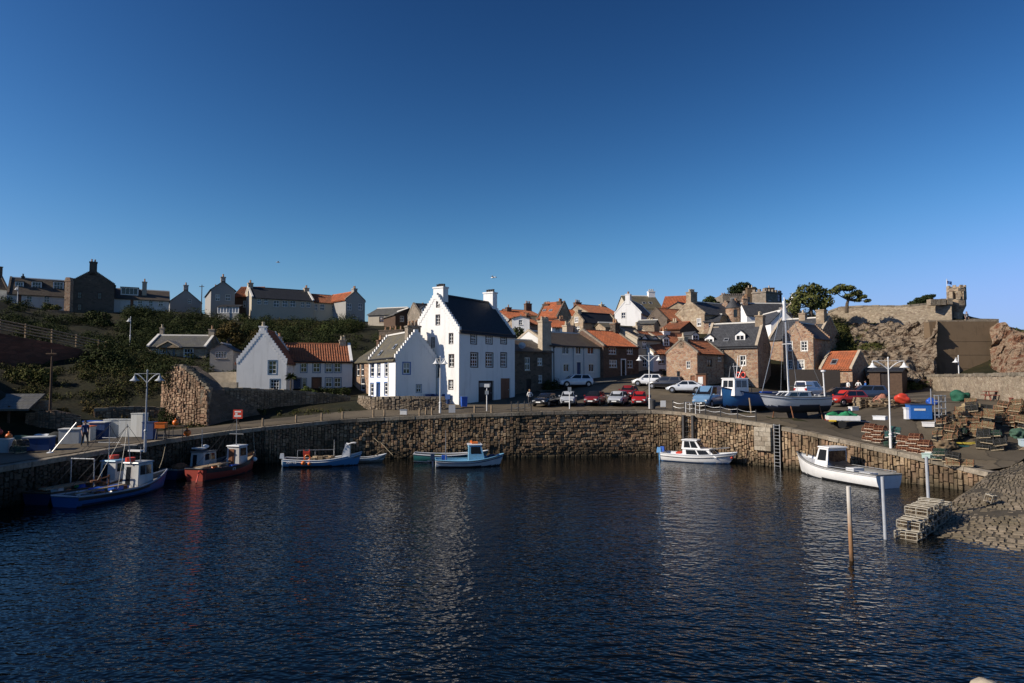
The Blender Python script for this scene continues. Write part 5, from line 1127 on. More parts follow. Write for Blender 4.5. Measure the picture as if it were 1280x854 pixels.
def bs(label, px, py, Y, blobs, n, size, leaf, name='bush', seed=1):
    k = Y/FPX; p = at(px, py, Y); p.z = min(p.z, H(p.x,p.y)) if name == 'bush' else p.z
    return bush(name, label, p, [(a*k,b*k,c*k,d*k,e*k,f*k) for a,b,c,d,e,f in blobs], n, size, MT[leaf], name.replace('_',' '), seed=seed)
bs('bright green bush under the long cream house at the top of the bank', 408, 428, 112, [(-12,0,8,9,9,8),(0,0,13,10,9,9),(12,0,10,10,9,8)], 2000, .24, 'leaf_bright', seed=21)
bs('bushy shrub in front of the white wall of the dormer cottage', 64, 388, 117, [(-5,0,5,6,6,5),(5,0,4,7,6,4)], 700, .24, 'leaf_olive', seed=22)
bs('dark rounded bush on the slope below the red wall', 130, 470, 76, [(-22,0,14,14,12,14),(0,0,22,16,12,15),(20,0,14,16,12,14),(0,-4,6,26,12,10)], 4200, .2, 'leaf_dark', seed=23)
bs('broad olive bush covering the bank left of the rubble wall end', 180, 480, 79, [(-16,0,16,13,10,13),(4,0,14,14,10,12),(18,0,10,12,10,12)], 3000, .2, 'leaf_dark', seed=24)
bs('yellow green tall grass tuft clump on the bank below the red wall', 40, 478, 69, [(-24,0,6,14,9,9),(-4,0,8,14,9,9),(16,0,8,13,9,9)], 3000, .18, 'leaf_olive', seed=25)
bs('russet shrub growing over the short crumbling quay wall', 72, 515, 60, [(-10,0,5,10,7,6),(6,0,7,9,7,7)], 1500, .14, 'leaf_brown', seed=26)
bs('low green shrub in front of the brown cottage door', 386, 494, 79, [(-3,0,8,7,5,6),(6,0,5,6,5,5)], 900, .13, 'leaf_bright', seed=27)
bs('dark clipped hedge below the pantiled house windows', 418, 496, 81, [(-12,0,6,9,5,6),(0,0,6,9,5,6),(12,0,6,9,5,6)], 1800, .12, 'leaf_dark', 'hedge', seed=28)
bs('dark hedge mass at the left end of the white terrace', 693, 493, 82.6, [(-8,0,9,8,5,9),(2,0,10,8,5,9)], 1600, .13, 'leaf_dark', 'hedge', seed=29)
bs('ivy clump on the chimney wall of the brown house', 786, 405, 99, [(-5,0,4,6,4,6),(4,0,3,6,4,6)], 700, .17, 'leaf_olive', seed=30)
bs('dark shrub above the castle wall between windswept tree and cypress', 1094, 386, 107, [(-4,0,2,6,5,3),(5,0,2,5,5,3)], 600, .22, 'leaf_cypress', seed=31)
bs('windblown dark shrub on the headland right of the retaining wall', 1243, 402, 95, [(-3,0,4,6,6,6),(7,0,0,9,6,6),(16,0,-6,9,6,5)], 1300, .2, 'leaf_dark', seed=32)
bs('dark shrub spilling down the shaded bank behind the crow stepped house', 1062, 440, 98, [(-10,0,10,14,10,14),(10,0,2,16,10,12),(26,0,-10,14,9,10)], 3600, .22, 'leaf_dark', seed=33)
bs('olive shrub at the foot of the cliff behind the right street lamp', 1118, 476, 83, [(-14,0,4,12,7,7),(4,0,6,14,7,8),(22,0,3,12,7,7)], 2600, .16, 'leaf_olive', seed=34)
# cordyline by the cottage door
c = thing('cabbage_palm', 'spiky cabbage palm beside the navy cottage door', 'palm', at(363,492,80)); m = MB(); m.tube((0,0,-.3),(.05,0,1.9),.1,.08); m.build('trunk', MT['bark'], c); m = MB(); r = random.Random(2)
for k in range(70):
    a = r.random()*6.28; e = r.uniform(-.5,1.2); d = Vector((math.cos(a)*math.cos(e), math.sin(a)*math.cos(e), math.sin(e))); s = d.cross(Vector((0,0,1))).normalized()*.035; p = Vector((.05,0,1.9)); q = p+d*.45; w = p+d*.85+Vector((0,0,-.18)); m.add([p-s,p+s,q+s,w,q-s],[(0,1,2,3,4)])
m.build('crown', MT['leaf_dark'], c, fixn=False)

wall_run('yard_wall', 'dark timber yard screen in front of the crow stepped house behind the yacht', [(984,87.5,462),(1020,85.5,462),(1050,84,463)], .3, 'door_black')
# ================================================================== boats
BP = {}
def paint(name, c, **k):
    if name not in BP: BP[name] = m_paint(name, c, **k)
    return BP[name]
BLUE = paint('mid_blue_boat_paint', (.025,.10,.26), rough=.4); LBLUE = paint('light_blue_boat_paint', (.20,.44,.62), rough=.4); WHITE = paint('white_gelcoat', (.80,.80,.79), rough=.3); OFFW = paint('off_white_gelcoat', (.62,.64,.66), rough=.35)
RED = paint('dark_red_boat_paint', (.30,.045,.03), rough=.45); BRED = paint('bright_red_paint', (.62,.06,.03), rough=.45); NAVY = paint('navy_boat_paint', (.015,.03,.075), rough=.4); TEAL = paint('teal_boat_paint', (.03,.16,.15), rough=.45)
ANTIF = paint('dark_antifouling', (.02,.025,.035), rough=.7); BLACKP = paint('black_boat_paint', (.02,.02,.022), rough=.4); TAN = m_plain('bare_deck_wood', (.30,.22,.14), .8, .3, 4); TAUPE = m_plain('grey_deck_paint', (.17,.17,.165), .75, .25, 4); ORANGE = paint('orange_plastic', (.75,.17,.02), rough=.4); BLUEP = paint('blue_plastic', (.02,.10,.48), rough=.4)
ROPE = m_plain('rope', (.30,.25,.17), .9, .3, 8); BUFF = paint('buff_paint', (.42,.33,.18), rough=.5); GREENN = m_plain('green_netting', (.02,.20,.085), .85, .4, 8, bump=.6); TYRE = m_plain('tyre_rubber', (.018,.018,.018), .85, .2, 6)
class Boat:
    def __init__(s, name, label, loc, heading, L, B, fb=.55, bow=.6, stern=.15, draft=.4, tr=.75, group=None, rake=.35, full=2.3, cat='boat'):
        s.t = thing(name, label, cat, loc, heading, group); s.L, s.B, s.fb, s.bow, s.stern, s.draft, s.tr, s.rake, s.full = L, B, fb, bow, stern, draft, tr, rake, full
    def sh(s, t):
        """half breadth, sheer height, keel height and x at t (0 stern, 1 bow)"""
        if t < .45: b = s.tr+(1-s.tr)*math.sin(t/.45*math.pi/2)
        else: b = max(.02, 1-((t-.45)/.55)**s.full)
        z = s.fb+(s.stern*(1-t/.45)**2 if t < .45 else s.bow*((t-.45)/.55)**2); k = -s.draft*(1-max(0,(t-.75)/.25)**2*.9)
        return b*s.B/2, z, k, -s.L/2+s.L*t
    def pt(s, t, a, side):
        b, z, k, x = s.sh(t); y = b*math.sin(a*math.pi/2)**.75; zz = k+(z-k)*(1-math.cos(a*math.pi/2))**.85
        return (x+s.rake*max(0,t-.6)/.4*(zz-k)/(z-k+.01), side*y, zz)
    def hull(s, top, line=None, bottom=None, n=26, m=14, wl=.05, stripe=.14, upper=None, uz=.0):
        mb = MB(); mats = [top, line or top, bottom or ANTIF, upper or top]
        rows = []
        for i in range(n+1):
            t = i/n; rows.append([s.pt(t, 1-j/m, 1) for j in range(m)]+[s.pt(t, j/m, -1) for j in range(m+1)])
        w = len(rows[0])
        for i in range(n):
            for j in range(w-1):
                q = [rows[i][j], rows[i+1][j], rows[i+1][j+1], rows[i][j+1]]; z = sum(p[2] for p in q)/4; zt = (s.sh((i+.5)/n)[1])
                mi = 2 if z < wl else 1 if z < wl+stripe else 3 if uz and z > zt-uz else 0
                mb.add(q, [(0,1,2,3)], mi)
        mb.add(rows[0], [tuple(range(w))], 0)
        # weld
        o = mb.build('hull', mats, s.t, fixn=False); bm = bmesh.new(); bm.from_mesh(o.data); bmesh.ops.remove_doubles(bm, verts=bm.verts, dist=.002); bmesh.ops.recalc_face_normals(bm, faces=bm.faces); bm.to_mesh(o.data); bm.free()
        o.data.polygons.foreach_set('use_smooth', [True]*len(o.data.polygons)); 
        try: o.data.set_sharp_from_angle(angle=R(40))
        except Exception: pass
        s.h = o; return s
    def rail(s, mat, r=.05, name='gunwale', dz=.02):
        m = MB(); n = 24
        for side in (1,-1): m.path([Vector(s.pt(i/n,1,side))+Vector((0,0,dz)) for i in range(n+1)], r, 6)
        a, b = s.pt(0,1,1), s.pt(0,1,-1); m.tube(Vector(a)+Vector((0,0,dz)), Vector(b)+Vector((0,0,dz)), r); m.build(name, mat, s.t); return s
    def rub(s, mat, drop=.2, r=.035):
        m = MB(); n = 24
        for side in (1,-1):
            P = []
            for i in range(n+1):
                p = Vector(s.pt(i/n,.93,side)); p.z = s.sh(i/n)[1]-drop; p.y *= 1.02; P.append(p)
            m.path(P, r, 5)
        m.build('rubbing_strake', mat, s.t); return s
    def deck(s, mat, drop=.12, t0=.01, t1=.97, inner=None, name='deck'):
        m = MB(); n = 20; rows = []
        for i in range(n+1):
            t = t0+(t1-t0)*i/n; b, z, k, x = s.sh(t); bb = b*.93; x = s.pt(t,1,1)[0]; rows.append([(x,bb,z-.01),(x,bb*.95,z-drop),(x,-bb*.95,z-drop),(x,-bb,z-.01)])
        m.grid(rows); m.add(rows[0], [(0,1,2,3)]); m.add(rows[-1], [(0,1,2,3)]); o = m.build(name, mat, s.t, fixn=False); return s
    def house(s, x0, x1, w, z0, z1, mat, roof=None, rake0=.0, rake1=.25, taper=.9, wins=(), roofover=.1, name='wheelhouse', front=True, back=True, nside=2, sill=.52, aft=None):
        """wheelhouse from x0 aft to x1 forward with panes"""
        m = MB(); w2 = w/2; tw = w2*taper
        A = [(x0,w2,z0),(x1,w2,z0),(x1,-w2,z0),(x0,-w2,z0)]; Bq = [(x0+rake0,tw,z1),(x1-rake1,tw,z1),(x1-rake1,-tw,z1),(x0+rake0,-tw,z1)]
        m.add(A+Bq, ((0,3,2,1),(4,5,6,7),(0,1,5,4),(1,2,6,5),(2,3,7,6),(3,0,4,7))); h = m.build(name, mat, s.t)
        def lerp(p, q, t): return Vector(p)+(Vector(q)-Vector(p))*t
        def pane(a, b, c, d, n, u0=.1, u1=.9, v0=sill, v1=.9):
            # a b bottom, c d top (over b, a)
            a, b, c, d = map(Vector, (a,b,c,d)); nn = (b-a).cross(d-a).normalized()*.012
            for k in range(n):
                ua = u0+(u1-u0)*(k+.06)/n; ub = u0+(u1-u0)*(k+.94)/n
                def P(u, v): return lerp(lerp(a,b,u), lerp(d,c,u), v)
                q = [P(ua,v0), P(ub,v0), P(ub,v1), P(ua,v1)]
                w_ = MB(); w_.add([p+nn for p in q]+[p-nn for p in q], ((0,1,2,3),(4,5,6,7),(0,1,5,4),(1,2,6,5),(2,3,7,6),(3,0,4,7))); w_.build('window', MT['glass'], h)
        pane(A[1],A[0],Bq[0],Bq[1], nside); pane(A[3],A[2],Bq[2],Bq[3], nside)
        if front: pane(A[2],A[1],Bq[1],Bq[2], 2)
        if back: pane(A[0],A[3],Bq[3],Bq[0], 1, .15, .5, .1, .85)
        r = MB(); o = roofover; r.add([(x0+rake0-o,tw+o*.6,z1+.003),(x1-rake1+o,tw+o*.6,z1+.003),(x1-rake1+o,-tw-o*.6,z1+.003),(x0+rake0-o,-tw-o*.6,z1+.003),(x0+rake0-o*.6,tw,z1+.07),(x1-rake1+o*.6,tw,z1+.07),(x1-rake1+o*.6,-tw,z1+.07),(x0+rake0-o*.6,-tw,z1+.07)], ((0,3,2,1),(4,5,6,7),(0,1,5,4),(1,2,6,5),(2,3,7,6),(3,0,4,7))); r.build('roof', roof or mat, h); return s
    def part(s, name, mat, fn, smooth=False): m = MB(); fn(m); m.build(name, mat, s.t, smooth=smooth); return s
    def mast(s, x, z0, z1, r=.04, mat=None, lean=0, cross=None, name='mast'):
        m = MB(); m.tube((x,0,z0),(x+lean,0,z1),r,r*.6,6)
        if cross:
            for z, w in cross: m.tube((x+lean*(z-z0)/(z1-z0),-w,z),(x+lean*(z-z0)/(z1-z0),w,z),r*.6)
        m.build(name, mat or MT['galv'], s.t); return s
    def outboard(s, y=0, col=None, scale=1.0):
        x = -s.L/2; z = s.fb+s.stern; k = scale; m = MB(); m.box((x-.22*k,y,z+.2*k),(.36*k,.26*k,.4*k),taper=.75); m.tube((x-.2*k,y,z),(x-.2*k,y,-.3),.07*k,.05*k); m.build('outboard_motor', col or BLACKP, s.t); return s
    def fender(s, t, side, mat=None, r=.13, drop=.3):
        p = Vector(s.pt(t,1,side)); m = MB(); m.blob((p.x,p.y+side*r*.9,p.z-drop),r,1,0,2); m.tube(p,(p.x,p.y+side*r*.9,p.z-drop+r),.012); m.build('fender', mat or ORANGE, s.t, smooth='all'); return s
    def letters(s, txt, t, side, mat, size=.28, dz=-.25):
        c = bpy.data.curves.new('registration', 'FONT'); c.body = txt; c.size = size; c.align_x = 'CENTER'; o = bpy.data.objects.new('registration', c); COL.objects.link(o)
        p = Vector(s.pt(t,.93,side)); p.z = s.sh(t)[1]+dz; q = Vector(s.pt(t+.03,.93,side)); tang = (q-p); tang.z = 0; tang.normalize()
        if side < 0: xa = tang
        else: xa = -tang
        nrm = Vector((xa.y, -xa.x, 0)); up = Vector((0,0,1))
        if nrm.y*side < 0: nrm = -nrm
        xa = up.cross(nrm)
        M4 = Matrix((xa, up, nrm)).transposed().to_4x4(); 
        dg = bpy.context.evaluated_depsgraph_get(); me = bpy.data.meshes.new_from_object(o.evaluated_get(dg)); bpy.data.objects.remove(o); me.transform(Matrix.Translation(p+nrm*.10) @ M4)
        me.materials.clear(); me.materials.append(mat); o2 = bpy.data.objects.new('registration', me); COL.objects.link(o2); o2.parent = s.t; return s
OFFG = m_harl('worn_white_boat_paint', (.50,.51,.51), (.22,.13,.07), .7)
def rig(b, x, z, ends): b.part('rigging', BLACKP, lambda m: [m.tube((x,0,z), e, .012, .012, 4) for e in ends]); return b
def clutter(b, x0, x1, w, z, n, seed):
    r = random.Random(seed); cols = [ORANGE, BLUEP, MT['rust'], TAUPE, GREENN, TAN, OFFW, BLACKP]
    for k, nm in enumerate(('buoy','fish_box','hauler_gear','hatch','net_bundle','timber','tray','tyre')):
        for _ in range(max(1, n//8)):
            m = MB(); c = (r.uniform(x0,x1), r.uniform(-w,w), z+r.uniform(.02,.16))
            if nm in ('buoy','net_bundle'): m.blob(c, r.uniform(.12,.22), r.random()*9, .25, 2, (1.1,1,.8))
            elif nm == 'tyre': m.tube(c, (c[0], c[1]+.16, c[2]), .24, .24, 12)
            elif nm == 'timber': m.box(c, (r.uniform(.8,1.6), .12, .06), rz=r.uniform(-.3,.3))
            else: m.box(c, (r.uniform(.3,.6), r.uniform(.25,.45), r.uniform(.15,.4)), rz=r.uniform(-.5,.5))
            m.build(nm, cols[k], b.t)
    return b
def wpos(px, Y): x = (px-640)/FPX*Y; return Vector((x, Y, 0))

# left quay, outer blue boat with white wheelhouse near the bow
b = Boat('fishing_boat', 'blue hulled fishing boat outermost at the left quay, white wheelhouse near the bow', (-23.75,41.6,0), R(76.5), 7.4, 2.3, .48, .6, .1, .5, .8); b.hull(BLUE, NAVY, ANTIF, stripe=.06, upper=BLACKP, uz=.16).rail(MT['grey_metal'], .05).deck(TAUPE, .25)
b.house(.9, 2.2, 1.15, .35, 1.85, OFFG, paint('grey_white_roof', (.34,.36,.38)), .1, .05); b.mast(.9, 1.8, 4.3, .035, lean=-.35, cross=[(3.0,.6)]).mast(1.7, 1.8, 2.8, .03); rig(b, .6, 4.2, [(-3.4,.4,.6),(-3.4,-.4,.6),(3.4,0,1.1),(-1.0,.9,.5),(-1.0,-.9,.5)]); clutter(b, -3.2, .4, .8, .32, 16, 3); b.part('radar', WHITE, lambda m: m.box((1.3,0,2.6),(.3,.9,.1))).part('liferaft', BRED, lambda m: m.lathe([(.0,0),(.28,0),(.28,.25),(0,.25)],(1.2,.3,1.93),10)); b.part('hauler', MT['rust'], lambda m: (m.tube((-.2,.5,.4),(-.2,.5,1.3),.06), m.tube((-.2,.5,1.2),(-.9,.9,1.0),.05), m.lathe([(0,0),(.2,0),(.2,.1),(0,.1)],(-.9,.9,.95)))).part('fish_box', BLUEP, lambda m: (m.box((-.5,-.3,.6),(.7,.45,.3)), m.box((-1.4,.2,.58),(.7,.45,.28)))).part('plank', TAN, lambda m: m.box((-1.8,-.55,.75),(3.4,.24,.06)))
b = Boat('fishing_boat', 'dark flat decked fishing boat against the left quay with red topped wheelhouse', (-26.0,42.7,0), R(80), 8.0, 2.1, .55, .45, .1, .5, .85); b.hull(NAVY, BLACKP, ANTIF, upper=TAUPE, uz=.12).rail(MT['dark_wood'], .06).deck(TAN, .2)
b.house(1.2, 2.5, 1.15, .45, 1.8, OFFG, LBLUE, .1, .05); b.mast(1.3, 1.8, 4.2, .035, cross=[(3.3,.5),(3.0,.8)]); rig(b, 1.3, 4.1, [(-3.6,.4,.7),(-3.6,-.4,.7),(3.6,0,1.1)]); clutter(b, -3.4, .7, .75, .5, 18, 4); b.part('liferaft', BRED, lambda m: m.lathe([(0,0),(.3,0),(.3,.25),(0,.25)],(2.0,.2,1.88),10)).part('winch', MT['rust'], lambda m: (m.box((0,0,.8),(.5,.8,.5)), m.tube((0,-.5,.9),(0,.5,.9),.14))).part('plank', TAN, lambda m: (m.box((-2.0,.3,.78),(3.0,.25,.06)), m.box((-2.2,-.3,.8),(3.2,.22,.06)))).part('gantry', MT['galv'], lambda m: (m.tube((-.8,.8,.6),(-.8,.8,2.2),.04), m.tube((-.8,-.8,.6),(-.8,-.8,2.2),.04), m.tube((-.8,-.8,2.2),(-.8,.8,2.2),.04)))
# red and white pair
b = Boat('fishing_boat', 'dark red fishing boat with open fronted cabin below the red notice', (-21.2,51,0), R(77), 6.6, 2.2, .7, .7, .1, .45, .8); b.hull(RED, RED, ANTIF, upper=BLACKP, uz=.2).rail(BLACKP, .05).deck(TAN, .2)
b.house(.8, 1.9, 1.1, .5, 2.0, OFFG, OFFW, .05, .05, nside=1); b.mast(1.2, 2.0, 4.2, .035, cross=[(2.9,.6)]); rig(b, 1.2, 4.1, [(-3.0,.5,.7),(-3.0,-.5,.7),(3.0,0,1.2)]); clutter(b, -2.8, .3, .7, .5, 14, 5).part('cabin_door', MT['door_brown'], lambda m: m.box((.79,.1,1.15),(.05,.45,1.3))).letters('KY', .4, -1, WHITE, .3).part('plank', TAN, lambda m: m.box((-1.2,.2,.85),(3.2,.7,.06))).part('bow_rope', BRED, lambda m: m.path([Vector((-3.3,-.3,.7)),Vector((-3.7,-.5,.4)),Vector((-4.0,-.6,.0))],.05)); b.fender(.85,-1,WHITE,.18,.2)
b = Boat('fishing_boat', 'small white cabin boat lying between dark red boat and left quay', (-23.4,51.4,0), R(75), 6.0, 1.9, .55, .4, .1, .4, .8); b.hull(NAVY, NAVY, ANTIF).rail(TAUPE).deck(TAUPE, .2)
b.house(-.2, 1.3, 1.2, .4, 1.6, OFFG, TAUPE, .05, .1); clutter(b, -2.5, -.5, .6, .4, 10, 6); b.mast(.3, 1.8, 3.3, .035).part('net_heap', MT['rust'], lambda m: m.blob((-1.5,0,.7),.5,3,.3,2,(1.3,.9,.6))).part('roof_gear', WHITE, lambda m: (m.blob((.9,.2,1.95),.22,2,.2,2,(1.6,1,.7)), m.box((0,0,1.9),(.5,.9,.1))))
# open blue boat
b = Boat('open_boat', 'open blue fishing boat with curved white spray hood at its bow', (-15.6,56.3,0), R(9), 5.8, 2.0, .5, .55, .12, .35, .8); b.hull(LBLUE if 0 else paint('pale_blue_boat_paint', (.09,.25,.47), rough=.4), BLACKP, ANTIF, stripe=.05).rail(OFFW, .05).deck(TAUPE, .3).rub(WHITE, .12)
def hood(m):
    for k in range(8):
        a0 = k/8*1.75; a1 = (k+1)/8*1.75
        for s_ in (0,1): pass
        P = lambda a, y: (2.55-1.0*math.cos(a)*.9, y, .7+1.15*math.sin(a))
        m.add([P(a0,-.6),P(a0,.6),P(a1,.52),P(a1,-.52)],[(0,1,2,3)])
        m.add([Vector(P(a0,-.6))+Vector((.06,0,-.03)),Vector(P(a0,.6))+Vector((.06,0,-.03)),Vector(P(a1,.52))+Vector((.06,0,-.03)),Vector(P(a1,-.52))+Vector((.06,0,-.03))],[(0,3,2,1)])
    m.add([(1.65,-.6,.7),(2.3,-.6,.75),(2.3,-.53,1.7),(1.95,-.54,1.8)],[(0,1,2,3)]); m.add([(1.65,.6,.7),(2.3,.6,.75),(2.3,.53,1.7),(1.95,.54,1.8)],[(0,1,2,3)])
b.part('spray_hood', WHITE, hood).mast(1.0, .3, 2.1, .03).part('pipe_rail', MT['galv'], lambda m: (m.tube((-2.0,.8,.5),(-2.0,.8,1.2),.025), m.tube((.9,.85,.5),(.9,.85,1.2),.025), m.tube((-2.0,.8,1.2),(.9,.85,1.2),.025), m.tube((-.6,.85,.5),(-.6,.85,1.2),.025))).part('stern_gear', BRED, lambda m: (m.box((-1.2,.2,1.0),(.5,.4,.25)), m.tube((-1.4,.1,.3),(-1.4,.1,1.3),.03), m.tube((-1.0,.3,.3),(-1.0,.3,1.3),.03))).part('creel_load', MT['pale_wood'], lambda m: [m.box((.2*k-.6,-.3+.2*(k%3),.55+.1*(k%2)),(.35,.45,.3),rz=k) for k in range(8)])
b.fender(.28,-1,ORANGE,.17,.15).fender(.36,-1,ORANGE,.14,.22).letters('AH 12', .12, -1, WHITE, .3).part('lifebuoy', ORANGE, lambda m: m.path([Vector((-1.0,-.75,.75))+Vector((.22*math.cos(a*.52),0,.22*math.sin(a*.52))) for a in range(13)],.05)); b.outboard(.2, OFFW)
b = Boat('dinghy', 'small grey dinghy tucked behind the bow of the open blue boat', (-12.4,58.8,0), R(15), 2.6, 1.2, .35, .3, .05, .15, .8, cat='dinghy'); b.hull(OFFW, TAUPE, TAUPE).rail(OFFW,.04).deck(TAUPE,.25,inner=1).part('oar', TAN, lambda m: (m.tube((.2,.2,.2),(1.3,.5,.9),.025), m.tube((-.8,-.2,.25),(.5,-.3,.35),.025)))
b = Boat('open_boat', 'long green open boat lying against the back wall behind light blue cabin boat', (-5.4,59.3,0), R(3), 6.0, 1.9, .55, .35, .15, .3, .8); b.hull(TEAL, OFFW, ANTIF, stripe=.08, upper=NAVY, uz=.12).rail(OFFW,.05).deck(TAUPE,.4).part('thwart', TAN, lambda m: [m.box((x,0,.4),(.28,1.5,.05)) for x in (-1.6,0,1.5)]).part('net_heap', MT['leaf_dark'], lambda m: m.blob((-1,0,.4),.45,5,.3,2,(1.5,1,.5)))
b = Boat('cabin_boat', 'white cabin boat with light blue wheelhouse and orange roof gear under the back wall', (-3.6,56.0,0), R(8), 5.2, 2.0, .5, .45, .1, .35, .8); b.hull(OFFW, BLACKP, ANTIF, stripe=.05, upper=BUFF, uz=.08).rail(LBLUE,.05).rub(NAVY,.16).deck(LBLUE,.25)
b.house(.0, 1.4, 1.3, .3, 1.75, LBLUE, OFFW, .05, .35, nside=1); b.part('roof_gear', ORANGE, lambda m: (m.box((.55,0,1.9),(.5,.7,.12)), m.blob((.3,.2,1.95),.13,1,0,1))).mast(-1.8,.3,2.9,.03,cross=[(2.85,.25)]).outboard(0,NAVY,1.1).part('stern_gear', BLUEP, lambda m: m.box((-1.9,.3,.7),(.4,.5,.35))).part('bow_cover', NAVY, lambda m: m.blob((2.0,0,.75),.4,2,.1,2,(1.2,.9,.5)))
# white cruiser by the ladder
b = Boat('cabin_cruiser', 'white cabin cruiser with two blue outboards moored beside the dark ladder', (15.7,58.9,0), R(-31), 5.6, 2.1, .62, .35, .05, .35, .85, rake=.7); b.hull(WHITE, paint('pale_blue_stripe', (.12,.25,.45)), paint('blue_antifouling', (.03,.07,.16), rough=.7), stripe=.05).rail(OFFW,.045).rub(TAUPE,.2,.03).deck(OFFW,.15)
b.house(-.9, 2.0, 1.55, .5, 1.12, WHITE, WHITE, .0, .7, sill=.3, nside=2, name='cabin'); b.house(-1.0, .7, 1.4, 1.12, 1.85, WHITE, WHITE, .1, .5, sill=.18, nside=2, name='wheelhouse', roofover=.14)
for y, c in ((.45,BLUEP),(-.4,paint('pale_blue_cowl', (.12,.3,.55)))): b.outboard(y, c, 1.15)
b.part('bow_rail', MT['galv'], lambda m: m.path([Vector((1.4,.8,.75)),Vector((1.4,.8,1.15)),Vector((2.9,.15,1.35)),Vector((2.9,-.15,1.35)),Vector((1.4,-.8,1.15)),Vector((1.4,-.8,.75))],.02)).part('seat', BRED, lambda m: m.box((-1.3,-.2,.75),(.4,.9,.15))).part('anchor_buoy', BRED, lambda m: m.blob((3.05,-.1,.55),.13,1,0,2))
# big white boat, right
b = Boat('motor_boat', 'large white motor boat with half cabin moored below the upright stone wall', (23.15,48.3,0), R(108), 7.9, 2.5, .85, .65, .0, .45, .85, rake=.5, full=2.6); b.hull(WHITE, BLACKP, ANTIF, stripe=.04).rail(TAUPE,.05).rub(MT['galv'],.08,.03).deck(OFFW,.12,.55,.97,name='foredeck').deck(TAUPE,.5,.01,.55)
b.house(.45, 1.75, 1.75, .8, 2.2, WHITE, WHITE, -.05, .45, nside=1, sill=.35, back=False); b.part('windscreen', MT['glass'], lambda m: m.box((.42,0,1.6),(.03,1.5,.8))).part('engine_box', OFFW, lambda m: (m.box((-.9,0,.75),(1.2,.9,.5)), m.box((-2.6,.3,.7),(.9,.7,.35)))).part('side_rail', MT['galv'], lambda m: (m.tube((-3.6,1.0,1.0),(.3,1.15,1.0),.025), m.tube((-3.6,-1.0,1.0),(.3,-1.15,1.0),.025))).part('canopy', BLACKP, lambda m: (m.grid([[(.35-.25*i,-.8+.4*j,1.25-.16*i+.05*math.sin(j*2)) for j in range(5)] for i in range(5)]), m.box((-.4,0,.95),(.8,1.2,.25)))).part('sampson_post', TAN, lambda m: m.tube((3.4,0,1.3),(3.4,0,1.65),.06)).part('bow_fitting', BLACKP, lambda m: m.box((4.3,0,1.5),(.3,.2,.1)))
# boats standing ashore
def ashore(p, lift): q = p.copy(); q.z = H(p.x, p.y)+.05+lift; return q
b = Boat('fishing_boat', 'royal blue fishing boat propped ashore with white wheelhouse and red lifebuoys', ashore(Vector((22.4,64.1,0)),.62), R(208), 7.2, 2.5, 1.05, .6, .1, .45, .8, rake=.15); b.hull(paint('royal_blue_boat_paint',(.025,.13,.33),rough=.4), BLACKP, ANTIF, wl=-.1, stripe=.1).rail(NAVY,.06).deck(TAUPE,.25)
b.house(1.2, 3.0, 1.7, .9, 2.45, WHITE, WHITE, .0, .1, nside=2, sill=.5); b.part('lifebuoy', BRED, lambda m: [m.path([Vector((1.3+.0*q,-.3+.6*q,2.8))+Vector((0,.26*math.cos(a*.52),.26*math.sin(a*.52))) for a in range(13)],.06) for q in (0,1)]).mast(1.9,2.5,4.6,.04,lean=-.3,cross=[(3.6,.6)]).part('aerial', MT['galv'], lambda m: (m.tube((2.2,.5,2.5),(1.6,.8,4.2),.02), m.tube((1.5,-.5,2.5),(1.5,-.7,3.9),.02), m.tube((2.4,-.4,2.5),(2.4,-.2,3.6),.02))).part('rack', MT['iron'], lambda m: (m.tube((.8,.8,.8),(.8,.8,1.9),.03), m.tube((.8,-.8,.8),(.8,-.8,1.9),.03), m.tube((.8,-.8,1.9),(.8,.8,1.9),.03))).letters('KY 42', .82, 1, WHITE, .32, -.35).part('fish_box', BLUEP, lambda m: (m.box((-1.5,.2,1.1),(.8,.5,.3)), m.box((-2.4,-.2,1.1),(.7,.5,.3)))).part('prop', MT['wood'], lambda m: (m.tube((1.5,1.35,-.75),(1.5,1.15,.7),.07), m.tube((-1.8,1.4,-.75),(-1.8,1.2,.7),.07), m.tube((1.5,-1.35,-.75),(1.5,-1.15,.7),.07), m.tube((-1.8,-1.4,-.75),(-1.8,-1.2,.7),.07))).part('keel', ANTIF, lambda m: m.span((-3.4,-.09,-.68),(2.6,.09,-.3)))
b = Boat('sailing_yacht', 'grey white sailing yacht standing ashore with tall bare mast and dark underbody', ashore(Vector((24.3,58.6,0)),1.15), R(199), 6.3, 2.3, .75, .3, .05, .55, .7, rake=.6); b.hull(OFFW, NAVY, ANTIF, wl=-.02, stripe=.1).rail(TAUPE,.04).rub(NAVY,.18,.025).deck(OFFW,.08)
b.house(-1.1, 1.9, 1.35, .7, 1.2, OFFW, OFFW, .1, .7, sill=.3, nside=2, name='coachroof', back=False); b.part('keel', ANTIF, lambda m: (m.prism([(-1.0,-.4),(1.0,-.4),(.7,-1.12),(-1.2,-1.12)],'y',-.11,.11), m.prism([(-2.9,.1),(-2.4,-.2),(-2.4,-1.0),(-2.9,-1.0)],'y',-.05,.05)))
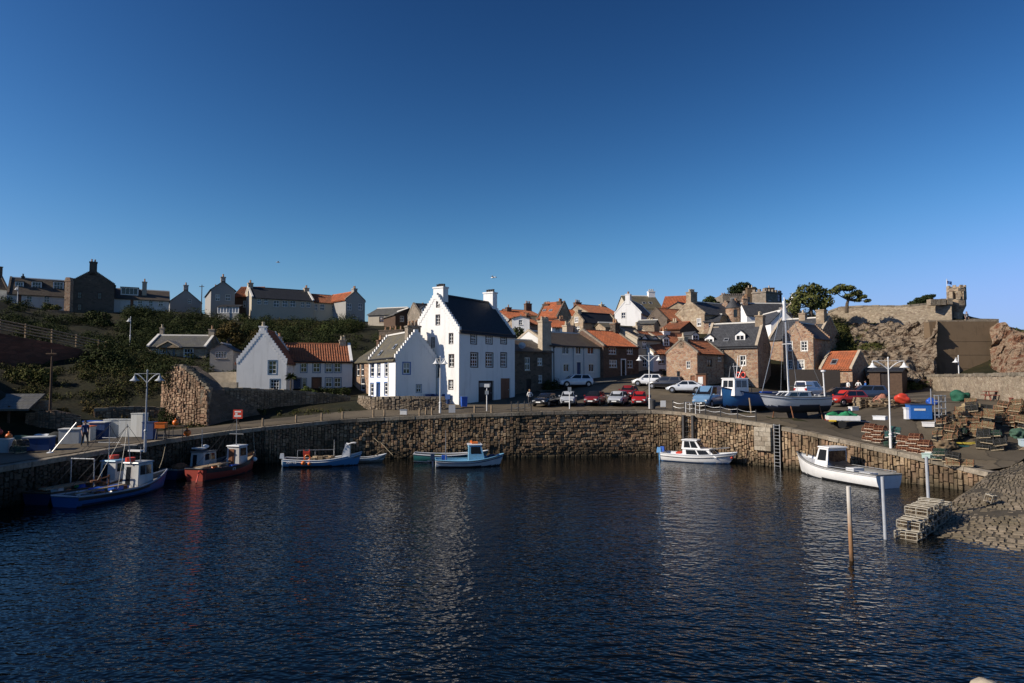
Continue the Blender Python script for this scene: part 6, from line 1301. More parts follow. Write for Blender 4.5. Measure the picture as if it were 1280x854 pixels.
b.part('mast', MT['white_metal'], lambda m: (m.tube((.75,0,1.1),(.95,-.05,9.3),.075,.055,8), m.tube((.85,-.55,5.3),(.85,.55,5.3),.03))).part('furled_sail', WHITE, lambda m: m.tube((.99,-.05,7.3),(1.0,-.05,9.0),.17,.12,8)).part('rigging', MT['galv'], lambda m: (m.tube((.95,-.05,9.2),(3.5,0,1.2),.03,.03,4), m.tube((.95,-.05,9.2),(-3.1,0,.9),.015,.015,4), m.tube((.95,0,9.2),(.85,.55,5.3),.014,.014,4), m.tube((.85,.55,5.3),(.7,1.05,.8),.014,.014,4), m.tube((.95,0,9.2),(.85,-.55,5.3),.014,.014,4), m.tube((.85,-.55,5.3),(.7,-1.05,.8),.014,.014,4))).part('boom', BUFF, lambda m: m.tube((.6,0,1.7),(-1.7,0,1.75),.05)).part('stern_post', WHITE, lambda m: (m.tube((-2.9,.2,.8),(-2.8,.2,2.9),.06), m.lathe([(0,0),(.1,.02),(.22,.1),(.22,.2),(0,.26)],(-2.8,.2,2.85),10))).part('cradle_prop', MT['rust'], lambda m: [m.tube((x,y*1.3,-1.15),(x,y*.95,.05),.05) for x in (-1.6,1.4) for y in (1,-1)])
b = Boat('dinghy', 'bright blue dinghy lying ashore between the blue boat and the yacht mast', ashore(Vector((25.6,67.5,0)),.2), R(10), 2.9, 1.2, .4, .25, .05, .15, .8, cat='dinghy'); b.hull(BLUEP, BLUEP, BLUEP).rail(OFFW,.04).deck(TAUPE,.25).part('bow_cover', BUFF, lambda m: m.blob((.9,0,.5),.3,2,.1,2,(1.3,.9,.4)))
b = Boat('dinghy', 'dark upturned dinghy ashore behind the blue fishing boat', ashore(Vector((24.2,70.5,0)),.5), R(20), 3.0, 1.2, .4, .2, .05, .15, .8, cat='dinghy'); b.hull(NAVY, NAVY, NAVY).rail(TAUPE,.04); b.t.rotation_euler = (R(180),0,R(20))
# ================================================================== vehicles
CARP = {k: m_paint('car_paint_'+k, c, .25, .5, 0, .6) for k, c in dict(black=(.012,.013,.015), silver=(.40,.42,.45), red=(.36,.018,.018), darkred=(.19,.016,.016), white=(.72,.73,.74), blue=(.13,.24,.38), darkblue=(.03,.05,.10), pearl=(.55,.58,.62), brightred=(.50,.035,.018)).items()}
CGL = m_paint('car_glass', (.012,.014,.016), .05, .6); PLATE_W = paint('white_number_plate', (.75,.75,.72)); PLATE_Y = paint('yellow_number_plate', (.75,.52,.04)); LAMP = m_paint('lamp_glass', (.55,.56,.57), .12, .6); TAIL = m_paint('tail_lamp', (.40,.015,.01), .2, .5); RIM = m_paint('alloy_rim', (.42,.43,.45), .35, .5, .7); TRIMB = m_plain('black_plastic_trim', (.022,.022,.024), .6, .2, 5)
#      L    W    H    belt hood  nose  rear(deck) cabin x: rear base, rear roof, front roof, front base
CARK = {'hatch': (3.9,1.68,1.48,.95,.92,.70,.98,-1.88,-1.45,.35,1.02), 'supermini': (3.6,1.62,1.5,.97,.95,.72,1.0,-1.74,-1.4,.35,1.0), 'convertible': (4.1,1.74,1.38,.92,.9,.66,.93,-1.1,-.75,.2,.95),
        'suv': (4.4,1.84,1.62,1.06,1.02,.80,1.1,-2.1,-1.65,.35,1.1), 'coupe': (4.3,1.78,1.42,.94,.88,.62,.98,-1.95,-1.0,.2,1.05), 'saloon': (4.4,1.75,1.44,.94,.92,.7,.98,-1.6,-1.0,.3,1.05), 'estate': (4.5,1.76,1.48,.96,.93,.7,1.0,-2.15,-1.9,.3,1.1),
        'van': (5.0,1.95,2.15,1.25,1.15,.80,1.25,-2.48,-2.42,.75,1.65), 'smallvan': (4.2,1.75,1.85,1.1,1.02,.75,1.1,-2.06,-1.98,.45,1.2)}
def car(name, label, kind, col, loc, rz, plate=True, group=None, roofcol=None):
    L, W, Hh, belt, hood, nose, deck, c0, c1, c2, c3 = CARK[kind]; t = thing(name, label, 'van' if 'van' in kind else 'car', loc, rz, group); P = CARP[col]; w = W/2; zl = .24
    m = MB(); st = [(-L/2, .42, deck-.18, w*.80), (-L/2+.10, .32, deck-.04, w*.93), (-L/2+.5, zl, belt, w), (-.2, zl, belt-.02, w), (c3-.1, zl, belt-.02, w), (c3+.25, zl, hood, w*.99), (L/2-.45, zl, nose+(hood-nose)*.45, w*.96), (L/2-.12, .30, nose, w*.86), (L/2, .38, nose-.14, w*.70)]
    rows = []
    for x, a, b, ww in st:
        pr = [(ww*.88,a),(ww*.99,a+.14),(ww,(a+b)/2),(ww*.975,b-.14),(ww*.90,b-.02),(ww*.5,b+.025),(0,b+.035)]
        rows.append([(x,y,z) for y,z in pr]+[(x,-y,z) for y,z in reversed(pr[:-1])])
    m.grid(rows, close=True); m.add(rows[0], [tuple(range(len(rows[0])))]); m.add(rows[-1], [tuple(range(len(rows[0])))]); m.build('body', P, t, smooth=True)
    m = MB(); rw = w*.74; bw = w*.92; zb = belt-.04; rf = Hh
    m.grid([[(c0,bw*.94,zb),(c1,rw*.95,rf-.04),(c2,rw*.96,rf-.03),(c3,bw*.94,zb)],[(c0-.02,bw*.5,zb),(c1-.03,rw*.5,rf),(c2+.04,rw*.5,rf+.01),(c3+.06,bw*.5,zb)],[(c0-.02,-bw*.5,zb),(c1-.03,-rw*.5,rf),(c2+.04,-rw*.5,rf+.01),(c3+.06,-bw*.5,zb)],[(c0,-bw*.94,zb),(c1,-rw*.95,rf-.04),(c2,-rw*.96,rf-.03),(c3,-bw*.94,zb)]])
    for s in (1,-1): m.add([(c0,s*bw*.94,zb),(c3,s*bw*.94,zb),(c2,s*rw*.96,rf-.03),(c1,s*rw*.95,rf-.04)], [(0,1,2,3)])
    m.build('roof', CARP[roofcol] if roofcol else P, t, smooth=True)
    def pane(q, inset=.08, out=.015, name='window'):
        q = [Vector(p) for p in q]; c = sum(q, Vector())/4; n = (q[1]-q[0]).cross(q[3]-q[0]).normalized()
        if n.dot(c-Vector((0,0,.6))) < 0: n = -n
        q = [p+(c-p)*inset+n*out for p in q]; mm = MB(); mm.add(q+[p-n*.02 for p in q], ((0,1,2,3),(4,5,6,7),(0,1,5,4),(1,2,6,5),(2,3,7,6),(3,0,4,7))); mm.build(name, CGL, t)
    pane([(c3,bw*.9,zb+.04),(c3,-bw*.9,zb+.04),(c2,-rw*.93,rf-.05),(c2,rw*.93,rf-.05)], .06, .035, 'windscreen'); pane([(c0,bw*.9,zb+.08),(c0,-bw*.9,zb+.08),(c1,-rw*.92,rf-.08),(c1,rw*.92,rf-.08)], .12, .035, 'rear_window')
    for s in (1,-1):
        def sp(f, g):  # f along, g up
            a = Vector((c0,s*bw*.94,zb)).lerp(Vector((c3,s*bw*.94,zb)), f); b = Vector((c1,s*rw*.95,rf-.04)).lerp(Vector((c2,s*rw*.96,rf-.03)), f); return a.lerp(b, g)
        segs = ((.08,.46),(.5,.92)) if 'van' not in kind else ((.62,.93),)
        for f0, f1 in segs: pane([sp(f0,.12), sp(f1,.12), sp(f1,.9), sp(f0,.9)], .03, .012)
        for x in (-L/2+.72, L/2-.78):
            r = .31 if kind not in ('van','suv') else .35; wh = MB(); n = 18
            wh.tube((x,s*(w-.2),r),(x,s*(w+.015),r),r,r,n); o = wh.build('wheel', TYRE, t); h = MB(); h.tube((x,s*(w),r),(x,s*(w+.03),r),r*.64,r*.58,10); h.build('rim', RIM, o)
            a = MB(); a.tube((x,s*(w-.1),r+.02),(x,s*(w+.004),r+.02),r+.06,r+.06,n); a.build('wheel_arch', TRIMB, t)
        h = MB(); h.box((L/2-.14, s*w*.62, nose-.10), (.22,.34,.15), rz=-s*.25); h.build('headlight', LAMP, t); h = MB(); h.box((-L/2+.06, s*w*.74, deck-.2), (.12,.22,.26)); h.build('tail_light', TAIL, t); h = MB(); h.box((c3-.25, s*(w+.09), belt+.06), (.12,.18,.13)); h.build('wing_mirror', P, t)
    g = MB(); g.box((L/2-.02,0,.46),(.06,W*.6,.2)); g.build('grille', TRIMB, t); g = MB(); g.box((0,0,.27),(L*.9,W*.93,.1)); g.build('sill_trim', TRIMB, t)
    if plate: g = MB(); g.box((L/2+.02,0,.45),(.03,.52,.12)); g.build('number_plate', PLATE_W, t); g = MB(); g.box((-L/2-.005,0,.62),(.03,.52,.12)); g.build('number_plate', PLATE_Y, t)
    t.scale = (.95,.95,.95)
    return t
def gp(px, Y, dz=.06): p = ground(px, Y); p.z += dz+.05; return p
def road_z(x, y):
    return H(x, y)+.11
def cpos(px, Y): x = at(px,475,Y).x; return (x, Y, road_z(x, Y))
GRP = 'cars parked along the quay'
car('parked_car', 'black low convertible parked nose to the harbour, leftmost of the quay row', 'convertible', 'black', cpos(683,69.8), R(-118))
car('parked_car', 'small silver car parked behind the harbour sign post', 'supermini', 'silver', cpos(710.5,70.2), R(-100))
car('parked_car', 'dark red hatchback with black roof in the middle of the quay row', 'hatch', 'darkred', cpos(743.5,70.4), R(-112), roofcol='black')
car('parked_car', 'silver hatchback parked between the two red cars on the quay', 'hatch', 'silver', cpos(772.5,70.2), R(-112))
car('parked_car', 'dark red car half hidden behind the silver hatchback on the quay', 'hatch', 'darkred', cpos(786,74.5), R(-112))
car('parked_car', 'bright red small car at the right end of the quay row', 'supermini', 'red', cpos(799.5,69.9), R(-104))
car('parked_car', 'white crossover parked on the slope against the white terrace', 'suv', 'white', cpos(719,82.8), R(14+180))
car('parked_car', 'white hatchback parked beside the street below the grey house', 'hatch', 'white', cpos(810,82), R(160))
car('parked_car', 'black estate car parked between white hatchback and pale coupe', 'estate', 'black', cpos(832,80), R(150))
car('parked_car', 'pale pearl coupe parked against the pink rubble gable', 'coupe', 'pearl', cpos(856,77), R(158))
car('parked_car', 'dark car half hidden behind the red hatchback on the working quay', 'saloon', 'black', cpos(1047,68.5), R(172))
car('parked_car', 'dark blue car parked behind the red hatchback near two people', 'estate', 'darkblue', cpos(1079,69.5), R(170))
car('parked_car', 'bright orange red hatchback parked alone on the working quay', 'hatch', 'brightred', cpos(1058,63.8), R(197))
car('parked_van', 'pale blue van parked beside the royal blue fishing boat', 'van', 'blue', cpos(886,67.2), R(-128))
car('parked_van', 'small white van parked behind the sailing yacht', 'smallvan', 'white', cpos(1012,74), R(38))
# trailer with nets
t = thing('boat_trailer', 'small flat trailer loaded with green netting on the quay', 'trailer', cpos(1052,55.2), R(-14)); m = MB(); m.box((0,0,.62),(2.3,1.4,.08)); [m.box(c,d) for c,d in (((0,.7,.8),(2.3,.05,.34)),((0,-.7,.8),(2.3,.05,.34)),((-1.15,0,.8),(.05,1.4,.34)),((1.15,0,.8),(.05,1.4,.34)))]; m.build('bed', MT['white_metal'], t)
m = MB(); m.tube((1.1,.5,.55),(2.3,0,.45),.04); m.tube((1.1,-.5,.55),(2.3,0,.45),.04); m.build('drawbar', MT['galv'], t)
for s in (1,-1): m = MB(); m.tube((-.2,s*.72,.3),(-.2,s*.88,.3),.3,.3,16); m.build('wheel', TYRE, t); m = MB(); m.box((-1.19,s*.5,.6),(.03,.25,.12)); m.build('tail_light', TAIL, t)
m = MB(); m.box((-.9,-.74,.58),(.55,.03,.12)); m.build('number_plate', PLATE_Y, t)
m = MB(); [m.blob((x,y,.98),.45,k,.35,3,(1.1,.9,.6)) for k,(x,y) in enumerate(((-.6,.2),(.1,-.2),(.7,.2)))]; tag(m.build('net_heap', GREENN, smooth='all'), 'bright green heap of netting piled on the flat trailer', 'nets').location = t.location; bpy.data.objects['net_heap'].rotation_euler = t.rotation_euler

# ================================================================== people
SKIN = m_plain('skin', (.46,.27,.19), .55, .1, 6); CLOTH = {k: m_plain('cloth_'+k, c, .85, .2, 8) for k, c in dict(white=(.68,.67,.65), navy=(.03,.05,.13), dark=(.04,.04,.045), khaki=(.28,.22,.14), blue=(.04,.14,.42), red=(.42,.06,.05), grey=(.2,.2,.21)).items()}; HAIR = {k: m_plain('hair_'+k, c, .7, .2, 12) for k, c in dict(brown=(.09,.05,.03), fair=(.32,.2,.09), dark=(.03,.022,.018))  .items()}
def person(label, loc, rz, top, bottom, hair, pose='stand', h=1.72, cap=None):
    k = h/1.72; J = {}; E = []; RD = {}
    def j(n, p, r): J[n] = Vector(p)*k; RD[n] = r*k
    j('pelvis',(0,0,.95),.145); j('waist',(0.01,0,1.08),.125); j('chest',(.02,0,1.28),.15); j('neckb',(.01,0,1.44),.085); j('neck',(.02,0,1.50),.055); j('jaw',(.04,0,1.56),.075); j('head',(.025,0,1.63),.10); j('crown',(.015,0,1.70),.07); j('nose',(.145,0,1.605),.016)
    E += [('pelvis','waist'),('waist','chest'),('chest','neckb'),('neckb','neck'),('neck','jaw'),('jaw','head'),('head','crown'),('head','nose')]
    bend = .10 if pose == 'walk' else .0
    for s, sn in ((1,'l'),(-1,'r')):
        f = bend*s*1.6
        j('sh'+sn,(.0,s*.175,1.40),.075); j('el'+sn,(-.03-f*.6+(.10 if pose=='hip' else 0),s*(.235 if pose!='hip' else .33),1.12),.048); j('wr'+sn,(.06-f+(.0),s*(.24 if pose!='hip' else .2),.88 if pose!='hip' else 1.0),.034); j('pa'+sn,(.08-f,s*(.235 if pose!='hip' else .16),.80 if pose!='hip' else .96),.036)
        E += [('neckb','sh'+sn),('sh'+sn,'el'+sn),('el'+sn,'wr'+sn),('wr'+sn,'pa'+sn)]
        pz = J['pa'+sn]/k
        for q, (dx, ln) in enumerate(((.032,.075),(.011,.09),(-.011,.083),(-.03,.065))):
            j(f'k{q}{sn}',(pz.x+dx, pz.y-s*.006, pz.z-ln*.55),.0105); j(f'f{q}{sn}',(pz.x+dx*1.05+.012, pz.y-s*.018, pz.z-ln),.009); E += [('pa'+sn,f'k{q}{sn}'),(f'k{q}{sn}',f'f{q}{sn}')]
        j('t0'+sn,(pz.x+.055,pz.y-s*.012,pz.z+.0),.012); j('t1'+sn,(pz.x+.07,pz.y-s*.022,pz.z-.035),.010); E += [('pa'+sn,'t0'+sn),('t0'+sn,'t1'+sn)]
        j('hip'+sn,(0,s*.095,.90),.115); j('kn'+sn,(.03+f,s*.105,.50),.066); j('an'+sn,(-.02+f*1.5-(.05 if f<0 else 0),s*.11,.09),.043); j('to'+sn,(.15+f*1.5,s*.125,.035),.036); E += [('pelvis','hip'+sn),('hip'+sn,'kn'+sn),('kn'+sn,'an'+sn),('an'+sn,'to'+sn)]
    names = list(J); idx = {n:i for i,n in enumerate(names)}; me = bpy.data.meshes.new('body'); me.from_pydata([J[n] for n in names], [(idx[a],idx[b]) for a,b in E], []); o = bpy.data.objects.new('body', me); COL.objects.link(o)
    md = o.modifiers.new('s','SKIN'); md.use_smooth_shade = True
    for i, n in enumerate(names): me.skin_vertices[0].data[i].radius = (RD[n]*(1.0 if n not in ('chest','waist','pelvis') else .78), RD[n]*(1.0 if n not in ('chest','waist','pelvis') else 1.12)); me.skin_vertices[0].data[i].use_root = (n == 'pelvis')
    sb_ = o.modifiers.new('ss','SUBSURF'); sb_.levels = 1; sb_.render_levels = 1
    dg = bpy.context.evaluated_depsgraph_get(); m2 = bpy.data.meshes.new_from_object(o.evaluated_get(dg)); bpy.data.objects.remove(o); bpy.data.meshes.remove(me)
    t = thing('person', label, 'person', loc, rz); ob = bpy.data.objects.new('body', m2); COL.objects.link(ob); ob.parent = t; m2.materials.clear(); [m2.materials.append(x) for x in (SKIN, CLOTH[top], CLOTH[bottom], CLOTH['dark'])]
    for p in m2.polygons:
        c = p.center/k; p.use_smooth = True; p.material_index = 0
        arm = abs(c.y) > .19 and c.z > .7
        if c.z < .085: p.material_index = 3
        elif c.z < .98 and not arm: p.material_index = 2
        elif c.z < 1.475 and not (arm and c.z < (1.10 if pose != 'hip' else 1.06)): p.material_index = 1
    hm = MB(); hm.blob((.0,0,1.655*k),.113*k,2,.06,2,(1.0,.92,.85)); hm.v = [p for p in hm.v]; hm.build('hair', HAIR[hair], t, smooth='all')
    for s in (1,-1): e = MB(); e.blob((.118*k,s*.034*k,1.628*k),.012*k,0,0,1); e.build('eye', HAIR['dark'], t); e = MB(); e.blob((.02*k,s*.103*k,1.61*k),.028*k,0,0,1,(.7,.35,1.1)); e.build('ear', SKIN, t)
    e = MB(); e.box((.112*k,0,1.562*k),(.02,.05,.01)); e.build('mouth', CLOTH['red'], t); return t
person('person in white shirt and dark trousers standing left of the black convertible', cpos(662,69.3), R(-60), 'white', 'dark', 'fair', 'hip')
person('person in white top and dark trousers by the stone shed, left of two', cpos(1060,82), R(200), 'white', 'dark', 'brown')
person('person in bright white shirt by the stone shed, right of two', cpos(1073,82), R(230), 'white', 'khaki', 'dark', 'hip')
person('person in blue top standing right of the two people in white', cpos(1082,80), R(150), 'blue', 'dark', 'dark')
p = at(1208.5,399,95.5); p.z = zat(405,95.5); person('person in pale top looking out beside the lookout turret', p, R(-90), 'grey', 'dark', 'brown')
p = at(106,552,46); p.z = H(p.x,46)+.1; person('person in navy jacket working on the left quay among the boxes', p, R(-40), 'navy', 'dark', 'dark', 'walk')
# ================================================================== street lamps, signs, posts
def lamp(label, px, Y, base_py, top_py, mat, bell='white_metal', span=1.1, r=.058, rz=0, arms=2):
    p = at(px, base_py, Y); hgt = zat(top_py, Y)-p.z; t = thing('street_lamp', label, 'street lamp', p, rz); m = MB(); m.tube((0,0,-.5),(0,0,.9),r*1.7,r*1.5,10); m.tube((0,0,.9),(0,0,hgt),r,r*.7,8); m.lathe([(r*1.8,.88),(r*2.1,.95),(r,1.05)]); m.lathe([(0,hgt+.18),(.06,hgt+.1),(.05,hgt)]); m.build('post', MT[mat], t)
    for s in ((-1,1) if arms == 2 else (-1,)):
        a = MB(); pts = []
        for k in range(9): f = k/8; pts.append(Vector((s*span*f, 0, hgt-.75+.62*math.sin(f*math.pi/2))))
        a.path(pts, .035, 6); a.tube((0,0,hgt-.12),(s*span,0,hgt-.12),.018); a.tube((s*span,0,hgt-.12),(s*span,0,hgt-.28),.03); a.build('arm', MT[mat], t)
        b = MB(); b.lathe([(.05,0),(.08,-.05),(.13,-.18),(.29,-.31),(.31,-.34),(.27,-.32),(.10,-.18)], (s*span,0,hgt-.26), 14); b.build('lamp_shade', MT[bell], t, smooth=True); g = MB(); g.lathe([(0,-.44),(.09,-.42),(.13,-.34),(.13,-.28)], (s*span,0,hgt-.26), 10); g.build('bulb_glass', LAMP, t, smooth=True)
    return t
lamp('grey twin arm street lamp standing on the left quay above the fishing boats', 181.5, 46.5, 556, 465, 'grey_metal', 'grey_metal', .85)
lamp('white twin arm street lamp in front of the tall white house', 550, 64.6, 516, 447, 'white_metal', span=.42, r=.06)
lamp('white twin arm street lamp at the right end of the parked car row', 812, 66, 511, 443, 'white_metal', span=.95)
lamp('tall white twin arm street lamp among red creel stacks on the right', 1113.5, 48.4, 560, 449, 'white_metal', span=1.12)
lamp('small hillside street lamp above the dark bushes', 162.5, 99, 428, 397, 'white_metal', span=.3, r=.05, arms=1)
lamp('thin white street lamp standing before the retaining wall', 1199.5, 72, 492, 446, 'white_metal', span=.3, r=.06, arms=1)
lamp('pale lamp post in front of the dormer cottage on the left hilltop', 21.5, 118, 387, 358, 'white_metal', span=.3, r=.07, arms=1)
for label, px, Y, b, tp_, mat in (('dark wooden utility pole beside the lean-to shed at the far left',62.5,58,515,437,'dark_wood'),('thin dark utility pole beside the grey hilltop gable',251.5,125,395,356,'dark_wood'),('slim pole rising from the creel heap by the blue skip',1164.5,53,520,486,'galv')):
    p = at(px,b,Y); t = thing('utility_pole', label, 'pole', p); m = MB(); m.tube((0,0,-1),(0,0,zat(tp_,Y)-p.z),.11 if mat=='dark_wood' else .05,.07 if mat=='dark_wood' else .04,8); m.build('post', MT[mat], t)
    if mat == 'dark_wood': m = MB(); m.box((0,-.1,zat(tp_,Y)-p.z-.35),(.9,.1,.1)); m.build('crossarm', MT[mat], t)
def sign(label, px, Y, base, top, w, h, mat, face=None, txt=None, rz=0, name='sign_post', z2=None):
    p = at(px, base, Y); hg = zat(top,Y)-p.z; t = thing(name, label, 'sign', p, rz); m = MB(); m.tube((0,0,-.4),(0,0,hg),.05,.045,8); m.build('post', MT['white_metal'], t); m = MB(); m.box((0,-.07,hg-h/2),(w,.03,h)); m.build('panel', MT[mat], t)
    if z2: m = MB(); m.box((0,-.07,hg-h-z2),(.36,.03,.36)); m.build('panel', MT['galv'], t)
    return t
def text_on(parent, txt, size, loc, mat, name='lettering'):
    c = bpy.data.curves.new(name,'FONT'); c.body = txt; c.size = size; c.align_x = 'CENTER'; c.align_y = 'CENTER'; o = bpy.data.objects.new(name, c); COL.objects.link(o); dg = bpy.context.evaluated_depsgraph_get(); me = bpy.data.meshes.new_from_object(o.evaluated_get(dg)); bpy.data.objects.remove(o); me.transform(Matrix.Translation(loc) @ Matrix.Rotation(R(90),4,'X')); me.materials.clear(); me.materials.append(mat); o = bpy.data.objects.new(name, me); COL.objects.link(o); o.parent = parent; return o
s = sign('white topped sign post in front of the black double door', 608.5, 65.3, 514, 480, .5, .32, 'white_metal', z2=.5)
s = sign('small grey sign post standing in front of the silver car', 712, 66.2, 513, 484, .34, .42, 'galv')
t = thing('lifebuoy_cabinet', 'bright red lifebuoy notice board on the dark triangular stone wall', 'notice board', at(297.5, 536, 60.6)); m = MB(); m.tube((0,0,-.4),(0,0,1.4),.06,.06); m.build('post', MT['dark_wood'], t); m = MB(); m.box((0,-.08,1.28),(.82,.08,.78)); m.build('panel', BRED, t); m = MB(); [m.box((0,-.125,z),(w,.012,h)) for z,w,h in ((1.5,.55,.12),(1.12,.6,.14))]; m.box((-.12,-.125,1.3),(.2,.012,.14)); m.build('notice', MT['white_metal'], t)
t = thing('notice_board', 'pale grey notice board on the quay edge right of the white lamp', 'notice board', at(565, 516, 64.5)); m = MB(); m.box((0,0,.35),(.62,.06,.8)); m.build('panel', MT['grey_metal'], t)
for x in (-.25,.25): m = MB(); m.tube((x,.04,-.3),(x,.04,.7),.03); m.build('post', MT['galv'], t)
t = thing('utility_box', 'small white metal box on the quay below the white cottage', 'box', at(504.5, 518, 64)); m = MB(); m.box((0,0,.2),(.62,.4,.44)); m.build('cabinet', MT['white_metal'], t); m = MB(); m.box((0,0,.45),(.7,.48,.05)); m.build('lid', MT['galv'], t)
def wheelie(label, px, Y, base, mat, rz=0):
    t = thing('wheelie_bin', label, 'bin', at(px, base, Y), rz); m = MB(); m.box((0,0,.5),(.52,.6,.9),taper=1.12); m.build('body', mat, t); m = MB(); m.box((0,-.02,1.0),(.62,.74,.07)); m.build('lid', mat, t)
    for s_ in (1,-1): m = MB(); m.tube((s_*.22,.3,.1),(s_*.29,.3,.1),.1,.1,10); m.build('wheel', TYRE, t)
wheelie('bright blue wheelie bin standing at the corner of the tall white house', 580, 68.2, 509, BLUEP, R(15)); 
wheelie('dark blue wheelie bin left of the pair by the shaded white gable', 535.5, 70.6, 505, paint('dark_blue_plastic',(.02,.05,.17)), R(5)); wheelie('dark blue wheelie bin right of the pair by the shaded white gable', 542.5, 70.9, 505, BP['dark_blue_plastic'], R(-8))
# gate and bin group at the right end of the car row
t = thing('refuse_bin', 'black litter bin by the lamp at the right end of the car row', 'bin', at(816,513,65.6)); m = MB(); m.lathe([(.24,0),(.27,.8),(.29,.82),(.29,.95),(.12,1.05),(0,1.06)],(0,0,0),14); m.build('body', MT['iron'], t, smooth=True)
t = thing('warning_sign', 'small white sign board leaning on the chain rail right of the black bin', 'sign', at(829,513,65.2)); m = MB(); m.box((0,0,.62),(.5,.04,.6)); m.build('panel', MT['white_metal'], t); [(lambda m_: (m_.tube((x,.03,-.2),(x,.03,.9),.025), m_.build('post', MT['iron'], t)))(MB()) for x in (-.2,.2)]
# chain posts along the quay edge
cpst = None; pr = []
POSTS = [(640,.55),(648,.55),(655,.55),(664,.55)]+[(x,.5) for x in (836,848,862,878,895,916,938)]
for i, (px, off) in enumerate(POSTS):
    p, d, n = edge_at(edge_near(px)); q = p+n*off; q.z = p.z
    if cpst is None:
        cpst = thing('chain_post', 'dark iron post of the chain rail along the quay edge', 'post', q, 0, 'chain rail posts'); m = MB(); m.tube((0,0,-.3),(0,0,.95),.05,.045,8); m.lathe([(0,1.06),(.07,1.0),(.05,.94)]); m.build('post', MT['iron'], cpst)
    else: put(copy_tree(cpst), q)
    pr.append(q)
for a, b in ((0,3),(4,10)):
    m = MB()
    for i in range(a, b):
        for hz in (.9,.5):
            P = [pr[i].lerp(pr[i+1], k/6)+Vector((0,0,hz-.12*math.sin(math.pi*k/6))) for k in range(7)]; m.path(P, .018, 4)
    tag(m.build('chain', MT['galv']), 'slack chain hung between posts '+('above the quay left of the parked cars' if a == 0 else 'along the quay edge below the blue van'), 'chain')
for i, px in enumerate((332,372,408,433,466,482,521,534,543,593,618)):
    p, d, n = edge_at(edge_near(px)); q = p+n*(.5+.3*(i%2)); q.z = p.z; 
    if i == 0: bol = thing('mooring_post', 'short weathered wooden mooring post on the quay edge', 'post', q, 0, 'mooring posts'); m = MB(); m.tube((0,0,-.3),(0,0,.75),.10,.085,8); m.build('post', MT['wood'], bol)
    else: put(copy_tree(bol), q)
# ladders on the wall
def ladder(label, px, w, mat, top_extra, rungs, side=.06, off=.32):
    p, d, n = edge_at(edge_near(px)); t = thing('ladder', label, 'ladder', (p.x-n.x*off, p.y-n.y*off, 0), math.atan2(d.y, d.x)); zt = p.z+top_extra
    for s in (1,-1): m = MB(); m.box((s*w/2,0,zt/2-.3),(side,side*1.5,zt+.6)); m.build('stile', MT[mat], t)
    for k in range(rungs): m = MB(); z = .1+(zt-.2)*k/(rungs-1); m.tube((-w/2,0,z),(w/2,0,z),.025); m.build('rung', MT[mat], t)
    return t
ladder('dark broad timber ladder fixed to the quay wall above the cabin cruiser', 863, .95, 'iron', -.1, 9, .2); ladder('thin steel ladder in the dark slot beside the pale stone block', 973.5, .5, 'galv', .2, 13, .05, .12)
m = MB(); p, d, n = edge_at(edge_near(863)); 
t = thing('ladder_rail', 'white grab rails at the head of the dark timber ladder', 'rail', p); [m.path([n*.1+d*s*.5+Vector((0,0,-.2)), n*.1+d*s*.5+Vector((0,0,1.0)), n*.8+d*s*.5+Vector((0,0,1.0)), n*.8+d*s*.5+Vector((0,0,-.2))], .03, 6) for s in (1,-1)]; m.build('rail', MT['white_metal'], t)
# timber fender piles at the red ladder slot, rope lines down the wall
for k, (a, b, c, e, lab) in enumerate((((455,63),(492,60.5),3.6,.4,'slack mooring rope from the quay post down towards the back wall boats'),((520,63.5),(511,60.9),3.8,1.4,'pale rope hanging down the back quay wall'),((452,62.9),(474,60.9),3.6,1.5,'short frayed rope hanging beside the slack mooring rope'),((318,57),(322,55.2),2.9,.9,'bow rope of the dark red boat running up to the quay'),((210,46.9),(203,45.4),2.6,1.2,'bow rope of the outer blue boat running up to the left quay'))):
    A = wpos(*a); A.z = c; Bq = wpos(*b); Bq.z = e; m = MB(); m.path([A.lerp(Bq, i/8)-Vector((0,0,.25*math.sin(math.pi*i/8))) for i in range(9)], .025, 5); tag(m.build('mooring_rope', ROPE), lab, 'rope')
# piles standing in the water
def pile(label, px, base, top, r, mat, lean=(0,0)):
    Y = (7*FPX)/(base-475); p = at(px, base, Y); p.z = 0; h = zat(top, Y); m = MB(); m.tube((0,0,-2),(lean[0],lean[1],h),r,r*.95,12); o = m.build('mooring_pile', mat, smooth=True); o.location = p; return tag(o, label, 'pile')
t = NT('stained_pile'); v = t.coords(); z = t.n('ShaderNodeSeparateXYZ'); t.l(v, z.inputs[0]); f = t.math('ADD', t.math('MULTIPLY', z.outputs[2], .33), t.math('MULTIPLY', t.noise(v,2.5,5), .35)); col = t.ramp(f, [(.12,(.035,.028,.018)),(.30,(.22,.12,.06)),(.55,(.30,.17,.09)),(.85,(.42,.38,.32)),(1.0,(.55,.52,.47))]); MT['pile'] = t.fin(col,.8,.2)
pile('rust stained wooden mooring pile standing alone in the open water', 1065.5, 697, 608, .085, MT['pile'], (-.08,0)); pile('grey steel mooring pile in the water at the stern of the white motor boat', 1108, 671, 596, .08, MT['grey_metal'], (-.10,0))
p = at(1162, 640, 34.2); p.z = 0; m = MB(); m.tube((0,0,-1),(-.07,0,zat(571,34.2)),.08,.075,12); o = m.build('mooring_pile', MT['grey_metal'], smooth=True); o.location = p; tag(o, 'grey steel post standing behind the creel stack at the slipway', 'pile')

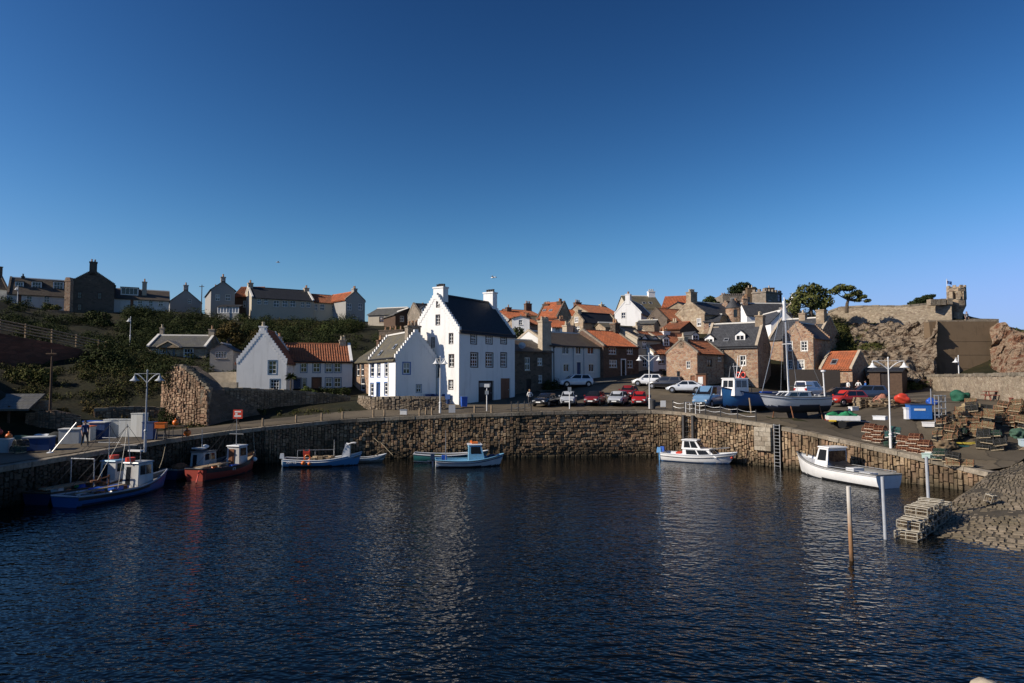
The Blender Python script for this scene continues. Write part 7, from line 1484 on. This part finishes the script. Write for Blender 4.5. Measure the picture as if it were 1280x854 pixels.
# ================================================================== creels, boxes, pallets
NETM = {k: m_plain('creel_net_'+k, c, .9, .3, 8) for k, c in dict(green=(.05,.10,.07), black=(.03,.032,.03), red=(.19,.065,.035), tan=(.30,.23,.13), teal=(.05,.16,.15), brown=(.17,.12,.07), pale=(.34,.31,.25)).items()}
CREELWOOD = m_plain('creel_slats', (.36,.29,.19), .85, .35, 6, bump=.3); CREELW = m_plain('bleached_creel_slats', (.62,.60,.55), .8, .25, 6); HOOP = {k: m_plain('creel_hoop_'+k, c, .6, .3, 5) for k, c in dict(rust=(.22,.10,.05), grey=(.33,.33,.32), black=(.04,.04,.04), pale=(.33,.30,.24)).items()}; CREELG2 = m_plain('worn_creel_base', (.42,.36,.28), .85, .3, 6); CREELG = m_plain('grey_bleached_slats', (.27,.235,.18), .85, .3, 6)
def creel_mesh(L, W, Hh, net, slat, hoop, flat=False, r=.022):
    m = MB(); m.cur = 0
    for y in (-W/2,0,W/2): m.box((0,y,.03),(L,.06,.05),m=0)
    for x in (-L/2,-L/4,0,L/4,L/2): m.box((x,0,.06),(.06,W,.03),m=0)
    def arch(x, n=10):
        if flat: return [Vector((x,-W/2,.05)),Vector((x,-W/2,Hh)),Vector((x,W/2,Hh)),Vector((x,W/2,.05))]
        return [Vector((x, -W/2*math.cos(math.pi*k/n), .05+Hh*math.sin(math.pi*k/n)**.8)) for k in range(n+1)]
    for x in (-L/2,0,L/2): m.path(arch(x), r, 5, 1)
    for q in ((-.5,.0),(0,1),(.5,.0)): m.tube((-L/2,W*q[0],.05+Hh*(.95 if q[1] else .45)),(L/2,W*q[0],.05+Hh*(.95 if q[1] else .45)),r*.9,r*.9,5,1)
    if flat:
        for y in (-W/2,W/2): m.tube((-L/2,y,Hh),(L/2,y,Hh),r,r,5,1)
    # netting strands, slanting both ways between the hoops
    n = 12; A = [arch(-L/2+L*i/n, 10) for i in range(n+1)]; k = len(A[0])
    if flat:
        for i in range(n): m.path(A[i], .009, 3, 2)
        for s_ in range(1,5): z = Hh*s_/5; [m.tube((-L/2,y,z),(L/2,y,z),.009,.009,3,2) for y in (-W/2,W/2)]
        for s_ in range(1,5): y = -W/2+W*s_/5; m.tube((-L/2,y,Hh),(L/2,y,Hh),.009,.009,3,2)
    else:
        for i in range(n):
            for j in range(k-1): m.tube(A[i][j],A[i+1][j+1],.010,.010,3,2,False); m.tube(A[i+1][j],A[i][j+1],.010,.010,3,2,False)
    for x in (-L/2,L/2):
        P = arch(x, 10)
        if not flat: [m.tube(P[j], P[len(P)-1-j], .010, .010, 3, 2, False) for j in range(1,5)]; [m.tube(P[j], (x, P[j].y, .06), .010, .010, 3, 2, False) for j in range(2,9)]
    m.blob((L*.1,0,.16),.15,3,.3,1,(1.4,.9,.6),2)
    return m
CRE = {}
def creel(kind, label, loc, rz, group, tilt=(0,0)):
    if kind not in CRE:
        spec = {'green':(.72,.48,.40,NETM['green'],CREELWOOD,HOOP['black'],False),'black':(.72,.48,.40,NETM['black'],CREELWOOD,HOOP['black'],False),'tan':(.70,.48,.38,NETM['tan'],CREELWOOD,HOOP['rust'],False),'tan2':(.72,.5,.40,NETM['brown'],CREELWOOD,HOOP['rust'],False),'red':(.74,.5,.36,NETM['red'],CREELG2,HOOP['rust'],False),'teal':(.70,.46,.38,NETM['teal'],CREELW,HOOP['black'],False),'flat':(.92,.56,.34,NETM['brown'],CREELG,HOOP['pale'],True)}[kind]
        o = creel_mesh(*spec[:3], *spec[3:6], spec[6],   .026 if kind == 'flat' else .024).build('lobster_creel', [spec[4], spec[5], spec[3]]); CRE[kind] = o
    else: o = CRE[kind].copy(); COL.objects.link(o)
    o.location = loc; o.rotation_euler = (tilt[0], tilt[1], rz); tag(o, label, 'creel', group); return o
cr = random.Random(21)
def pile_creels(label, group, px0, px1, Y0, Y1, n, kinds, layers, drop=.36, jit=.25, rz0=0, deep=1, base=0):
    """heap in layers, each resting on the one below; creels buried inside the heap are not built"""
    a = at(px0,500,Y0); b = at(px1,500,Y1); a.z = b.z = 0; d = (b-a); Lg = d.length; d.normalize(); nn = Vector((-d.y,d.x,0)); cnt = 0; NL = max(1,int(Lg/.74))
    for rr in range(deep):
        for c in range(NL):
            edge = min(c, NL-1-c); top = max(1, min(layers, 2+rr*2+cr.randint(0,1), 3+edge*2+cr.randint(0,1)))
            if base: top = max(1, min(layers, base+edge-rr))
            for l in range(top):
                if rr > 0 and l < min(top-1, 2*rr-2) and 0 < c < NL-1: continue
                if cnt >= n: return
                p = a+d*(.37+c*.74+cr.uniform(-.06,.06)+(.18 if l%2 else 0))+nn*(rr*.55+cr.uniform(-.06,.06)); z = road_z(p.x,p.y)+l*drop+cr.uniform(-.02,.03)
                creel(cr.choice(kinds), label, (p.x,p.y,z), math.atan2(d.y,d.x)+rz0+cr.uniform(-jit,jit), group, (cr.uniform(-.2,.2)*(1 if jit > .1 else .3),cr.uniform(-.2,.2)*(1 if jit > .1 else .3))); cnt += 1
pile_creels('weathered lobster creel in the big heap beside the blue skip', 'creels in the heap by the skip', 1164, 1197, 50.2, 48.6, 55, ['tan','black','tan','tan2','green'], 5, deep=3)
pile_creels('weathered lobster creel in the tall heap at the middle of the right quay', 'creels in the tall middle heap', 1193, 1250, 50.2, 48.8, 95, ['tan','tan2','tan','black'], 8, jit=.12, deep=4)
pile_creels('dark netted lobster creel at the low front edge of the big heap', 'dark creels at the heap front', 1219, 1262, 48.0, 46.9, 22, ['black','green','black','tan2'], 3, deep=2)
pile_creels('weathered lobster creel in the far heap at the right edge', 'creels in the far right heap', 1240, 1292, 51.5, 49.2, 60, ['tan','tan2','black'], 5, deep=3)
pile_creels('red netted lobster creel in the stepped stack left of the lamp', 'red creels left of the lamp', 1079, 1110, 51.2, 49.4, 30, ['red'], 6, .30, .06, deep=1, base=4)
pile_creels('red netted lobster creel in the low stack right of the lamp', 'red creels right of the lamp', 1121, 1162, 48.3, 46.3, 30, ['red'], 5, .30, .06, deep=1, base=3)
pile_creels('green netted lobster creel against the lamp foot', 'green creels by the lamp foot', 1105, 1115, 49.0, 48.7, 7, ['green','teal'], 4, .36, base=4)
pile_creels('teal and black lobster creel on the quay edge right of the red stacks', 'teal creels at the quay edge', 1163, 1196, 45.4, 43.9, 12, ['teal','black','green'], 2, base=2)
for k, (px, Y, s_, c, lab) in enumerate(((1184,51.6,.55,'brown','brown net mound behind the creel heap beside the skip'),(1213,52.6,.6,'tan','pale net mound topping the back of the tall creel heap'),(1262,52.5,.6,'black','dark net mound behind the far right creel heap'),(1236,49.0,.5,'black','dark net bundle sagging between the creel heaps'),(1178,48.6,.5,'brown','small brown net bundle at the foot of the creel heap'),(1272,49.0,.45,'green','dark green net bundle at the right edge before the creels'))):
    p = cpos(px,Y); m = MB(); m.blob((0,0,s_*.45),s_,k+11,.4,4,(1.35,1.0,.85),freq=2.2); o = m.build('net_heap', NETM[c], smooth='all'); o.location = p; tag(o, lab, 'nets')
p = cpos(1205, 43.9); creel('tan', 'single tan lobster creel at the end of the quay above the slipway', p, R(-40), 'single creels'); creel('tan', 'second tan lobster creel leaning at the quay end above the slipway', (p[0]-.75,p[1]+.3,p[2]), R(-20), 'single creels')
# slipway stack: bleached square creels, stepped up along the edge of the slip
A = Vector((17.25,30.95)); dv = Vector((.735,.678)).normalized(); nv = Vector((dv.y,-dv.x))
for i in range(9):
    for l in range((1,2,2,3,3,3,3,2,2)[i]):
        q = A+dv*(i*.60)+nv*(.35+cr.uniform(-.07,.07)); z = max(-.06, slip_z(q.x,q.y))+.02+l*.37
        creel('flat', 'bleached square framed creel in the stepped stack at the slipway edge', (q.x,q.y,z), math.atan2(nv.y,nv.x)+cr.uniform(-.08,.08), 'creels stacked on the slipway edge', (cr.uniform(-.06,.06),cr.uniform(-.05,.05)))
creel('flat', 'small rusty broken creel frame lying alone on the slipway setts', (24.6,35.6,slip_z(24.6,35.6)+.08), R(35), 'lone creel', (.25,.1)).scale = (.6,.6,1.2)
# pallets and timber near the red hatchback
def pallet(loc, rz, label, group=None, tilt=(0,0), first=[None]):
    if first[0] is None:
        m = MB(); [m.box((0,y,.13),(1.2,.13,.025)) for y in (-.42,-.21,0,.21,.42)]; [m.box((x,0,.07),(.1,1.0,.09)) for x in (-.52,0,.52)]; [m.box((0,y,.012),(1.2,.1,.02)) for y in (-.42,0,.42)]; o = m.build('pallet', MT['pale_wood']); first[0] = o
    else: o = first[0].copy(); COL.objects.link(o)
    o.location = loc; o.rotation_euler = (*tilt, rz); tag(o, label, 'pallet', group); return o
for k in range(6):
    p = cpos(1077+cr.uniform(-1,1), 60.3); pallet((p[0],p[1],p[2]+.15*k), R(10+cr.uniform(-8,8)), 'wooden pallet in the stack beside the orange red hatchback', 'pallets by the red hatchback')
for k in range(4):
    p = cpos(1096+cr.uniform(-1,1), 59.3); pallet((p[0],p[1],p[2]+.15*k), R(-20+cr.uniform(-12,12)), 'grey wooden pallet in the low stack right of the red hatchback', 'pallets in the low stack')
p = cpos(1108,58); pallet((p[0],p[1],p[2]+.35), R(30), 'wooden pallet leaning tilted against the low timber heap', None, (R(38),0))
m = MB(); [m.box((cr.uniform(-1.2,1.2),cr.uniform(-.5,.5),.06+.05*k),(2.4,.16,.05),rz=cr.uniform(-.4,.4)) for k in range(12)]; o = m.build('timber_heap', MT['pale_wood']); p = cpos(1117,57.5); o.location = p; tag(o, 'untidy heap of grey planks between the pallets and the blue skip', 'timber', kind='stuff')
def box(name, label, px, Y, d, mat, rz=0, lid=None, group=None, zoff=0, cat='box', rim=True):
    """open fish box or lidded bin with walls and rim"""
    p = cpos(px,Y); t = thing(name, label, cat, (p[0],p[1],p[2]+zoff), rz, group); a,b,c = d; m = MB(); w = .05
    m.span((-a/2,-b/2,0),(a/2,b/2,.06)); m.span((-a/2,-b/2,.06),(a/2,-b/2+w,c)); m.span((-a/2,b/2-w,.06),(a/2,b/2,c)); m.span((-a/2,-b/2+w,.06),(-a/2+w,b/2-w,c)); m.span((a/2-w,-b/2+w,.06),(a/2,b/2-w,c))
    m.build('body', mat, t)
    if rim: m = MB(); [m.span(*q) for q in (((-a/2-.03,-b/2-.03,c),(a/2+.03,-b/2+w,c+.05)),((-a/2-.03,b/2-w,c),(a/2+.03,b/2+.03,c+.05)),((-a/2-.03,-b/2+w,c),(-a/2+w,b/2-w,c+.05)),((a/2-w,-b/2+w,c),(a/2+.03,b/2-w,c+.05)))]; m.build('rim', mat, t)
    if lid: m = MB(); m.box((0,0,c+.08),(a+.08,b+.08,.07)); m.build('lid', lid, t)
    return t
sk = box('waste_skip', 'big bright blue wheeled skip with dark lid beside the creel heap', 1147, 53.2, (1.5,1.1,1.05), paint('skip_blue',(.02,.12,.42)), R(-12), MT['iron'], cat='skip'); text_on(sk, 'WASTE' if 0 else '', .2, Vector((0,-.56,.7)), WHITE) if 0 else None
m = MB(); m.box((-.1,-.565,.72),(.8,.012,.16)); m.build('label_panel', OFFW, sk)
box('fish_box', 'white upright box standing left of the blue skip', 1134, 53.4, (.5,.5,.8), WHITE, R(-10), OFFW); box('fish_box', 'white fish box lying right of the blue skip', 1159, 51.8, (.8,.5,.3), WHITE, R(-20)); box('fish_box', 'white fish box on the quay edge beside the red creels', 1163, 46.2, (.8,.5,.28), WHITE, R(-40)); box('fish_box', 'pale fish box on the quay edge below the lone white one', 1158, 45.6, (.8,.5,.26), paint('pale_green_plastic',(.42,.55,.5)), R(-35)); box('fish_box', 'pale fish box tilted on top of the red creel stack left of the lamp', 1099, 49.9, (.85,.5,.24), OFFW, R(-50), zoff=1.75)
box('fish_box', 'white fish box at the right edge beyond the dark creels', 1281, 47.5, (.9,.6,.45), paint('pale_blue_plastic',(.5,.62,.68)), R(-20)); box('fish_box', 'small white box on the quay near the orange red hatchback', 1066, 59.5, (.7,.45,.3), WHITE, R(15))
for k, (px, Y, c, lab, s_) in enumerate(((1128,56.5,BRED,'bright red tarpaulin bundle on the timber heap',.55),(1101,61,m_plain('terracotta_cloth',(.36,.15,.10),.85,.2,4),'terracotta covered bundle behind the pallets',.65),(1163,56,BLUEP,'bright blue plastic bundle behind the blue skip',.42),(1174,46.3,m_plain('red_net',(.34,.05,.03),.9,.3,8,bump=.6),'small red net bundle among teal creels',.3),(1200,57,m_plain('green_tarp',(.02,.10,.06),.8,.2,4),'dark green tarpaulin over gear behind the creel heap',.7))):
    p = cpos(px,Y); m = MB(); m.blob((0,0,s_*.45),s_,k,.3,3,(1.1,.9,.75)); o = m.build('bundle', c, smooth='all'); o.location = (p[0],p[1],p[2]+(.5 if k == 0 else 0)); tag(o, lab, 'bundle')
for px, Y, h in ((1174,51.6,2.3),):
    p = cpos(px,Y); m = MB(); [m.tube((x,y,0),(x,y,h),.04) for x in (-.25,.25) for y in (-.25,.25)]; [m.box((0,0,z),(.6,.6,.05)) for z in (.3,.8,1.3,1.8,2.25)]; o = m.build('creel_rack', MT['galv']); o.location = p; tag(o, 'pale metal rack standing upright at the left of the creel heap', 'rack')
m = MB(); P = [Vector((cr.uniform(-1.2,1.2),cr.uniform(-.4,.4),.05+cr.uniform(0,.12))) for _ in range(26)]; m.path(P,.025,4); o = m.build('rope_coil', m_plain('yellow_rope',(.5,.4,.06),.8,.2,6)); p = cpos(1203,48.8); o.location = p; tag(o, 'tangle of yellow rope in front of the creel heap', 'rope')
m = MB(); P = [Vector((cr.uniform(-1.2,1.2),cr.uniform(-.3,.3),.05+cr.uniform(0,.1))) for _ in range(26)]; m.path(P,.025,4); o = m.build('rope_coil', NETM['teal']); p = cpos(1190,48.7); o.location = p; tag(o, 'tangle of teal rope on the road before the creel heap', 'rope')
m = MB(); m.prism([(0,0),(1.6,0),(1.6,1.0)],'y',-.05,.05); m.box((.8,.4,.25),(1.7,.8,.06),rot=Matrix.Rotation(-.5,3,'Y')); o = m.build('plywood_sheet', MT['wood']); p = cpos(1270,47.0); o.location = p; o.rotation_euler = (0,0,R(-10)); tag(o, 'brown plywood sheet leaning against gear at the right edge', 'board')
# left quay gear
LQ = m_harl('dirty_grey_plastic', (.42,.44,.45), (.16,.13,.09), .8); OFFW2 = m_harl('dirty_white_plastic', (.62,.62,.59), (.2,.16,.1), .7); DB = m_harl('dirty_blue_plastic', (.03,.065,.18), (.05,.045,.04), .7)
for i, (lab, px, Y, d, mat, lid, rz, zo) in enumerate((
    ('large white bulk bag box at the right of the left quay gear',146,53,(1.3,1.0,1.35),OFFW2,None,8,0),('large pale tub beside the white bulk box',163,52,(1.0,.9,1.25),LQ,None,-5,0),
    ('blue fish tub with pale contents behind the seated gear',127,52,(1.1,.9,1.2),DB,OFFW2,4,0),('blue fish tub topped by a bright blue lid',118,53.5,(1.0,.9,1.3),LQ,BLUEP,0,0),('orange topped white fish tub beside the navy jacket',111,51,(.9,.7,1.0),OFFW2,ORANGE,0,0),
    ('long low blue fish tub left on the dark quay edge',52,44.5,(1.5,1.0,.75),DB,LQ,14,0),('white heaped fish tub in the middle of the left quay',92,48.5,(1.3,.9,.95),LQ,OFFW2,10,0),('pale fish tub at the far left of the quay',2,43.5,(1.3,1.0,.8),LQ,None,20,0),
    ('stacked blue crate behind the grey twin lamp',189,50,(.8,.6,1.2),DB,None,0,0),('orange crate on legs right of the grey twin lamp',203,49.5,(.7,.5,.35),ORANGE,None,5,.85),('white crate stack behind the grey twin lamp',176,51.5,(.9,.7,1.7),OFFW2,None,-4,0))):
    box('fish_tub', lab, px, Y, d, mat, R(rz), lid, zoff=zo, cat='tub')
t = thing('trestle', 'dark trestle carrying the orange crate on the left quay', 'trestle', cpos(203,49.5)); 
for x in (-.3,.3): m = MB(); m.tube((x,-.2,0),(x,0,.83),.03); m.tube((x,.2,0),(x,0,.83),.03); m.build('leg', MT['iron'], t)
m = MB(); m.box((0,0,.83),(.8,.5,.03)); m.build('top', MT['dark_wood'], t)
t = thing('trestle', 'dark table frame on the left quay holding an orange buoy', 'trestle', cpos(224,51))
for x in (-.5,.5): m = MB(); m.tube((x,-.3,0),(x,-.3,.8),.03); m.tube((x,.3,0),(x,.3,.8),.03); m.build('leg', MT['iron'], t)
m = MB(); m.box((0,0,.82),(1.2,.75,.05)); m.build('top', MT['dark_wood'], t)
for lab, px, Y, z, r_, mat in (('orange buoy resting on the dark table frame',221,51,.85+.22,.22,ORANGE),('orange buoy lying on the quay right of the table frame',236,51.5,.26,.26,ORANGE),('orange buoy on the low blue tub at the far left',14,44.5,.9,.2,ORANGE),('white round float hung at the quay edge by a pole',66,43.2,-.25,.3,OFFW),('red float at the far left edge of the quay',2,46,1.0,.2,BRED)):
    p = cpos(px,Y); m = MB(); m.blob((0,0,0),r_,1,0,3); m.tube((0,0,r_),(0,0,r_+.12),.04); o = m.build('buoy', mat, smooth='all'); o.location = (p[0],p[1],p[2]+z); tag(o, lab, 'buoy')
m = MB(); m.tube((0,0,0),(1.1,.7,1.9),.03); o = m.build('boat_hook', WHITE); p = cpos(67,43.4); o.location = (p[0],p[1],p[2]-.1); tag(o, 'pale pole leaning up from the white float on the left quay', 'pole')
for k, (px, Y, s_, lab) in enumerate(((80,50,.6,'dark net heap on the left quay behind the leaning pole'),(28,47,.55,'dark green net heap near the left edge of the quay'),(58,52.5,.5,'pale sack heap beside the stone wall on the left quay'))):
    p = cpos(px,Y); m = MB(); m.blob((0,0,s_*.4),s_,k+4,.35,3,(1.6,1.1,.8)); o = m.build('net_heap', [NETM['black'],NETM['green'],OFFW][k], smooth='all'); o.location = p; tag(o, lab, 'nets')
pile_creels('dark green lobster creel on the left quay near the pale tub', 'creels on the left quay', 18, 38, 42.6, 43.6, 9, ['green','black'], 2)
# garden furniture by the white house, wall cradle gear, gulls, boulder
t = thing('garden_bench', 'dark blue bench by the shaded gable behind the low garden wall', 'bench', at(556,505,70.6), R(-40)); m = MB(); m.box((0,0,.45),(1.2,.4,.06)); m.build('seat', DB, t); m = MB(); m.box((0,.2,.75),(1.2,.05,.5)); m.build('backrest', DB, t)
for x in (-.5,.5): m = MB(); m.box((x,0,.2),(.08,.36,.45)); m.build('leg', DB, t)
t = thing('notice_shed', 'brown noticeboard kiosk with white poster beside the pink rubble house', 'kiosk', at(877.5,489,80.5), R(-30)); m = MB(); m.box((0,0,.9),(1.1,.8,2.1)); m.build('body', MT['door_brown'], t); m = MB(); m.box((0,0,2.0),(1.3,1.0,.1)); m.build('roof', MT['dark_wood'], t); m = MB(); m.box((-.05,-.415,1.25),(.55,.03,.85)); m.build('poster', MT['white_metal'], t)
for lab, px, py, Y, rz in (('white gull gliding high above the grey hilltop gable',347.5,328,90,20),('white gull gliding above the chimney of the tall white house',616.5,347,60,-30)):
    t = thing('seagull', lab, 'gull', at(px,py,Y), R(rz)); m = MB(); m.grid([[(x,r_*math.cos(a),r_*.9*math.sin(a)) for a in [k*math.pi/4 for k in range(8)]] for x,r_ in ((-.26,.01),(-.2,.04),(-.05,.075),(.1,.06),(.17,.045),(.22,.045),(.26,.02),(.31,.005))], close=True)
    for s_ in (1,-1): m.grid([[(.08,s_*.05,.03),(.12,s_*.28,.12),(.02,s_*.6,.06)],[(-.08,s_*.05,.03),(-.02,s_*.28,.12),(-.06,s_*.6,.06)]]); m.grid([[(.08,s_*.05,.02),(.12,s_*.28,.105),(.02,s_*.6,.055)],[(-.08,s_*.05,.02),(-.02,s_*.28,.105),(-.06,s_*.6,.055)]])
    m.build('body', WHITE, t, smooth='all')
m = MB(); m.span((-40,-6,-2),(40,2.0,5.2)); tag(m.build('pier', MT['quaystone']), kind='structure')
m = MB(); p = at(1231,858,2.35); m.blob((0,0,0),.05,3,.2,3,(1.2,1,.8)); m.v = m.v; o = m.build('cope_stone', MT['stone_trim'], smooth='all'); q = at(1233,860,1.85); m2 = MB(); m2.blob((0,0,0),.033,3,.2,3,(1.1,1,.7)); bpy.data.objects.remove(o)
m2.tube((0,0,-(q.z-5.15)),(0,0,-.01),.045,.026,10); o = m2.build('stone_post', MT['stone_trim'], smooth='all'); o.location = q; tag(o, 'rounded stone post top just showing at the bottom right corner', 'stone post')
